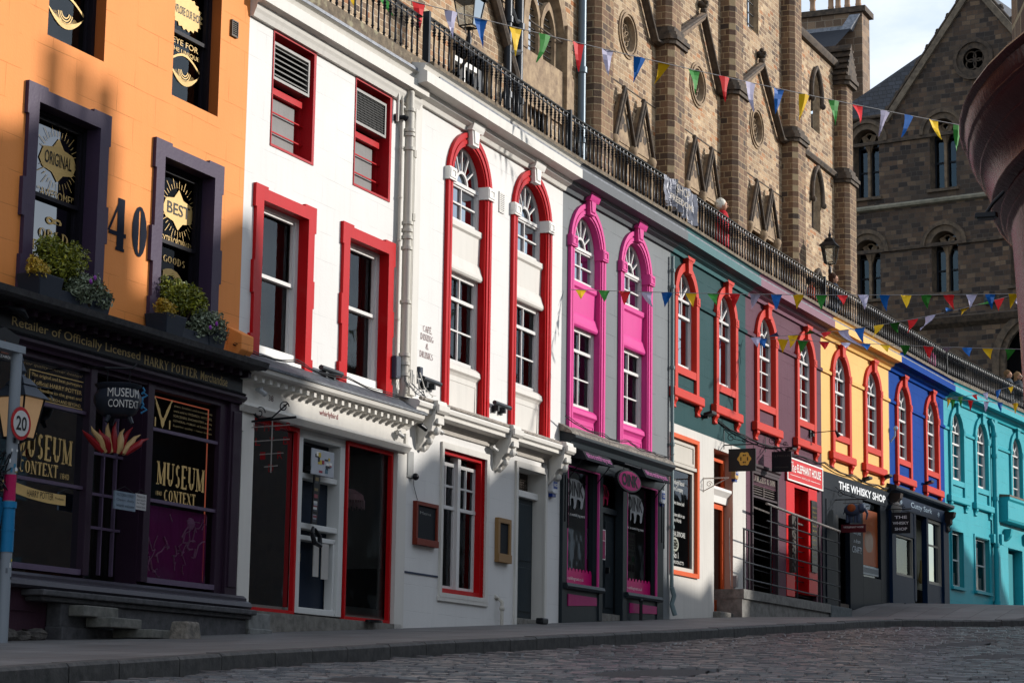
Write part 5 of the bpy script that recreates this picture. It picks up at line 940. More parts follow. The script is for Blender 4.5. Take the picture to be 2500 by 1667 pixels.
def settmat():
    nb=NB('stone_setts'); tc=nb.n('TexCoord'); gi=nb.n('NewGeometry')
    rr_=nb.n('ValToRGB'); e=rr_.color_ramp.elements; e[0].color=srgb('#3c3b3d'); e[1].color=srgb('#85827f'); e.new(.5).color=srgb('#5b5957'); nb.l(gi.outputs['Random Per Island'],rr_.inputs[0])
    n=nb.n('TexNoise'); n.inputs['Scale'].default_value=1.5; n.inputs['Detail'].default_value=6; nb.l(tc.outputs['Object'],n.inputs['Vector']); o=mixc(nb,n.outputs['Fac'],rr_.outputs[0],srgb('#48464a'))
    nb.l(o,nb.b.inputs['Base Color']); nb.b.inputs['Roughness'].default_value=.33
    n2=nb.n('TexNoise'); n2.inputs['Scale'].default_value=40; n2.inputs['Detail'].default_value=5; nb.l(tc.outputs['Object'],n2.inputs['Vector']); b=nb.n('Bump'); b.inputs['Strength'].default_value=.5; b.inputs['Distance'].default_value=.006; nb.l(n2.outputs['Fac'],b.inputs['Height']); nb.l(b.outputs[0],nb.b.inputs['Normal']); return nb.m
tag(obj('road_setts',mb,settmat()),kind='structure')
mb=MB(); x0=400; mb.v+=[(-x0,-x0,-6),(x0,-x0,-6),(x0,x0,-6),(-x0,x0,-6)]; mb.f.append([0,1,2,3]); tag(obj('ground',mb,stone('far_ground','#3a3835','#4a4844',.5)),kind='structure')
# ================================================================== TERRACE, PARAPET, RAILINGS
MOSS=stone('mossy_parapet','#4d4234','#7a6b56',9,.9,.9,moss='#8a8268')
mb=MB()
for i,k in enumerate(KEY):
    h=HD[k]; nu=WL[i]+(3.5 if k=='tu' else 0)
    for u in (0,nu):
        pass
segs=[]
for i,k in enumerate(KEY[1:]):
    u0=0 if k!='w38' else 0; u1=WL[i+1] if k!='tu' else 12
    segs.append((k,u0,u1))
mb=MB()
for k,u0,u1 in segs:
    M=frame(k); q=[M@Vector((u,-p,z)) for u,p,z in ((u0,.12,8.93),(u1,.12,8.93),(u1,-6.5,8.93),(u0,-6.5,8.93))]
    b=len(mb.v); mb.v+=[tuple(x) for x in q]; mb.f.append([b,b+1,b+2,b+3])
tag(obj('terrace_paving',mb,stone('terrace_stone','#57534c','#6f6a61',4)),kind='structure')
bal=MB(); pr=[(.012,0),(.02,.01),(.02,.03),(.013,.05),(.0135,.10),(.02,.11),(.013,.125),(.012,.44),(.022,.46),(.013,.475),(.024,.50),(.013,.52),(.022,.545),(.013,.56),(.012,.66)]
bal.lathe([(r*1.25,z) for r,z in pr],0,0,8)
balme=None
HLAB={'w38':'white house with square headed windows','w36':'white house with red arched windows','gr':'grey house','te':'teal house','pu':'plum purple house','ye':'yellow house','bl':'blue house','tu':'turquoise house'}
CLAB={'w38':'','w36':''}
for k,u0,u1 in segs:
    pp=-.02 if k=='w38' else .08
    lab='black iron baluster railing on the terrace above the '+HLAB[k]
    t=thing('terrace_railing',lab,'railing',k,0,0,0,group='iron railings along the terrace')
    a0=-3 if k=='w38' else u0; 
    m=MB(); m.prof([(pp-.25,8.80),(pp+.13,8.80),(pp+.13,9.10),(pp+.10,9.12),(pp-.25,9.12)],a0,u1+.001); obj('stone_kerb',m,MOSS,t)
    m=MB(); m.prof([(.05,8.84),(.30 if k!='w38' else .2,8.84),(.31 if k!='w38' else .2,8.88),(.1,8.93)],a0,u1); obj('lead_flashing',m,LEADM,t)
    m=MB(); m.prof([(pp-.03,9.78),(pp+.03,9.78),(pp+.035,9.80),(pp,9.825),(pp-.035,9.80)],a0,u1); m.box(a0,u1,pp-.012,pp+.012,9.72,9.732); obj('handrail',m,IRON,t)
    n=int((u1-a0)/.17); u=a0+.08
    for i in range(n):
        if balme is None: b_=obj('baluster',bal,IRON,t,smooth=True); balme=b_
        else: b_=balme.copy(); COL.objects.link(b_); b_.parent=t
        b_.location=(u+i*(u1-a0)/n,-pp,9.12)
    if k in('w36','gr','te','ye','tu'):
        m=MB(); m.box(u0-.03,u0+.03,pp-.05,pp+.05,9.1,9.86); obj('post',m,IRON,t)
# banner tied to the railing
m=MB(); n=24; A=[];B=[]
for i in range(n+1):
    x=1.7*i/n; w1=.03*math.sin(i*1.1)+.02*math.sin(i*2.7); A.append((x,w1,.66-.02*math.sin(i*.6))); B.append((x,w1*1.8+.02*math.cos(i*1.7),.17-.12*(i/n)+.02*math.sin(i*1.3)))
for i in range(n):
    mid=lambda q,r_,t: tuple(q[j]+(r_[j]-q[j])*t+(.015*math.sin(t*9+i) if j==1 else 0) for j in range(3))
    for j in range(5): m.face(mid(A[i],B[i],j/5),mid(A[i+1],B[i+1],j/5),mid(A[i+1],B[i+1],(j+1)/5),mid(A[i],B[i],(j+1)/5))
bn=thing('banner','crumpled silver grey banner lettered shop, tied to the terrace railing','banner','gr',4.35,.14,9.12)
obj('cloth',m,paint('#8c8d96',.3,bump=.6,dirt=.4,scale=3),bn,smooth=True); TX=flat('#8f8679')
text('SHOP',.45,.42,1.2,.58,.09,TX,bn); text('FREEDOM',.12,.22,1.3,.34,.09,TX,bn,bold=.02)
# ================================================================== STONE CHURCH ON THE TERRACE
A_=R(24.6); Tc=(math.sin(A_),math.cos(A_)); Nc=(Tc[1],-Tc[0]); HD['ch']=math.pi/2-A_; OR['ch']=(PTS[2][0]-Nc[0]*3.6,PTS[2][1]-Nc[1]*3.6)
CST=masonry('church_rubble',['#6a513b','#9c8063','#b39977','#876a4e','#c2a987','#574233','#a88a69','#9c6236'],.30,.115,'#c2ad90',.010,.08,1.3,.9,.4)
LEADG=glassmat('leaded_glass',(.12,.14,.16,1),1.3,(.95,.98,1,1)); CSD=stone('dressed_stone','#6f5a45','#a38c6d',5,.85,.4); CSK=stone('sooty_stone','#2e2823','#5a4c3e',6,.9,.5)
CBT=masonry('buttress_blocks',['#4a382b','#674e3a','#785c43','#573d2c','#86694d','#3c2f27'],.30,.15,'#9c8868',.010,.03,.8,.9,.3)
CH=thing('stone_church','tall brown sandstone gothic church with buttresses and carved gables standing on the terrace','church','ch')
BT=[14.35,18.7,23.15,28.05,32.95]
rnd=[(16.98,14.87),(21.5,14.93),(25.95,15.0)]
mg=[17.02,21.5,26.1]
holes=[]
circ=lambda cx,cz,r,n=24:[(cx+r*math.cos(2*math.pi*i/n),cz+r*math.sin(2*math.pi*i/n)) for i in range(n)]
for c in rnd: holes.append(circ(c[0],c[1],.40))
for c in mg: holes+= [rectpts(c-.95,c-.1,9.6,12.2),rectpts(c+.1,c+.95,9.6,12.2)]
holes+=[archpts(31.15,.42,16.2,17.15,pointed=1.0),archpts(31.15,.42,13.37,14.3,pointed=1.0),archpts(31.15,.45,9.6,11.4,pointed=.6)]
holes+=[rectpts(25.2,26.15,17.5,22),rectpts(11.5,13.35,13.0,16.5),rectpts(11.6,12.6,10.6,12.2),rectpts(8.3,9.9,9.2,12.3)]
mb=MB(); mb.holed([(3.0,8.8),(3.0,25),(28.4,25),(28.4,18.65),(33.9,18.65),(33.9,8.8)],holes,0)
mb.face((33.9,0,8.8),(33.9,-7,8.8),(33.9,-7,18.65),(33.9,0,18.65)); mb.face((28.4,0,18.65),(28.4,-7,18.65),(28.4,-7,25),(28.4,0,25)); mb.face((3,0,8.8),(3,-7,8.8),(3,-7,25),(3,0,25)); mb.face((3,0,25),(28.4,0,25),(28.4,-7,25),(3,-7,25)); mb.face((3,-7,8.8),(33.9,-7,8.8),(33.9,-7,18.65),(3,-7,18.65))
obj('wall',mb,CST,CH)
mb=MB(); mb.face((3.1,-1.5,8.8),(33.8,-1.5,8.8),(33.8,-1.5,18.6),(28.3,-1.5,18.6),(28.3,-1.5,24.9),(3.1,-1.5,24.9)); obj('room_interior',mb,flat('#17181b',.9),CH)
for i,u in enumerate(BT):
    p=.42; c=.12; z1=25 if i<4 else 18.2
    def oct_(u0,u1,p): return [(u0,-.05),(u0,p-c),(u0+c,p),(u1-c*.6,p),(u1,p-c*.6),(u1,-.05)]
    m=MB(); m.plan(oct_(u,u+.85,p),8.8,15.15); m.plan(oct_(u+.02,u+.80,p-.07),15.5,z1); b_=obj('buttress',m,CBT,CH)
    m=MB(); 
    for (e,za,zb) in ((.06,15.12,15.22),(.10,15.22,15.32),(.05,15.32,15.42),(-.01,15.42,15.55)): m.plan([(a+(-e if a<u+.4 else e),(q+e if q>0 else q)) for a,q in oct_(u,u+.85,p)],za,zb)
    obj('moulded_cap',m,CSK,b_)
    # small gable stubs and quoins
    if i==4:
        m=MB(); 
        for e,za,zb in ((.04,18.0,18.12),(.09,18.12,18.24)): m.plan([(a+(-e if a<u+.4 else e),(q+e if q>0 else q)) for a,q in oct_(u,u+.85,p)],za,zb)
        obj('moulded_cap',m,CSK,b_)
        m=MB(); m.hexa([(u-.08,-1.6,18.24),(u-.08,.45,18.24),(u+.93,.45,18.24),(u+.93,-1.6,18.24)],[(u+.42,-1.6,19.3),(u+.42,.42,19.3),(u+.43,.42,19.3),(u+.43,-1.6,19.3)])
        for j in range(5): z=18.26+j*.2; w_=.5-.095*j; m.box(u+.42-w_-.07,u+.42-w_+.05,-1.6,.44,z,z+.06); m.box(u+.42+w_-.05,u+.42+w_+.07,-1.6,.44,z,z+.06)
        obj('saddleback_cap',m,CSK,b_)
def sweep(m,pts,r,p=.12,n=6): m.tube([(a,p,b) for a,b in pts],r,n)
for (c,zz) in rnd:
    m=MB(); 
    for r0,r1,p0 in ((.56,.50,.03),(.50,.45,.06),(.45,.40,.03)): ring(m,circ(c,zz,r0),circ(c,zz,r1),0,p0,True)
    m.strip(circ(c,zz,.40),.03,circ(c,zz,.37),-.11,True); w_=obj('round_window',m,CSD,CH,smooth=True)
    m=MB(); m.holed(circ(c,zz,.39),[],-.09); obj('pane',m,LEADG,w_,raw=True)
    m=MB()
    for a in range(0,360,60): q=[(c+.15*math.cos(R(a))+.12*math.cos(R(t)),zz+.15*math.sin(R(a))+.12*math.sin(R(t))) for t in range(0,360,36)]; sweep(m,q+[q[0]],.012,-.075,5)
    obj('tracery',m,CSD,w_)
for k_,c in enumerate([17.05,21.6,26.05]):
    u_l=BT[k_]+1.15; u_r=BT[k_+1]-.1
    m=MB(); 
    for p_,r_ in ((.10,.075),(.17,.05)):
        sweep(m,[(u_l-.25,15.6),(c,16.68),(u_r-.25,15.12),(u_r+.15,15.14)],r_,p_,8)
    m.ball((c,.12,16.78),.09,8); m.ball((c,.12,16.92),.12,8,(1,1,.7)); m.ball((c,.12,17.06),.07,8); 
    for a in range(4): m.ball((c+.1*math.cos(a*1.57+.5),.12+.1*math.sin(a*1.57+.5),16.97),.06,6)
    obj('gable_moulding',m,CSK,CH,smooth=True)
    m=MB(); sweep(m,[(c,16.66),(u_l+.0,15.62)],.10,.1,8); obj('gable_coping',m,stone('coping_brown','#5a4a3a','#85705a',5),CH,smooth=True)
for c in mg:
    g_=None
    for s in (-1,1):
        ax=c+s*.585; m=MB()
        m.poly([(ax-.56,12.27),(ax,13.38),(ax+.56,12.27)],.0,.12); m.poly([(ax-.56,12.2),(ax+.56,12.2),(ax+.56,12.29),(ax-.56,12.29)],-.1,.1)
        g_=obj('gablet',m,CSD,CH)
        m=MB(); sweep(m,[(ax-.58,12.3),(ax-.02,13.48)],.045,.16,8); sweep(m,[(ax+.02,13.48),(ax+.58,12.3)],.045,.16,8); sweep(m,[(ax-.53,12.3),(ax-.01,13.36)],.03,.2,6); sweep(m,[(ax+.01,13.36),(ax+.53,12.3)],.03,.2,6); m.ball((ax,.14,13.5),.06,6)
        obj('gablet_moulding',m,CSK,g_,smooth=True)
        m=MB(); 
        for q in ((0,.58),(-.13,.38),(.13,.38)): m.holed([(ax+q[0]+.1*math.cos(R(t)),12.35+q[1]*.75+.1*math.sin(R(t))) for t in range(0,360,30)],[],.125)
        obj('trefoil',m,CSK,g_,raw=True)
        m=MB(); m.strip(rectpts(ax-.43,ax+.43,9.6,12.2),0,rectpts(ax-.43,ax+.43,9.6,12.2),-.2,True); m.box(ax-.02,ax+.02,-.2,-.1,9.6,12.2); m.box(ax-.43,ax+.43,-.2,-.12,11.3,11.35); obj('lower_window',m,CSD,CH)
    m=MB()
    for x in (c,c-1.12,c+1.12): m.lathe([(.07,9.2),(.07,11.95),(.1,12.0),(.08,12.05),(.13,12.15),(.15,12.25),(.12,12.32)],x,.1,12)
    obj('colonnette',m,CSD,CH,smooth=True)
    m=MB(); m.box(c-.06,c+.08,-.02,.02,12.75,13.05); obj('slit_opening',m,flat('#1c2026'),CH)
m=MB()
for a,b in zip([3]+[x+.85 for x in BT[:3]],BT[:4]): m.prof([(0,13.62),(.014,13.63),(.014,13.65),(0,13.66)],a,b)
obj('string_course',m,CSK,CH)
m=MB(); m.prof([(0,15.25),(.08,15.27),(.13,15.36),(.1,15.42),(0,15.46)],28.9,33.3); m.prof([(0,18.5),(.1,18.52),(.16,18.62),(.16,18.70),(.05,18.78),(-.3,18.8),(-.3,18.5)],28.9,33.3); obj('moulded_course',m,CSK,CH,smooth=True)
for z0,zs in ((16.2,17.15),(13.37,14.3),(9.6,11.4)):
    ip=archpts(31.15,.42,z0,zs,pointed=1.0); m=MB(); m.strip(ip,0,archpts(31.15,.38,z0,zs,pointed=1.0),-.12); w_=obj('lancet_window',m,CSD,CH)
    m=MB(); hp=archpts(31.15,.50,zs-.12,zs,pointed=1.0); sweep(m,hp,.06,.06,8); m.ball((30.65,.08,zs-.14),.09,6); m.ball((31.65,.08,zs-.14),.09,6); obj('hood_mould',m,CSK,w_,smooth=True)
    m=MB(); m.holed(archpts(31.15,.40,z0,zs,pointed=1.0),[],-.10); obj('pane',m,LEADG,w_,raw=True)
m=MB(); m.strip(rectpts(25.2,26.15,17.5,22),0,rectpts(25.22,26.13,17.52,22),-.16,True); w_=obj('tall_window',m,CSD,CH); m=MB(); m.face((25.2,-.13,17.5),(26.15,-.13,17.5),(26.15,-.13,22),(25.2,-.13,22)); obj('pane',m,LEADG,w_); m=MB()
for i in range(12): m.box(25.25,26.1,-.125,-.115,17.7+i*.3,17.72+i*.3)
m.box(25.6,25.63,-.125,-.11,17.5,22); obj('leading',m,BLACK,w_)
# left bay: big traceried window in a smooth stone recess
m=MB(); m.box(10.9,13.9,-.02,.04,11.9,13.0); m.box(13.35,13.6,0,.12,9.0,14.0); o_=archpts(12.45,1.15,13.0,13.4,pointed=.9); i_=archpts(12.45,.92,13.0,13.4,pointed=.9); ring(m,o_,i_,-.1,.06)
m.strip(i_,.06,archpts(12.45,.88,13.0,13.4,pointed=.9),-.18); w_=obj('traceried_window',m,CSD,CH)
m=MB()
for x in (12.05,12.85): ring(m,archpts(x,.40,13.0,13.7,pointed=.9),archpts(x,.30,13.05,13.7,pointed=.9),-.2,-.08)
m.box(12.4,12.5,-.2,-.05,13.0,13.9); obj('tracery',m,CSD,w_)
m=MB(); m.face((11.5,-.17,13.0),(13.35,-.17,13.0),(13.35,-.17,16.5),(11.5,-.17,16.5)); obj('pane',m,LEADG,w_); m=MB()
for i in range(10): m.box(11.7,12.4,-.165,-.155,13.1+i*.13,13.11+i*.13); m.box(12.5,13.2,-.165,-.155,13.1+i*.13,13.11+i*.13)
obj('leading',m,BLACK,w_)
m=MB(); m.box(11.6,12.6,-.3,-.2,10.6,12.2); ring(m,rectpts(11.5,12.7,10.5,12.3),rectpts(11.6,12.6,10.6,12.2),-.1,.04,True); obj('lower_window',m,CSD,CH)
for a,b in ((8.3,9.9),):
    m=MB(); ring(m,rectpts(a-.1,b+.1,9.2,12.4),rectpts(a,b,9.2,12.3),-.1,.05,True); w_=obj('doorway',m,CSD,CH); m=MB(); ring(m,rectpts(a+.05,b-.05,9.2,12.1),rectpts(a+.15,b-.15,9.3,12.0),-.25,-.15,True); m.box(9.05,9.15,-.25,-.15,9.2,12.1); m.box(a,b,-.25,-.15,10.6,10.7); obj('frame',m,WHITE,w_)
m=MB(); m.tube([(10.9,.1,12.2),(9.0,.1,14.6)],.10,8); obj('raking_moulding',m,CSK,CH,smooth=True)
for u,r_,c_2 in ((10.45,.075,'#25292e'),(10.95,.09,'#25292e'),(14.12,.085,'#5d6a74')):
    m=MB(); m.tube([(u,.12,9.0),(u,.12,19)],r_,10)
    for z in (10.4,11.7,13.2,15,17): m.tube([(u,.12,z),(u,.12,z+.12)],r_*1.35,10)
    if u==10.95: m.tube([(10.45,.12,13.6),(10.7,.14,13.3),(10.95,.12,13.35)],.07,8); m.tube([(10.45,.14,12.6),(10.95,.14,12.75)],.07,8)
    obj('downpipe',m,flat(c_2,.4,.2),CH,smooth=True)
m=MB(); m.hexa([(28.4,-.3,18.75),(33.6,-.3,18.75),(33.6,-6,18.75),(28.4,-6,18.75)],[(28.4,-3.0,21.0),(33.4,-3.0,21.0),(33.4,-3.1,21.0),(28.4,-3.1,21.0)]) if 0 else m.face((28.4,-.3,18.75),(33.6,-.3,18.75),(33.6,-3.2,19.6),(28.4,-3.2,19.6)); obj('roof',m,paint('#2c2f35',.7,dirt=.5),CH)
# church lanterns on curved brackets
def lantern(label,u,z,p,foot,k='ch',lit=False,name='street_lantern',sc=1,group=None):
    t=thing(name,label,'lantern',k,u,p,z,group=group)
    m=MB(); a0=R(0)
    s4=lambda r,zz:[(r,r,zz),(-r,r,zz),(-r,-r,zz),(r,-r,zz)]
    for a,b in (((.19*sc,.16*sc),(.12*sc,-.30*sc)),):
        q=s4(a[0],a[1]); r_=s4(b[0],b[1])
        for i in range(4): m.tube([q[i],r_[i]],.012*sc,5); m.tube([q[i],q[(i+1)%4]],.014*sc,5); m.tube([r_[i],r_[(i+1)%4]],.014*sc,5)
    obj('frame',m,IRON,t)
    m=MB(); m.face(*s4(.235*sc,.15*sc)); m.hexa(s4(.235*sc,.155*sc),s4(.11*sc,.30*sc)); m.hexa(s4(.13*sc,.30*sc),s4(.07*sc,.38*sc)); m.lathe([(.06*sc,.38*sc),(.035*sc,.42*sc),(.05*sc,.46*sc),(.01*sc,.56*sc),(.02*sc,.58*sc),(.001,.62*sc)],0,0,8); obj('roof',m,flat('#3d434c',.35,.4) if lit else IRON,t)
    m=MB(); q=s4(.185*sc,.155*sc); r_=s4(.118*sc,-.295*sc)
    for i in range(4): m.face(q[i],q[(i+1)%4],r_[(i+1)%4],r_[i])
    obj('glass',m,flat('#8a6f52',.3,0,.45) if lit else glassmat(),t)
    if lit:
        m=MB(); m.ball((0,0,.05),.06,8); obj('bulb',m,flat('#ffb060',.5,emit=14),t)
        l=bpy.data.lights.new('lamp_light','POINT'); l.energy=6; l.color=(1,.65,.35); l.shadow_soft_size=.08; lo=bpy.data.objects.new('lamp_light',l); COL.objects.link(lo); lo.parent=t; lo.location=(0,-.0,.05)
    m=MB(); m.lathe([(.04*sc,-.62*sc),(.05*sc,-.5*sc),(.03*sc,-.42*sc),(.02*sc,-.36*sc),(.1*sc,-.32*sc)],0,0,10); m.tube([(0,0,-.55*sc)]+[(foot*.1,0,-.75*sc),(foot*.4,-p*.35,-.86*sc),(foot,-p,-.8*sc)],.028*sc,8)
    for sg in (-1,1): m.tube([(0,0,-.5*sc),(sg*.12*sc,0,-.42*sc),(sg*.15*sc,0,-.33*sc),(sg*.1*sc,0,-.28*sc)],.009,5)
    obj('bracket',m,IRON,t,smooth=True); return t
lantern('black four sided lantern bracketed to the church wall behind the yellow house railing',29.05,12.28,1.0,.9)
lantern('black four sided lantern bracketed to the church wall above the white houses railing',6.9,12.3,1.0,.9,sc=1.1)
# chimney stack behind
HD['ck']=math.atan2(math.cos(R(114)),math.sin(R(114))); OR['ck']=(14.09,93)
m=MB()
CK=thing('chimney_stack','wide brown stone chimney stack with a row of clay pots behind the church','chimney','ck',0,0,0)
CM=masonry('chimney_rubble',['#5f4c3c','#7a6350','#8b735c','#54443a'],.6,.3,'#8f8271',.012,.2,.8,.9,.3)
K=1.5; m.box(-6,.82,-1.2,0,20,30.15); obj('stack',m,CM,CK); m=MB(); m.box(-6,.99,-1.3,.12,30.15,30.4); obj('cap',m,CSK,CK)
m=MB(); m.hexa([(.3,.02,30.03),(.75,.02,30.03),(.42,.02,29.3),(-.05,.02,29.3)],[(.3,.12,30.03),(.75,.12,30.03),(.42,.45,29.3),(-.05,.45,29.3)]); m.box(-6,-.0,.0,.09,29.4,29.58); obj('lead_flashing',m,LEADM,CK)
for i,x in enumerate((-1.5,-.68,-.36,.05,.54)):
    m=MB(); m.lathe([(.135,0),(.13,.22),(.14,.27),(.12,.31),(.117,.63),(.15,.67),(.15,.75),(.12,.8)],x,-.45,14,30.38); obj('chimney_pot',m,paint('#a3846a',.8,dirt=.4),CK,smooth=True)
m=MB(); m.face((-6,0.03,29.4),(.45,.45,29.31),(.45,6.0,26),(-6,6.0,26)); obj('slate_roof',m,paint('#2c2f35',.7,dirt=.5),CK)
# ================================================================== FAR GOTHIC BUILDING
HD['fg']=math.atan2(math.cos(R(124)),math.sin(R(124))); OR['fg']=(14.5613,78)
FG=thing('gothic_hall','dark sooty gothic hall with a steep gable and paired arched windows at the right','building','fg')
FST=masonry('dark_rubble',['#262120','#40342b','#614c3b','#2f2824','#74604c','#4a3b30'],.34,.17,'#4a4440',.009,.16,.9,.92,.7)
# recompute coordinates: these u,z were measured on a plane heading 124 degrees
wx=[(-2.15,.5),(.82,.5),(3.75,.5)]
holes=[]
for c,h_ in wx: holes+= [archpts(c,.5,15.0,16.7),archpts(c,.5,18.75,20.8)]
holes.append(circ(2.05,23.3,.40)); holes+=[archpts(4.3,1.3,8.6,12.4),archpts(.7,.9,8.6,11.9)]
mb=MB(); mb.holed([(-4.6,8),(-4.6,21.7),(-1.3,21.7),(2.1,26.1),(5.5,21.7),(12,21.7),(12,8)],holes,0); obj('wall',mb,FST,FG)
mb=MB(); mb.face((-4.6,-.8,8),(12,-.8,8),(12,-.8,21.7),(-4.6,-.8,21.7)); mb.face((-1.3,-.8,21.7),(5.5,-.8,21.7),(2.1,-.8,26.0)); obj('room_interior',mb,flat('#0e0e10',.9),FG)
mb=MB(); mb.box(-4.6,12,-9,-8.9,8,21.7); mb.box(-4.6,-4.5,-8.9,-.01,8,21.68);  mb.box(11.9,12,-9,0,8,21.7); obj('rear_wall',mb,FST,FG)
SLT=masonry('slates',['#22242a','#2f323a','#3b3f48','#2a2c33'],.28,.16,'#15161a',.012,.02,.8,.6,.3)
m=MB(); m.face((-4.0,.08,21.72),(-1.2,.08,21.72),(1.2,-.6,24.5),(.6,-.6,24.4)); m.face((-4.0,.08,21.72),(.6,-.6,24.4),(.6,-8,24.4),(-4.0,-8,21.72)); m.face((-1.3,0,21.75),(2.1,0,26.15),(2.1,-9,26.15),(-1.3,-9,21.75)); m.face((5.5,0,21.75),(2.1,0,26.15),(2.1,-9,26.15),(5.5,-9,21.75)); m.face((-2.62,.0,21.7),(-2.62,.0,21.7),(-2.6,0,21.7),(-2.6,0,21.7)) if 0 else None; obj('roof',m,SLT,FG)
m=MB();  
m.tube([(-4.1,.05,21.72),(-1.3,.05,21.72)],.08,8); obj('gutter',m,CSK,FG)
m=MB()
for a,b in (((-1.45,21.55),(2.1,26.2)),((2.1,26.2),(5.65,21.55))):
    dx,dz=b[0]-a[0],b[1]-a[1]; l_=math.hypot(dx,dz); n_=(dz/l_,-dx/l_); 
    sgn=1
    m.hexa([(a[0],-.1,a[1]),(b[0],-.1,b[1]),(b[0]+n_[0]*.22*sgn,-.1,b[1]+n_[1]*.22*sgn),(a[0]+n_[0]*.22*sgn,-.1,a[1]+n_[1]*.22*sgn)],[(a[0],.12,a[1]),(b[0],.12,b[1]),(b[0]+n_[0]*.22*sgn,.12,b[1]+n_[1]*.22*sgn),(a[0]+n_[0]*.22*sgn,.12,a[1]+n_[1]*.22*sgn)])
obj('gable_coping',m,stone('pale_coping','#4f453a','#7d705e',5),FG)
m=MB()
for i in range(9):
    t=(i+.5)/9; 
    for s in (-1,1): x=2.1+s*(1-t)*3.6; z=21.65+t*4.65; m.ball((x-0*s*.05,.0,z+.08),.09,6); m.ball((x+s*.06,.0,z+.0),.06,6)
m.tube([(-1.5,.05,21.6),(2.1,.05,26.3),(5.7,.05,21.6)],.07,6); obj('crocket',m,CSK,FG,smooth=True)
for (c,h_) in wx:
    for z0,zs in ((15.0,16.7),(18.75,20.8)):
        m=MB(); ring(m,archpts(c,.86,zs-.02,zs),archpts(c,.72,zs-.02,zs),-.02,.12); ring(m,archpts(c,.72,zs-.02,zs),archpts(c,.5,zs-.02,zs),-.1,.05); m.strip(archpts(c,.5,z0,zs),0,archpts(c,.46,z0,zs),-.4); m.prof([(0,z0-.12),(.1,z0-.1),(.1,z0),(-.3,z0+.06)],c-.6,c+.6); w_=obj('paired_window',m,stone('window_stone','#3a322a','#6a5a48',5),FG,smooth=False)
        m=MB(); m.box(c-.05,c+.05,-.38,-.22,z0,zs); 
        for s in (-1,1): m.poly([(c+s*.05,zs-.35),(c+s*.18,zs-.02),(c+s*.30,zs+.3),(c+s*.14,zs+.36),(c,zs+.15),(c,zs-.35)],-.36,-.26)
        ring(m,circ(c,zs+.26,.17),circ(c,zs+.26,.12),-.36,-.26,True); obj('tracery',m,stone('tracery_stone','#5a4c3d','#8a7760',6),w_)
        m=MB(); m.holed(archpts(c,.48,z0,zs),[],-.42); obj('pane',m,glassmat('dark_pane',(.25,.27,.28,1),.15),w_,raw=True)
        m=MB(); ring(m,rectpts(c-.46,c-.05,z0+.02,zs-.1),rectpts(c-.41,c-.09,z0+.07,zs-.15),-.4,-.36,True); ring(m,rectpts(c+.05,c+.46,z0+.02,zs-.1),rectpts(c+.09,c+.41,z0+.07,zs-.15),-.4,-.36,True); m.box(c-.45,c+.45,-.4,-.37,(z0+zs)/2-.03,(z0+zs)/2+.03); obj('frame',m,flat('#131a22'),w_)
m=MB(); ring(m,circ(2.05,23.3,.75),circ(2.05,23.3,.62),-.02,.12,True); ring(m,circ(2.05,23.3,.62),circ(2.05,23.3,.40),-.02,.05,True)
for a in range(0,360,90): q=circ(2.05+.2*math.cos(R(a+45)),23.3+.2*math.sin(R(a+45)),.19,12); sweep(m,q+[q[0]],.03,-.1,6)
obj('rose_window',m,CSK,FG)
m=MB(); m.prof([(0,18.22),(.14,18.26),(.17,18.34),(.14,18.40),(0,18.44)],-4.55,12); obj('pale_string_course',m,stone('pale_course','#6a675a','#8f8b7a',4),FG)
m=MB(); m.prof([(0,20.66),(.08,20.68),(.08,20.78),(0,20.82)],-4.55,12); m.prof([(0,16.66),(.08,16.68),(.08,16.78),(0,16.82)],-4.55,12)
m.prof([(0,13.7),(.2,13.85),(.3,14.05),(0,14.15)],-4.55,12); obj('dark_string_course',m,CSK,FG)
m=MB(); ring(m,archpts(4.3,1.75,8.6,12.4),archpts(4.3,1.5,8.6,12.4),-.05,.15); ring(m,archpts(4.3,1.5,8.6,12.4),archpts(4.3,1.3,8.6,12.4),-.1,.06); ring(m,archpts(.7,1.15,8.6,11.9),archpts(.7,.9,8.6,11.9),-.05,.12); obj('pend_arch',m,stone('window_stone','#3a322a','#6a5a48',5),FG)
for (u,z) in ((2.4,14.55),(2.62,14.6)):
    m=MB(); m.box(-.09,.09,0,.14,-.14,.14); m.ball((0,.12,.0),.09,6); solo('junction_box','small blue grey electrical box on the dark gothic hall wall','electrical box','fg',u,.0,z,m,flat('#39434c'),group='boxes on the hall wall')
# ================================================================== RED CURVED BAY (right edge)
HD['by']=R(66); OR['by']=(4.42,7.05)
BAY=thing('curved_shop_bay','glossy oxblood red rounded shopfront bay with a deep moulded cornice at the right edge','shopfront','by')
BRED=paint('#380806',.24,bump=.3,dirt=.6,spec=.16)
prof_=[(2.92,-1.5),(2.94,.3),(2.98,1.3),(3.0,1.70)]
def bead(r,z,q): return [(r+q*.2,z-q),(r+q*.9,z-q*.6),(r+q*1.2,z),(r+q*.9,z+q*.6),(r+q*.2,z+q)]
for (r,z,q) in ((3.005,1.725,.012),(3.03,1.765,.008),(3.055,1.80,.014)): prof_+=bead(r,z,q)
prof_+=[(3.06,1.83),(3.07,1.88),(3.09,1.905)]+bead(3.095,1.925,.010)+[(3.10,1.94),(3.125,1.955),(3.14,1.985)]+bead(3.142,2.0,.007)+[(3.15,2.02),(3.155,2.045)]+bead(3.155,2.075,.018)+[(3.15,2.10),(2.9,2.13)]
OR['by']=(4.68,7.05)
prof2=prof_
m=MB(); m.lathe([q for q in prof2],0,0,96); obj('cornice',m,BRED,BAY,smooth=True)
m=MB(); m.lathe([(2.90,-1.6),(2.92,2.1)],0,0,64); obj('wall',m,BRED,BAY,smooth=True)
BAY.matrix_world=frame('by')
m=MB()
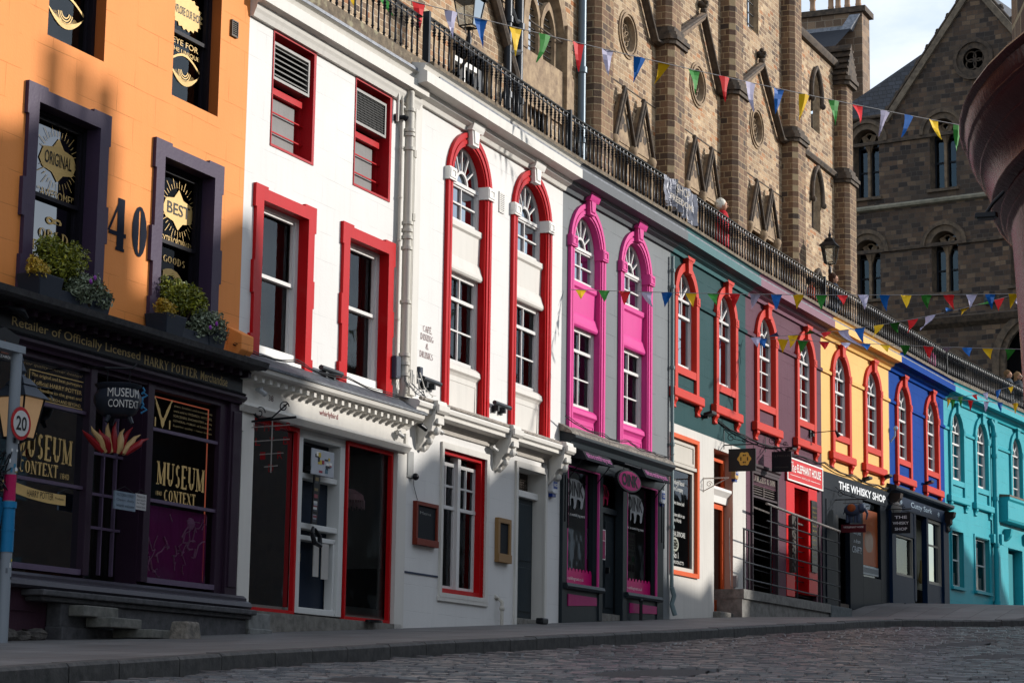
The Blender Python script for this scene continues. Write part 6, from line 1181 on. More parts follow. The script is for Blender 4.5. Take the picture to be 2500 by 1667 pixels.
for a in range(0,360,20):
    c,s=math.cos(R(a)),math.sin(R(a)); m.tube([(2.9*c,2.9*s,-1.5),(2.9*c,2.9*s,1.0)],.05,8)
    q=[(2.92*math.cos(R(a+10+8*math.cos(R(t)))),2.92*math.sin(R(a+10+8*math.cos(R(t)))),.85+.4*math.sin(R(t))) for t in range(0,181,15)]; m.tube(q,.03,6)
obj('arcade_moulding',m,BRED,BAY,smooth=True)
m=MB(); m.lathe([(2.99,2.12),(2.99,7)],0,0,48); obj('upper_wall',m,CBT,BAY)
# ================================================================== OPPOSITE SIDE OF THE STREET (outside the frame; it shades the lower facades)
HO=math.atan2(PTS[4][1]-PTS[0][1],PTS[4][0]-PTS[0][0]); HD['op']=HO
DOP=16.0; OR['op']=(PTS[0][0]+DOP*math.sin(HO),PTS[0][1]-DOP*math.cos(HO))
tn=(math.cos(HO),math.sin(HO)); nn_=(math.sin(HO),-math.cos(HO))
sn=SUN.x*nn_[0]+SUN.y*nn_[1]; st_=SUN.x*tn[0]+SUN.y*tn[1]; SH=DOP/sn; DS=SH*st_; DZ=SH*SUN.z
SHADE=[(-14,5.8),(.3,5.8),(.35,5.35),(2.45,5.35),(2.5,4.6),(4.3,4.75),(4.5,5.5),(4.75,5.9),(5.05,5.9),(5.3,5.2),(5.5,4.3),(6.0,3.85),(6.2,3.66),(9.1,3.62),(9.2,3.15),(9.95,3.05),(10.2,3.7),(12.1,3.6),(12.3,3.1),(12.7,3.0),(12.75,3.8),(13.9,3.9),(14.3,3.3),(14.9,3.6),(15,4.15),(19.6,4.1),(19.9,2.5),(22,2.35),(22.6,2.7),(23.2,1.6),(24.6,1.6),(25,3.4),(28.5,3.5),(30,3.55),(30.3,4.4),(34.5,4.9),(35.5,5.1),(40.2,5.2),(41,4.8),(42.4,4.0),(43.3,4.4),(44.6,4.4),(44.9,3.6),(46,2.6),(60,2.4)]
OST=masonry('opposite_stone',['#241f1c','#2d2723','#352e28','#28231f'],.5,.25,'#332d28',.012,.05,.7,.9,.3)
cuts=[0,5,13,20,27,33,len(SHADE)-1]
lab=['tenement opposite with tall chimney pots','narrow tenement opposite the white houses','tenement opposite the grey house','tenement opposite the teal house','tenement opposite the yellow house','tenement opposite the turquoise house']
for i,(a,b) in enumerate(zip(cuts,cuts[1:])):
    pts=[(s+DS,z+DZ) for s,z in SHADE[a:b+1]]
    t=thing('tenement','brown sandstone '+lab[i]+', outside the photo','house','op')
    m=MB(); m.poly([(pts[0][0],-3)]+pts+[(pts[-1][0],-3)],0,1.8); obj('wall',m,OST,t)
    m=MB(); u=pts[0][0]+.8
    while u<pts[-1][0]-1.3:
        for z in (1.6,4.6): m.box(u,u+1,-.03,.02,z,z+1.8)
        u+=2.4
    obj('window',m,flat('#39424c',.1),t)
tch=thing('chimney_stack','three sooty chimney pots on the tenement opposite, outside the photo','chimney','op')
m=MB(); m.box(.72+DS,2.05+DS,0,1.2,5.3+DZ,6.15+DZ); obj('stack',m,OST,tch)
for s,z,r_ in ((.93,6.95,.15),(1.42,6.85,.13),(1.9,6.78,.17)):
    m=MB(); m.tube([(s+DS,.2,6.1+DZ),(s+DS,.2,z+DZ)],r_,12); obj('chimney_pot',m,paint('#a3846a',.8,dirt=.4),tch)
# ================================================================== BUNTING
FC=[flat('#e0b416',.6),flat('#2f7d2c',.6),flat('#c3161a',.6),flat('#b9b4cc',.6),flat('#0b5aa6',.6)]
rb=random.Random(5)
def bunting(label,A,B,sag,n,w_,h_,start,cord,first=.02,last=1.0,flap=.25):
    A=Vector(A);B=Vector(B); D=(B-A); hd=math.atan2(D.y,D.x)
    t=bpy.data.objects.new('bunting',None); COL.objects.link(t); t.matrix_world=Matrix.Translation(A)@Matrix.Rotation(hd,4,'Z'); tag(t,label,'bunting')
    Lh=math.hypot(D.x,D.y); P=lambda q:(q*Lh,0,q*D.z-4*sag*q*(1-q))
    m=MB(); m.tube([P(i/40) for i in range(41)],cord,5); obj('cord',m,flat('#8d8a88',.7),t)
    for i in range(n):
        q=first+(last-first)*(i+rb.uniform(-.08,.08))/n; x0,_,z0=P(q); x1,_,z1=P(min(1,q+w_/Lh))
        sw=rb.gauss(0,flap); tw=rb.gauss(0,flap*.8); hh=h_*rb.uniform(.85,1.05); m=MB(); K=5; rows=[]
        for j in range(K+1):
            v=j/K; wv=(1-v); cx=(x0+x1)/2+(tw*v*v)*h_*.6+rb.uniform(-.004,.004); py=math.sin(sw)*hh*v*(1+.3*v); zz=-hh*v*math.cos(sw*min(1.4,1+abs(sw)))
            rows.append([(cx-(x1-x0)/2*wv,py+.02*math.sin(v*4+i),z0+zz+(0)),(cx,py+.03*math.sin(v*3+i*2)*wv,(z0+z1)/2+zz),(cx+(x1-x0)/2*wv,py-.01*math.sin(v*5),z1+zz)])
        for a,b in zip(rows,rows[1:]): m.face(a[0],a[1],b[1],b[0]); m.face(a[1],a[2],b[2],b[1])
        obj('flag',m,FC[(start+i)%5],t,smooth=True)
    return t
bunting('long string of large flags crossing high in front of the stone church',(-2.955,29.854,10.154),(8.052,37.137,10.014),.12,23,.22,.44,4,.007,first=.0,last=.985,flap=.3)
bunting('string of small flags running level from the grey house wall across the teal house',(.924,35.812,6.881),(9.027,36.731,7.121),.06,22,.19,.27,0,.006,first=.01,last=.99,flap=.3)
bunting('string of small flags running level from the plum house wall past the yellow house',(4.77,44.518,7.624),(10.731,44.497,7.463),.03,14,.22,.26,4,.006,first=.03,last=1.0,flap=.5)
bunting('string of fluttering flags rising from the plum house wall to the upper right',(4.77,44.518,7.624),(10.76,44.49,8.784),.22,17,.22,.32,3,.006,first=.01,last=1.0,flap=.9)
bunting('short string of flags crossing the top of the turquoise house',(11.375,58.451,8.467),(14.16,58.868,8.41),.02,6,.16,.3,1,.008,first=.08,last=1,flap=.15)
bunting('short string of flags rising in front of the turquoise house towards the terrace',(11.375,58.451,8.467),(14.18,58.864,9.204),.12,8,.15,.3,0,.008,first=.03,last=1,flap=.4)
# ================================================================== PEOPLE ON THE TERRACE
def person(label,k,u,p,rot,top,hair,coat,legs,skin='#b98a70',h=1.64,hairstyle='short',lean=0,glasses=False,longc=False):
    t=thing('person',label,'person',k,u,p,8.94,rot=rot)
    s=h/1.7; J=[(0,0,.92),(0,0,1.12),(0,.01,1.36),(0,.0,1.45),(0,.03,1.52),
      (.10,0,.88),(.11,.01,.48),(.11,0,.08),(.11,.12,.03),(-.10,0,.88),(-.11,.02,.48),(-.11,-.03,.08),(-.11,.10,.03),
      (.19,0,1.38),(.24,-.02,1.12),(.17,.16,.98),(.12,.24,1.0),(-.19,0,1.38),(-.25,-.02,1.12),(-.16,.16,.96),(-.10,.24,.98)]
    Ed=[(0,1),(1,2),(2,3),(3,4),(0,5),(5,6),(6,7),(7,8),(0,9),(9,10),(10,11),(11,12),(2,13),(13,14),(14,15),(15,16),(2,17),(17,18),(18,19),(19,20)]
    Rr=[.14,.13,.14,.055,.05,.085,.06,.045,.035,.085,.06,.045,.035,.06,.045,.035,.03,.06,.045,.035,.03]
    me=bpy.data.meshes.new('body'); me.from_pydata([(a*s,-b*s,c*s) for a,b,c in J],Ed,[]); o=bpy.data.objects.new('body',me); COL.objects.link(o); o.parent=t
    sk=o.modifiers.new('skin','SKIN'); 
    for v,r_ in zip(me.skin_vertices[0].data,Rr): v.radius=(r_*s,r_*s*.8)
    me.skin_vertices[0].data[0].use_root=True
    o.modifiers.new('sub','SUBSURF').levels=1; me.materials.append(paint(legs,.8,dirt=.3))
    hd=MB(); hd.ball((0,.02*s,1.60*s),.105*s,12,(.85,1,1.15)); hd.ball((0,.13*s,1.585*s),.018*s,6); hd.ball((-.09*s,.02*s,1.59*s),.022*s,6,(.5,1,1.4)); hd.ball((.09*s,.02*s,1.59*s),.022*s,6,(.5,1,1.4)); obj('head',hd,flat(skin,.6),t,smooth=True)
    fc=MB(); fc.ball((-.035*s,.118*s,1.61*s),.012*s,6); fc.ball((.035*s,.118*s,1.61*s),.012*s,6); fc.box(-.03*s,.03*s,.112*s,.122*s,1.535*s,1.545*s)
    if glasses: fc.box(-.075*s,.075*s,.10*s,.135*s,1.595*s,1.63*s)
    obj('sunglasses' if glasses else 'face',fc,flat('#2a1c1a',.4),t)
    hr=MB(); hr.ball((0,-.015*s,1.635*s),.122*s,12,(.92,.95,1.05))
    rr=random.Random(3)
    for i in range(40): a=rr.uniform(0,6.28); e=rr.uniform(.1,1.4); hr.ball((.1*s*math.cos(a)*math.cos(e),-.02*s+.1*s*math.sin(a)*math.cos(e)*(1 if math.sin(a)<0.3 else .4),1.64*s+.11*s*math.sin(e)),.028*s,5)
    if hairstyle=='long':
        for i in range(26): a=math.pi*(1+i/26); hr.tube([(.1*s*math.cos(a),.1*s*math.sin(a),1.62*s),(.12*s*math.cos(a),.11*s*math.sin(a),1.5*s),(.11*s*math.cos(a),.1*s*math.sin(a),1.38*s)],.022*s,5)
    hb=obj('hair',hr,paint(hair,.9,scale=6,dirt=.5),t,smooth=True)
    ct=MB(); zb=.35 if longc else .82
    ct.v=[];n=16
    prs=[(.24,.17,zb),(.2,.15,.95),(.185,.14,1.1),(.2,.15,1.25),(.215,.14,1.36),(.16,.11,1.44),(.075,.07,1.49)]
    rings=[[ct.vert(a*s*math.cos(2*math.pi*i/n),b*s*math.sin(2*math.pi*i/n)+.01,z*s) for i in range(n)] for a,b,z in prs]
    for A_2,B_2 in zip(rings,rings[1:]):
        for i in range(n): ct.f.append([A_2[i],A_2[(i+1)%n],B_2[(i+1)%n],B_2[i]])
    for sg in (1,-1): ct.tube([(sg*.18*s,0,1.38*s),(sg*.25*s,-.02*s,1.13*s),(sg*.18*s,.15*s,.99*s)],[.07*s,.058*s,.045*s],10)
    obj('coat',ct,paint(coat,.75,dirt=.3,bump=.5),t,smooth=True); return t
person('person with short white hair in a red coat at the railing above the teal house','te',4.91,-.60,R(20),0,'#d8d2c4','#a5121f','#2a1a20',longc=True)
person('person with long brown hair in a dark top behind the railing above the yellow house','ye',3.13,-.7,R(10),0,'#3a2419','#1f2a3a','#2d4a66',hairstyle='long',h=1.58)
person('person in an orange jacket partly hidden by the railing above the yellow house','ye',2.0,-.9,R(30),0,'#241a16','#8a3418','#1d2430',h=1.3)
person('person with light brown hair behind the railing at the far right of the terrace','tu',9.15,-.80,R(-10),0,'#6a5238','#39424a','#262b33')
person('person with fair hair and dark glasses at the railing beside the red bay','tu',9.6,-.62,R(-10),0,'#7d6246','#2b3138','#262b33',hairstyle='long',glasses=True)
person('person in a magenta coat seen through the railing above the turquoise house','tu',2.2,-1.0,R(0),0,'#3a2a20','#8a2a5c','#20242c',h=1.35,longc=True)
# ================================================================== PLANTERS AND SHRUBS
def leafmat(name,c1,c2):
    if name in _m: return _m[name]
    nb=NB(name); g=nb.n('NewGeometry'); r=nb.n('ValToRGB'); r.color_ramp.elements[0].color=srgb(c1); r.color_ramp.elements[1].color=srgb(c2); nb.l(g.outputs['Random Per Island'],r.inputs[0]); nb.l(r.outputs[0],nb.b.inputs['Base Color']); nb.b.inputs['Roughness'].default_value=.5
    nb.b.inputs['Subsurface Weight'].default_value=.0; _m[name]=nb.m; return nb.m
def shrub(label,u,p,z,rx,ry,rz,n,ls,mat,group=None,seed=1,flowers=0,sprigs=0):
    rr=random.Random(seed); t=thing('shrub',label,'plant','or',u,p,z,group=group); m=MB(); lobes=[(rr.uniform(-.55,.55)*rx,rr.uniform(-.4,.4)*ry,rr.uniform(-.3,.55)*rz,rr.uniform(.35,.6)) for _ in range(9)]
    def leaf(x,y,zz,s):
        d=Vector((rr.gauss(0,1),rr.gauss(0,1),rr.gauss(.3,.8))).normalized(); e=d.orthogonal().normalized(); e=(Matrix.Rotation(rr.uniform(0,6.28),3,d)@e); 
        c=Vector((x,y,zz)); q=[c-d*s,c+e*s*.38,c+d*s,c-e*s*.38]; b=len(m.v); m.v+= [tuple(v) for v in q]; m.f.append([b,b+1,b+2,b+3])
    for i in range(n):
        L_=rr.choice(lobes); d=Vector((rr.gauss(0,1),rr.gauss(0,1),rr.gauss(0,1))).normalized(); r_=L_[3]*rr.uniform(.55,1.05); leaf(L_[0]+d.x*rx*r_,-(L_[1])+d.y*ry*r_,L_[2]+d.z*rz*r_,ls*rr.uniform(.6,1.3))
    for i in range(sprigs):
        a=rr.uniform(0,6.28); x,y,zz=rx*.6*math.cos(a),ry*.5*math.sin(a),rz*rr.uniform(.1,.5); dx,dz=rr.uniform(-.5,.5)*rx*.6,rr.uniform(.2,.55)*rz
        for j in range(10): leaf(x+dx*j/9,y,zz+dz*j/9,ls*.8)
    obj('foliage',m,mat,t,raw=True)
    m=MB()
    for i in range(6): a=rr.uniform(0,6.28); m.tube([(0,0,-rz*.9),(rx*.3*math.cos(a),ry*.3*math.sin(a),-rz*.2),(rx*.6*math.cos(a),ry*.6*math.sin(a),rz*.3)],[.012,.008,.004],5)
    obj('stem',m,flat('#2f2418',.8),t)
    if flowers:
        m=MB()
        for i in range(flowers): a=rr.uniform(0,6.28); x,y,zz=rx*.6*math.cos(a),-abs(ry*.8),rz*rr.uniform(-.2,.5); m.ball((x,abs(ry*.95),zz),.028,6,(1,.5,1))
        obj('flower',m,flat('#7a2a8a',.5),t)
    return t
G1=leafmat('box_leaf','#3f4a10','#929422'); G2=leafmat('yellow_leaf','#8a7420','#c9a93a'); G3=leafmat('ivy_leaf','#2c3a22','#8a9478')
PL=paint('#272c35',.5,bump=.2)
for i,(u0,wh) in enumerate(((.28,'left'),(2.66,'right'))):
    for j,(a,b,pp) in enumerate(((0,.42,.15),(.95,.40,.12))):
        m=MB(); w2=b/2; m.hexa([(-w2*.8,-.1,0),(w2*.8,-.1,0),(w2*.8,.14,0),(-w2*.8,.14,0)],[(-w2,-.13,.24),(w2,-.13,.24),(w2,.17,.24),(-w2,.17,.24)])
        solo('planter','dark grey square planter under the %s purple framed window, %s of the two'%(wh,'left' if j==0 else 'right'),'planter','or',u0+.22+a,pp,4.10,m,PL,'planters on the shopfront ledge',bevel=.008)
    m=MB(); m.box(-.35,.35,-.1,.12,0,.12); solo('planter','low dark trough between the square planters under the %s purple framed window'%wh,'planter','or',u0+.68,.14,4.12,m,PL,'planters on the shopfront ledge')
    shrub('large round green shrub in the planters under the %s purple framed window'%wh,u0+.62,.12,4.52,.42,.26,.32,3600,.028,G1,'green shrubs',seed=3+i,sprigs=26)
    shrub('small yellow shrub at the left end of the planters under the %s window'%wh,u0+.12,.24,4.38,.18,.14,.15,1300,.02,G2,'yellow shrubs',seed=8+i)
    shrub('variegated ivy with purple flowers trailing under the %s purple framed window'%wh,u0+.98,.24,4.32,.36,.18,.23,2600,.026,G3,'trailing ivies',seed=12+i,flowers=2,sprigs=8)
# ================================================================== HANGING AND WALL MOUNTED THINGS
# cauldron and flames
t=thing('cauldron_sign','black cauldron shaped hanging sign tied with a blue ribbon over the purple shop doorway','sign','or',1.50,.5,3.18,rot=-R(38))
m=MB(); pr=[(.02,-.17),(.13,-.165),(.20,-.12),(.245,-.02),(.25,.04),(.22,.10),(.20,.12),(.235,.15),(.245,.17),(.23,.175),(.2,.15)]; m.lathe(pr,0,0,28); 
for a in (30,150,270): m.tube([(.12*math.cos(R(a)),.12*math.sin(R(a)),-.15),(.16*math.cos(R(a)),.16*math.sin(R(a)),-.23)],[.03,.02],6)
obj('pot',m,paint('#262a33',.35,bump=.3),t,smooth=True)
vs1,fs1=textmesh('MUSEUM',-.19,.02,.17,.11,0); vs2_,fs2=textmesh('CONTEXT',-.18,-.09,.17,-.01,0)
mb=MB()
def wrap(vs): return [(.247*math.sin(x/.247) ,-.256*math.cos(x/.247)*1.0,z) for x,y,z in vs]
mb.add(wrap(vs1),fs1); mb.add(wrap(vs2_),fs2); obj('lettering',mb,flat('#b9b6b0'),t,raw=True)
m=MB(); m.tube([(-.12,0,.17),(-.12,0,.34)],.006,5); m.tube([(.12,0,.17),(.12,0,.34)],.006,5); m.tube([(-.25,-.5,.42),(-.25,-.2,.36),(-.15,0,.34),(.15,0,.36),(.2,.0,.42)],.012,6); m.tube([(-.3,0,.2),(.28,0,.21)],.01,5) if 0 else None; obj('bracket',m,IRON,t)
m=MB()
for i in range(5): m.tube([(.25,.05,.16-.05*i),(.27+.03*math.sin(i*2),.06,.13-.05*i),(.24,.05,.09-.05*i)],.012,5)
obj('ribbon',m,flat('#2d6f96',.5),t)
t=thing('flame_sign','carved red and gold flames hanging under the black cauldron sign','sign','or',1.48,.5,2.70,rot=-R(25))
mr,mg_=MB(),MB(); rr=random.Random(2)
for i in range(9):
    x=-.24+.06*i; h_=.26-.12*abs(i-4)/4+.03*math.sin(i*2.3); lean=(i-4)*.022; m=(mr if i%2==0 else mg_)
    pts=[(x*.55,0,-.06),(x*.8,.02*((i%3)-1),0),(x+lean*.2+.015*math.sin(i),.03*((i%3)-1),h_*.4),(x+lean*1.1-.012,.0,h_*.75),(x+lean*1.8+.01,0,h_)]; m.tube(pts,[.025,.042,.036,.02,.003],8)
obj('red_flame',mr,flat('#7c1218',.35),t,smooth=True); obj('gold_flame',mg_,flat('#a98b5e',.4),t,smooth=True)
t=thing('hanging_sign','small pale blue grey board reading Victoria Street hanging in the purple doorway','sign','or',1.80,.3,2.10)
m=MB(); m.box(0,.40,0,.02,0,.19); obj('board',m,paint('#6f7c88',.6,dirt=.4),t)
for i,tx in enumerate(('VICTORIA STREET','Open daily','wizards welcome')): text(tx,.03,.14-i*.055,.37,.17-i*.055,.022,flat('#2d3640'),t)
m=MB(); m.tube([(.02,.01,.19),(.2,.01,.25)],.004,4); m.tube([(.38,.01,.19),(.2,.01,.25)],.004,4); obj('wire',m,BLACK,t)
t=thing('notice','small white handwritten notice hanging beside the Victoria Street board','notice','or',2.21,.3,2.13)
m=MB(); m.box(0,.21,0,.012,-.0,.17); obj('board',m,paint('#a8a6a4',.6),t)
for i,tx in enumerate(('Please do','not touch','the Muggle','items here')): text(tx,.02,.13-i*.037,.19,.155-i*.037,.014,flat('#2a2a2e'),t)
m=MB(); m.tube([(.02,.01,.17),(.1,.01,.22)],.004,4); m.tube([(.19,.01,.17),(.1,.01,.22)],.004,4); obj('wire',m,BLACK,t)
# pole with stickers, 20 sign, lantern
t=thing('sign_pole','grey metal pole plastered with stickers and blue paint at the left edge','pole','or',-.28,.50,1.21)
m=MB(); m.tube([(0,0,-.62),(0,0,2.25)],.055,14); m.box(-.55,.06,-.06,.06,2.2,2.27); obj('post',m,paint('#80868c',.4,dirt=.4),t,smooth=True)
m=MB(); m.tube([(0,0,.28),(0,0,.72)],.062,14); m.tube([(0,0,.70),(0,0,.76)],.075,14); m.tube([(0,0,.48),(0,0,.50)],.066,14); obj('blue_sleeve',m,paint('#1f6f9a',.4,dirt=.3),t,smooth=True)
m=MB(); m.tube([(0,0,.77),(0,0,1.02)],.058,14); obj('pink_sticker',m,paint('#a8174f',.5,scale=8,dirt=.8),t)
rr=random.Random(9)
cols_=['#c9c9c6','#22242a','#8a8f96','#b9a73a','#5a5f66','#d0d0d0','#2f6f8a']
for i in range(22):
    z=1.03+.5*rr.random() if i>4 else .02+.24*rr.random(); a=rr.uniform(200,340); m=MB(); w2=rr.uniform(10,28); hh=rr.uniform(.02,.05)
    q=[((.0585+.0006*i)*math.cos(R(a+w2*j/4)),-(.0585+.0006*i)*math.sin(R(a+w2*j/4))) for j in range(5)]
    for (x,y),(x2,y2) in zip(q,q[1:]): m.face((x,y,z),(x2,y2,z),(x2,y2,z+hh),(x,y,z+hh))
    obj('sticker',m,flat(cols_[i%7],.5),t,raw=True)
t=thing('speed_sign','round white 20 speed limit sign with a red rim on the stickered pole','sign','or',-.30,.60,2.72,rot=R(0))
for nm,r_,p_,mt in (('back',.165,0,flat('#6a6d70',.5)),('red_rim',.16,.006,flat('#a3141c',.5)),('white_face',.125,.010,flat('#b9b7b4',.5))):
    m=MB(); m.poly(circ(0,0,r_,24),p_-.004,p_); obj(nm,m,mt,t)
text('20',-.085,-.07,.085,.07,.012,flat('#1c1c1c'),t,bold=.02); m=MB(); m.tube([(.03,-.12,.05),(.03,0,.05)],.012,5); obj('clamp',m,IRON,t)
lantern('large glowing four sided lantern in front of the purple shop at the left edge',.12,2.90,.28,-.25,k='or',lit=True,sc=.88)
m=MB(); m.holed([(-.5,.0),(-.5,.42),(.02,.40),(.05,.32),(-.03,-.12),(-.3,-.2)],[],0)
m.poly([(-.5,.0),(-.5,.42),(.02,.40),(.05,.32),(-.03,-.12),(-.3,-.2)],-.02,0); t=thing('map_board','blue angled board with white lettering at the left edge of the photo','sign','or',-.42,.5,1.60); obj('board',m,paint('#1c6d98',.5,dirt=.3),t)
for i in range(5): text('VICTORIA ST AREA',-.44,.3-i*.07,-.02,.335-i*.07,.003,flat('#a8c4d4'),t)
t=thing('wall_lamp','black swan necked lamp head on the dark fascia at the left edge','lamp','or',.12,.0,3.90); m=MB(); m.tube([(-.3,0,.0),(-.2,.2,.03),(-.02,.25,.0),(.08,.24,-.05)],[.012,.012,.05,.03],8); obj('arm',m,IRON,t,smooth=True)
t=thing('projecting_sign','small dark projecting sign with a red brown emblem on the purple shopfront','sign','or',-.25,.3,3.36); m=MB(); m.poly([(-.22,0),(-.24,.26),(0,.32),(.24,.26),(.2,.05),(.1,0)],-.03,.03); obj('board',m,flat('#16171b',.35),t)
m=MB(); m.poly([(-.06,.06),(0,.2),(.07,.06)],.031,.034); obj('emblem',m,flat('#6a3a2a'),t); text('WIZARDS',-.15,.02,.12,.045,.034,WHITE,t)
t=thing('iron_basket','tangled black wrought iron basket hanging at the left edge beside the pole','basket','or',-.48,.45,2.32); m=MB()
for i in range(60): a=[(rr.uniform(-.22,.16),rr.uniform(-.1,.1),rr.uniform(-.3,.14)) for _ in range(3)]; m.tube(a,.006,4)
obj('strands',m,IRON,t)
# whirlybird bracket sign
t=thing('hanging_sign','black scroll bracket with red letters on cross bars before the left white shop window','sign','w38',.33,.02,3.44)
def scroll(m,cx,cz,r0,turns,p0,axis='p',n=26,dirn=1,rad=.007):
    q=[]
    for i in range(n+1): a=turns*2*math.pi*i/n; r_=r0*(1-.75*i/n); q.append((0,p0+cx+dirn*r_*math.cos(a),cz+r_*math.sin(a)))
    m.tube(q,rad,5)
m=MB(); m.tube([(0,0,0),(0,.62,.03)],.014,6); m.tube([(0,0,.13),(0,.12,.02),(0,.3,.04),(0,.5,.2)],.01,5); scroll(m,.12,.1,.08,1.3,0); scroll(m,.45,.16,.07,1.3,0); m.tube([(0,.0,-.1),(0,.0,.2)],.012,6); obj('bracket',m,IRON,t)
m=MB(); m.tube([(0,.30,.0),(0,.30,-.62)],.008,5)
for z,w_ in ((-.07,.28),(-.24,.24),(-.40,.16),(-.55,.09)): m.tube([(0,.30-w_,z),(0,.30+w_,z+.01)],.006,5)
obj('cross_bars',m,flat('#8c8580'),t)
lt=MB(); rows_=[('WHIR',-.03,.5),('LYB',-.2,.42),('IR',-.37,.26),('D',-.52,.1)]
for s_,z,w_ in rows_:
    for i,ch in enumerate(s_):
        x=.3+(i-(len(s_)-1)/2)*w_/max(1,len(s_)-1)*.9 if len(s_)>1 else .3
        v,f_=textmesh(ch,-.035,z-.09,.035,z,0); lt.add([(0.001*0+yy,-(x+xx),zz) for xx,yy,zz in v],f_)
obj('letters',lt,flat('#7c1217',.4),t,raw=True)
# small wall kit
def camera_unit(label,k,u,p,z,col,group=None):
    t=thing('security_camera',label,'security camera',k,u,p,z,group=group); m=MB(); m.tube([(0,0,.04),(0,.08,.05),(0,.08,0)],.02,8); obj('mount',m,flat(col),t); m=MB(); m.tube([(-.05,.06,.03),(.05,.09,-.01)],.03,12); m.tube([(.047,.09,-.01),(.06,.092,-.014)],.034,12); obj('housing',m,flat(col,.35),t,smooth=True)
for a in (('small white camera on the fascia beside the number 38','w38',.42,.03,3.80,'#a9acae'),('small white camera at the right end of the white fascia','w38',4.18,.03,3.74,'#b9b7b2'),('black dome camera under the right end of the dentilled cornice','w38',4.42,.25,3.86,'#17181a'),('white camera left of the middle scroll bracket','w36',2.62,.02,3.92,'#b9b7b2'),('white camera right of the first scroll bracket','w36',.50,.1,3.92,'#b9b7b2'),('white camera right of the second scroll bracket','w36',3.16,.1,3.93,'#b9b7b2')): camera_unit(*a,group='security cameras on the white shopfronts')
def bar_light(label,k,u,z,w_):
    t=thing('strip_light',label,'light',k,u,0,z,group='strip lights above the white shopfronts'); m=MB(); m.tube([(0,.09,.05),(w_,.09,.04)],.034,12); obj('tube_housing',m,flat('#32363a',.4,.3),t,smooth=True); m=MB(); 
    for x in (.12,w_-.22): m.box(x,x+.05,0,.1,-.06,.03); m.box(x-.03,x+.1,0,.02,-.08,.0)
    obj('foot',m,flat('#26292d'),t)
bar_light('dark strip light between the two red framed windows over the number 38 cornice','w38',1.92,4.28,.56)
bar_light('dark strip light on the ledge left of the first red arched window','w36',.10,4.57,.58); bar_light('dark strip light on the ledge between the two red arched windows','w36',2.62,4.57,.6)
def box_(name,label,cat,k,u,p,z,w_,d_,h_,col,group=None):
    m=MB(); m.box(0,w_,0,d_,0,h_); m.box(.01,w_-.01,d_,d_+.006,.02,h_-.02); return solo(name,label,cat,k,u,p,z,m,flat(col,.45),group,bevel=.006)
box_('junction_box','grey blue electrical box beside the white downpipe under the red window','electrical box','w38',4.0,.02,4.50,.14,.09,.30,'#343d4c'); box_('junction_box','small dark electrical box right of the white downpipe','electrical box','w36',.02,.02,4.62,.1,.06,.15,'#2a3240')
box_('meter_cover','flat grey metal cover plate on the white wall beside the shop door','cover','w38',4.57,.0,3.22,.2,.03,.36,'#8f8f8c'); 
t=thing('wall_socket','small black round light fitting with a trailing cable above the left blackboard','light','w36',.0,.0,3.24); m=MB(); m.ball((0,.06,0),.05,8); m.tube([(0,0,0),(0,.05,0)],.03,8); m.tube([(0,.03,-.03),(.03,.02,-.12),(.12,.01,-.22),(.18,.01,-.3)],.004,4); obj('fitting',m,BLACK,t)
t=thing('wall_lamp','small black round fitting on the white wall under the cornice left of the downpipes','lamp','w38',4.02,.0,8.12); m=MB(); m.tube([(0,0,0),(0,.04,0)],.06,10); m.tube([(0,.04,0),(.06,.1,.02),(.1,.12,.0)],[.03,.03,.045],8); obj('fitting',m,BLACK,t)
# downpipes between the white houses
WP=paint('#b8b3a8',.45,dirt=.4)
t=thing('downpipe','thick cream cast iron downpipe with collars between the two white houses','downpipe','w38',4.24,.11,4.4); m=MB(); m.tube([(0.06,-.05,-.12),(.02,0,.0),(0,0,.1),(0,0,4.0),(.0,.0,4.12),(-.06,-.03,4.2),(-.14,-.08,4.22)],.062,12)
for z in (.15,.30,.42,1.15,1.9,2.05,2.15,2.25,3.3,3.5,3.56,3.85): m.tube([(0,0,z),(0,0,z+.045)],.082,12)
obj('pipe',m,WP,t,smooth=True)
t=thing('downpipe','thin cream pipe with a hooked top left of the thick downpipe','downpipe','w38',4.10,.06,4.5); m=MB(); m.tube([(0,0,0),(0,0,3.86),(-.03,0,3.97),(-.08,0,4.0),(-.13,0,3.95),(-.14,0,3.55)],.022,8)
for z in (.8,1.9,2.5,3.2,3.6): m.tube([(0,0,z),(0,0,z+.03)],.032,8)
obj('pipe',m,WP,t,smooth=True)
t=thing('downpipe','medium cream pipe right of the thick downpipe','downpipe','w38',4.42,.08,4.45); m=MB(); m.tube([(0,0,0),(0,0,3.7),(-.04,0,3.85),(-.1,0,3.9)],.032,8); m.tube([(.02,0,2.3),(.02,0,2.4)],.05,8); m.tube([(.02,0,3.2),(.02,0,3.3)],.05,8); obj('pipe',m,WP,t,smooth=True)
t=thing('cable_bundle','loose white and grey cables hanging around the foot of the downpipes','cable','w36',-.35,.1,4.32); rr=random.Random(21)
for i in range(9):
    m=MB(); x0=rr.uniform(-.3,.3); m.tube([(x0,.02,.35),(x0+rr.uniform(-.1,.1),.06,.15),(x0+rr.uniform(-.05,.25),.12,rr.uniform(-.02,.08)),(x0+rr.uniform(.2,.5),.1,rr.uniform(0,.1))],.006,5); obj('cable',m,flat('#a8a49c' if i%2 else '#4a4c50'),t,smooth=True)
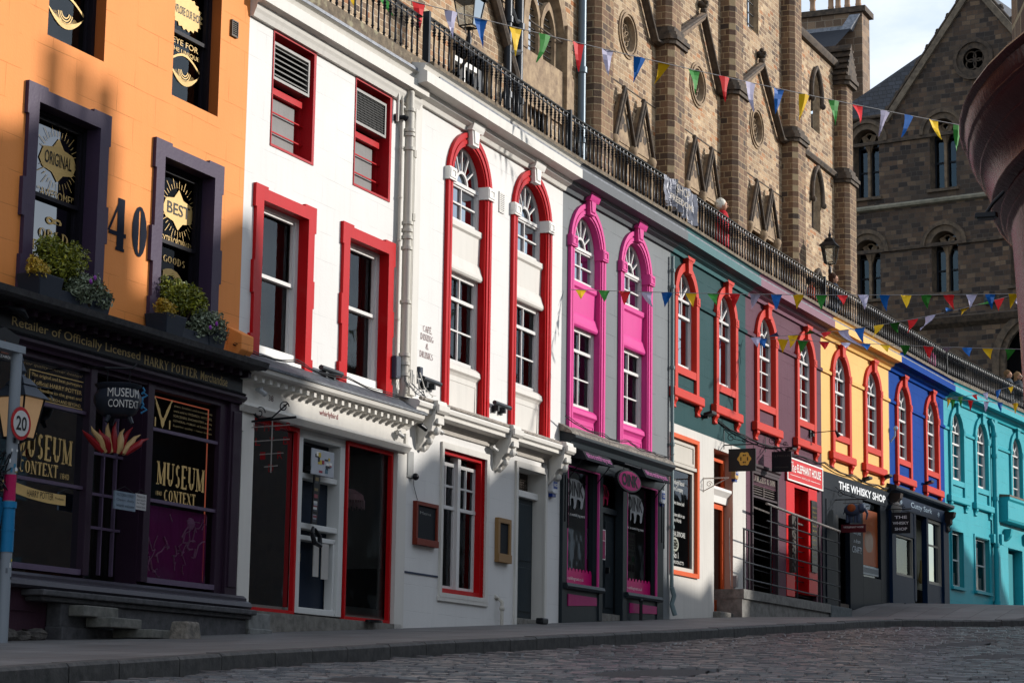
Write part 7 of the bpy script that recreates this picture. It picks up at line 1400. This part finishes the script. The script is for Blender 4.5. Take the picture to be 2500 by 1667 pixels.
def longcable(label,k,pts,r_=.009,col='#1b1b1d'):
    t=thing('cable',label,'cable',k,0,0,0); m=MB(); q=[]
    for (a,b) in zip(pts,pts[1:]):
        for i in range(8): w_=i/8; q.append((a[0]+(b[0]-a[0])*w_,a[1]+(b[1]-a[1])*w_,a[2]+(b[2]-a[2])*w_-.05*math.sin(w_*math.pi)+rr.uniform(-.008,.008)))
    q.append(pts[-1]); m.tube(q,r_,5); m.tube([(x,y+.02,z+.015+.01*math.sin(i)) for i,(x,y,z) in enumerate(q)],r_*.7,5); obj('strand',m,flat(col),t)
longcable('black cables lying on the lead ledge over the white dentilled shopfront','w38',[(-.3,.12,4.27),(1.2,.12,4.29),(2.6,.1,4.29),(4.5,.12,4.27)])
longcable('cables drooping along the slate ledge over the charcoal shopfront','gr',[(-.3,.2,4.75),(1.2,.24,4.62),(2.4,.24,4.66),(3.6,.24,4.60),(5.0,.1,4.72)])
longcable('thick cables sagging across the plum house below its window sills','pu',[(-2.2,.06,5.75),(-.2,.06,5.6),(2.0,.06,5.62),(3.6,.06,5.62),(5.2,.06,5.66)],.014)
longcable('thick cables sagging across the yellow house below its window sills','ye',[(0,.06,5.66),(2.2,.06,5.58),(4.0,.06,5.56),(5.3,.06,5.62)],.014)
# blackboards
def board(label,k,u,z,w_,h_,fc,fw,lower):
    t=thing('blackboard',label,'blackboard',k,u,.0,z); m=MB(); ring(m,rectpts(0,w_,0,h_),rectpts(fw,w_-fw,lower,h_-fw),0,.06,True); m.box(0,w_,.06,.075,0,lower); obj('frame',m,paint(fc,.5,bump=.3),t,bevel=.005); m=MB(); m.box(.01,w_-.01,0,.035,.01,h_-.01); obj('slate',m,paint('#191c20',.7,dirt=.3),t); return t
tb=board('wide blackboard in a dark red wooden frame on the white wall','w36',.06,2.32,.72,.60,'#6e2a1c',.05,.09); text('Menu',.15,.43,.5,.47,.04,flat('#7a7a78'),tb)
board('tall narrow blackboard in a pale wooden frame beside the dark green door','w36',2.92,2.28,.5,.66,'#8a6a44',.07,.13)
def alarm(label,k,u,z,col,tx,w_=.22,h_=.24):
    t=thing('alarm_box',label,'alarm box',k,u,.0,z,group='burglar alarm boxes'); m=MB(); m.poly([(0,.03),(.02,h_),(w_-.02,h_),(w_,.03),(w_*.8,0),(w_*.2,0)],0,.09); obj('housing',m,flat(col,.4),t,bevel=.012); m=MB(); m.box(.03,w_-.03,.09,.094,.08,h_-.05); obj('label_panel',m,flat('#1d3f8a'),t); 
    if tx: text(tx,.05,.11,w_-.05,h_-.08,.098,WHITE,t,bold=.02)
    m=MB(); m.box(.04,w_-.04,.0,.07,-.05,.01); obj('blue_lens',m,flat('#17307a',.3),t)
alarm('white burglar alarm box with a blue label left of the charcoal shopfront','w36',5.0,3.50,'#c4c4c8','RG'); alarm('white burglar alarm box with a blue label at the right end of the charcoal shopfront','gr',4.42,3.80,'#b9bcc2','CSS'); alarm('yellowed burglar alarm box beside the orange door','te',3.62,4.68,'#b8965a','ADT')
# hanging signs on the teal, plum and yellow houses
def armsign(label,k,u,z,w_,h_,off,col,name='hanging_sign',group=None,arm=.7):
    t=thing(name,label,'sign',k,u,0,z,group=group); m=MB(); m.box(-.015,.015,off,off+w_,-h_,0); obj('board',m,flat(col,.45),t,bevel=.004)
    m=MB(); m.tube([(0,0,.08),(0,arm,.08)],.012,6); m.tube([(0,0,.45),(0,0,.0)],.012,6); m.tube([(0,0,.4),(0,.2,.2),(0,.5,.12)],.008,5); scroll(m,.15,.22,.09,1.4,0); scroll(m,.42,.15,.05,1.4,0); m.tube([(0,off+.05,0),(0,off+.05,.08)],.006,4); m.tube([(0,off+w_-.05,0),(0,off+w_-.05,.08)],.006,4); obj('bracket',m,IRON,t); return t
def facetext(t,s,p0,z0,p1,z1,mat,u=-.018,**k):
    v,f_=textmesh(s,0,z0,1,z1,0,**k); mb=MB(); mb.add([(u,-(p0+(p1-p0)*x),z) for x,y,z in v],f_); obj('lettering',mb,mat,t,raw=True)
def facepoly(t,pts,mat,name,u=-.018): 
    mb=MB(); mb.holed(pts,[],0); mb.v=[(u,-x,z) for x,_,z in mb.v]; obj(name,mb,mat,t,raw=True)
t=armsign('square black hanging sign with a round yellow flower emblem on the teal house','te',3.17,5.21,.55,.44,.10,'#1d1d1e')
ctr=(.42,-.2)
facepoly(t,[(ctr[0]+(.13+.012*math.cos(6*R(a)))*math.cos(R(a)),ctr[1]+(.13+.012*math.cos(6*R(a)))*math.sin(R(a))) for a in range(0,360,10)],flat('#c69a44'),'emblem')
for a in range(0,360,90):
    for b in (-14,14): c_x,c_z=ctr[0]+.07*math.cos(R(a+b)),ctr[1]+.07*math.sin(R(a+b)); facepoly(t,[(c_x+.013*math.cos(R(q)),c_z+.02*math.sin(R(q))) for q in range(0,360,45)],flat('#1a1816'),'petal',u=-.021)
t=armsign('square dark hanging sign with faint lettering between the plum house window and red sign','pu',1.25,5.46,.42,.42,.14,'#15171b')
facetext(t,'I.J.MELLIS',.17,-.12,.53,-.07,flat('#4a4742')); facetext(t,'CHEESEMONGER',.2,-.34,.5,-.31,flat('#4a4742'))
t=thing('wall_bracket','small white scrolled iron bracket on the white wall left of the orange door','bracket','te',1.9,0,4.25); m=MB(); m.tube([(0,0,0),(0,0,.28)],.012,5); m.tube([(0,0,.26),(0,.5,.26)],.012,5); m.tube([(0,0,.02),(0,.48,.25)],.01,5); scroll(m,.12,.15,.06,1.3,0); obj('iron',m,flat('#b5aca0'),t)
t=armsign('carved coloured elephant hanging over a dark red name board on a black bracket','ye',.9,4.85,.4,.01,.2,'#2a1518',arm=.75)
m=MB(); m.ball((0,.42,-.16),.17,10,(.7,1.2,.85)); m.ball((0,.62,-.12),.11,10,(.8,.9,1)); m.tube([(0,.70,-.13),(0,.76,-.25),(0,.73,-.38)],[.04,.028,.015],8)
for x in (.30,.38,.48,.56): m.tube([(0,x,-.22),(0,x,-.44)],.042,8)
m.tube([(0,.25,-.14),(0,.2,-.25)],.012,5); obj('elephant',m,paint('#3a4658',.5,scale=5,dirt=.9),t,smooth=True)
m=MB(); m.ball((.03,.60,-.1),.08,8,(.4,.7,1)); m.ball((-.1,.42,-.12),.1,8,(.35,1,.9)); obj('saddle_cloth',m,paint('#8a4a24',.6),t,smooth=True)
m=MB(); m.box(-.015,.015,.15,.72,-.66,-.48); obj('name_board',m,flat('#4a1219'),t); facetext(t,'THE ELEPHANT HOUSE',.2,-.56,.67,-.52,WHITE)
t=armsign('square black hanging sign reading The Whisky Shop in white at the blue house','bl',-.45,4.98,.46,.50,.16,'#17191e',arm=.65)
for i,tx in enumerate(('THE','WHISKY','SHOP')): facetext(t,tx,.24 if i!=1 else .19,-.15-i*.14,.54 if i!=1 else .58,-.08-i*.14,flat('#c9cbce'),bold=.02)
t=thing('barrel_sign','small round grey plaque projecting between the whisky shop and the navy pub front','sign','ye',5.05,.1,5.1); m=MB(); m.ball((0,.1,0),.14,10,(.4,1,1.1)); obj('plaque',m,flat('#8a8a84',.5),t,smooth=True)
for lb,k,u,z in (('black floodlight box on the teal wall above the flower sign bracket','te',1.9,5.68),('black camera box at the top of the red cafe sign','pu',2.55,5.60),('black camera box above the whisky shop lettering','ye',2.95,5.56),('black floodlight under the yellow house window sill','ye',4.6,5.78),('black floodlight on the blue house above the pub cornice','bl',3.2,6.02)):
    t=thing('floodlight',lb,'light',k,u,0,z); m=MB(); m.hexa([(-.14,.05,0),(.14,.05,0),(.14,.22,.05),(-.14,.22,.05)],[(-.14,.05,.06),(.14,.05,.06),(.14,.22,.10),(-.14,.22,.10)]); m.box(-.03,.03,0,.1,-.03,.03); obj('housing',m,BLACK,t)
t=thing('wall_lamp','long armed black lamp reaching from the plum house towards the yellow house','lamp','pu',4.3,0,6.22); m=MB(); m.tube([(0,0,0),(.15,.55,.05)],.01,5); m.box(-.05,.05,0,.04,-.1,.1); m.tube([(.15,.55,.05),(.17,.62,-.08)],[.02,.05],8); m.box(.05,.16,.02,.07,-.06,.0); obj('fitting',m,BLACK,t)
t=thing('wall_lamp','white glass lamp on a blue arm beside the left blue house window','lamp','bl',.1,0,7.0); m=MB(); m.tube([(0,0,-.25),(0,.12,-.1),(0,.12,.05)],.02,6); m.ball((0,.14,.08),.06,8); obj('fitting',m,flat('#8fa3b8',.4),t,smooth=True)
# black rods by the charcoal shop
for u,lb in ((.02,'left'),(4.48,'right')):
    t=thing('iron_rods','pair of slim black hanging rods at the %s end of the charcoal shopfront'%lb,'rod','gr',u,.08,3.1); m=MB(); m.tube([(0,0,0),(0,0,.75)],.012,5); m.tube([(.06,.02,-.1),(.06,.02,.7)],.012,5); obj('rod',m,BLACK,t)
# pavement edge things
t=thing('sticker_panel','sticker covered pale panel with a black strip below it fixed across the white shop door','panel','w38',1.90,-.05,2.98)
m=MB(); m.box(0,.60,.04,.06,.0,.33); obj('panel',m,paint('#a5a8ad',.5,dirt=.5,scale=5),t,bevel=.02)
m=MB(); m.hexa([(.10,.03,.0),(.26,.03,.0),(.20,.03,-.62),(.06,.03,-.62)],[(.10,.05,.0),(.26,.05,.0),(.20,.05,-.62),(.06,.05,-.62)]); m.box(.0,.1,-.03,.05,.05,.1); obj('strip',m,paint('#17181b',.4),t)
rr=random.Random(17)
for i in range(16):
    z=.03+.22*rr.random(); x=.02+.45*rr.random(); m=MB(); a,b=rr.uniform(.04,.11),rr.uniform(.02,.06); m.box(x,x+a,.06,.0615+.0004*i,z,z+b); obj('sticker',m,flat(['#d8d4cc','#2a2f36','#8a2a3a','#b9a03a','#4a6a7a','#1c1c1f'][i%6]),t)
for i in range(13):
    z=-.60+.55*rr.random(); x=.07+(z+.6)*.07; m=MB(); m.box(x+.01,x+.10,.05,.0515+.0004*i,z,z+rr.uniform(.02,.06)); obj('sticker',m,flat(['#8a8f96','#3a3f46','#7a3a44','#b9b9b6','#6a5a3a'][i%5]),t)
m=MB(); m.tube([(.12,.04,-.66),(.04,.07,-.74),(.08,.09,-.86),(.22,.09,-.88),(.26,.06,-.76),(.15,.05,-.68)],[.02,.03,.035,.035,.03,.02],8); obj('wreath',m,BLACK,t,smooth=True)
m=MB(); m.tube([(0,.06,0),(0,.06,.34),(0,.0,.40),(-.1,-.02,.42)],.028,8); m.ball((0,.06,.25),.045,8); solo('waste_pipe','short white bent waste pipe at the foot of the white wall','pipe','w36',3.05,.02,zg('w36',3.05)-.02,m,WP,smooth=True)
m=MB(); m.box(-.12,.12,0,.12,0,.09); solo('boot_scraper','small black block lying at the step of the dark green door','block','w36',3.95,.30,zg('w36',3.95)-.01,m,BLACK,bevel=.02)
m=MB(); m.plan([(.18*math.cos(R(a)),.09*math.sin(R(a))) for a in range(0,360,20)],0,.03); solo('drain_cover','flat black oval lid lying in front of the right white shop window','lid','w38',3.55,.1,zg('w38',3.55)+.08,m,BLACK)
m=MB(); m.tube([(0,0,0),(0,0,.33)],.03,8); m.ball((0,0,.34),.04,8); solo('foot_post','short black iron post at the foot of the right magenta panel','post','gr',3.35,.12,zg('gr',3.35)-.02,m,BLACK,smooth=True)
m=MB(); m.tube([(.0,.02,1.6),(.02,.02,.9),(.05,.03,.3),(.2,.03,.15),(.35,.02,.3)],.008,5); m.box(.3,.42,0,.07,.28,.5); solo('cable','grey cable looping down beside the orange door to a small box','cable','te',3.45,.0,2.3,m,flat('#8d8784'))
# ramp, block and railings in front of the plum house
m=MB(); m.hexa([(-1.36,.38,1.75),(4.39,.38,2.0),(4.39,-.3,2.0),(-1.36,-.3,1.75)],[(-1.36,.38,2.33),(4.39,.38,2.36),(4.39,-.3,2.36),(-1.36,-.3,2.33)]); m.box(-1.37,4.42,-.6,.42,2.33,2.51)
solo('entrance_ramp','long grey concrete platform with a stone coping in front of the plum house','ramp','pu',0,0,0,m,stone('ramp_concrete','#55534e','#7a7771',7,.85,.4))
m=MB(); m.box(4.45,6.05,-.2,.42,2.0,2.5); solo('stone_block','low dark stone step block at the right end of the concrete platform','step','pu',0,0,0,m,stone('block_dark','#3c4244','#585d5d',8,.8,.4),bevel=.01)
t=thing('ramp_railing','weathered six bar metal handrail along the platform in front of the red cafe','railing','pu',0,.4,0)
for i,(a,b,r_) in enumerate(((4.304,4.142,.028),(3.964,3.885,.016),(3.664,3.575,.016),(3.342,3.262,.016),(3.035,2.93,.016),(2.715,2.629,.016))):
    m=MB(); u0=-1.3 if i>1 else .1; z0=a+(0 if i>1 else -.02); m.tube([(u0,0,z0),(2,0,(a+b)/2),(5.2,0,b),(5.28,-.05,b-.02)],r_,8); m.tube([(.5,-.5,z0+.01),(2.6,-.5,(a+b)/2),(6.0,-.5,b+.02)],r_*.8,6); obj('rail',m,stone('rail_metal','#2f2b29','#6d6560',14,.5,.4) if i==0 else IRON,t,smooth=True)
for u,zt in ((-1.3,3.66),(-1.0,3.66),(.35,4.28),(2.1,4.2),(3.68,4.18),(3.62,4.1),(5.15,4.14)):
    m=MB(); m.tube([(u,0,2.5),(u,0,zt)],.02,6); obj('post',m,IRON,t)
m=MB(); m.tube([(-.3,0,0),(2.2,.1,.05),(2.5,.15,.0),(2.5,.15,-.3)],.04,8); solo('ground_rail','thick dark pipe kerb rail lying before the navy pub front','rail','bl',-.3,.5,2.78,m,flat('#2b3238',.4,.4),smooth=True)
# flood lamp hung from the bay
t=bpy.data.objects.new('floodlight',None); COL.objects.link(t); t.location=(1.55,7.18,1.655); t.rotation_euler=(0,0,R(-20)); tag(t,'black rectangular floodlight hanging under the red moulded cornice at the right','light')
m=MB(); m.hexa([(-.036,-.028,-.012),(.036,-.028,-.012),(.036,.028,-.02),(-.036,.028,-.02)],[(-.034,-.025,.008),(.034,-.025,.008),(.034,.025,-.002),(-.034,.025,-.002)]); m.tube([(0,0,0),(.02,.0,.03),(.06,0,.07)],.007,6); obj('housing',m,BLACK,t,bevel=.006)
m=MB(); m.box(-.028,.028,-.02,.02,-.021,-.018); obj('lens',m,flat('#3a3632',.3),t)

# ------------------------------------------------- meshes that hold several separate pieces become one object per piece
SPLIT={'flower','pane','pilaster','window_frame','sill','apron','panel','door_panel','notice','seat_back','architrave','bracket','post','rosette','mannequin','pendant_shade','vase','glazing_bars','trim_light','doorway_cheek','frame','inner_frame','red_frontage','mullion','poster_picture','lace_blind','impost','lead_flashing','pilaster_strip','display_back','window','string_course','moulded_course','window_band','pink_frame','dark_string_course','gable_moulding','colonnette','rod','guard_bar','curtain','downpipe','wall','door_leaf','moulding','dark_entrance','pend_arch','saddleback_cap','lead_flashing','gutter_pipe','sash','arcade_moulding'}
def clusters(me):
    n=len(me.vertices); par=list(range(n))
    def fd(a):
        while par[a]!=a: par[a]=par[par[a]]; a=par[a]
        return a
    for p in me.polygons:
        vs=list(p.vertices)
        for v in vs[1:]: par[fd(vs[0])]=fd(v)
    comp={}
    for v in range(n): comp.setdefault(fd(v),[]).append(v)
    C=[]
    for k,vs in comp.items():
        co=[me.vertices[v].co for v in vs]; C.append([[min(c[i] for c in co)-.012 for i in range(3)],[max(c[i] for c in co)+.012 for i in range(3)],set(vs)])
    ch=True
    while ch:
        ch=False
        for i in range(len(C)):
            for j in range(i+1,len(C)):
                if all(C[i][0][q]<=C[j][1][q] and C[j][0][q]<=C[i][1][q] for q in range(3)):
                    C[i]=[[min(C[i][0][q],C[j][0][q]) for q in range(3)],[max(C[i][1][q],C[j][1][q]) for q in range(3)],C[i][2]|C[j][2]]; C.pop(j); ch=True; break
            if ch: break
    return [c[2] for c in C]
for o in list(bpy.data.objects):
    if o.type!='MESH' or o.parent is None or o.name.split('.')[0] not in SPLIT or o.children or len(o.data.vertices)>4000: continue
    cl=clusters(o.data)
    if not 2<=len(cl)<=24: continue
    me=o.data; sm=me.polygons[0].use_smooth
    for c in cl:
        idx={v:i for i,v in enumerate(sorted(c))}; vs=[tuple(me.vertices[v].co) for v in sorted(c)]; fs=[[idx[v] for v in p.vertices] for p in me.polygons if p.vertices[0] in c]
        m2=bpy.data.meshes.new(o.name.split('.')[0]); m2.from_pydata(vs,[],fs); m2.materials.append(me.materials[0])
        if sm:
            for p in m2.polygons: p.use_smooth=True
            m2.set_sharp_from_angle(angle=R(40))
        q=o.copy(); q.data=m2; COL.objects.link(q)
    bpy.data.objects.remove(o)
bpy.context.view_layer.update()
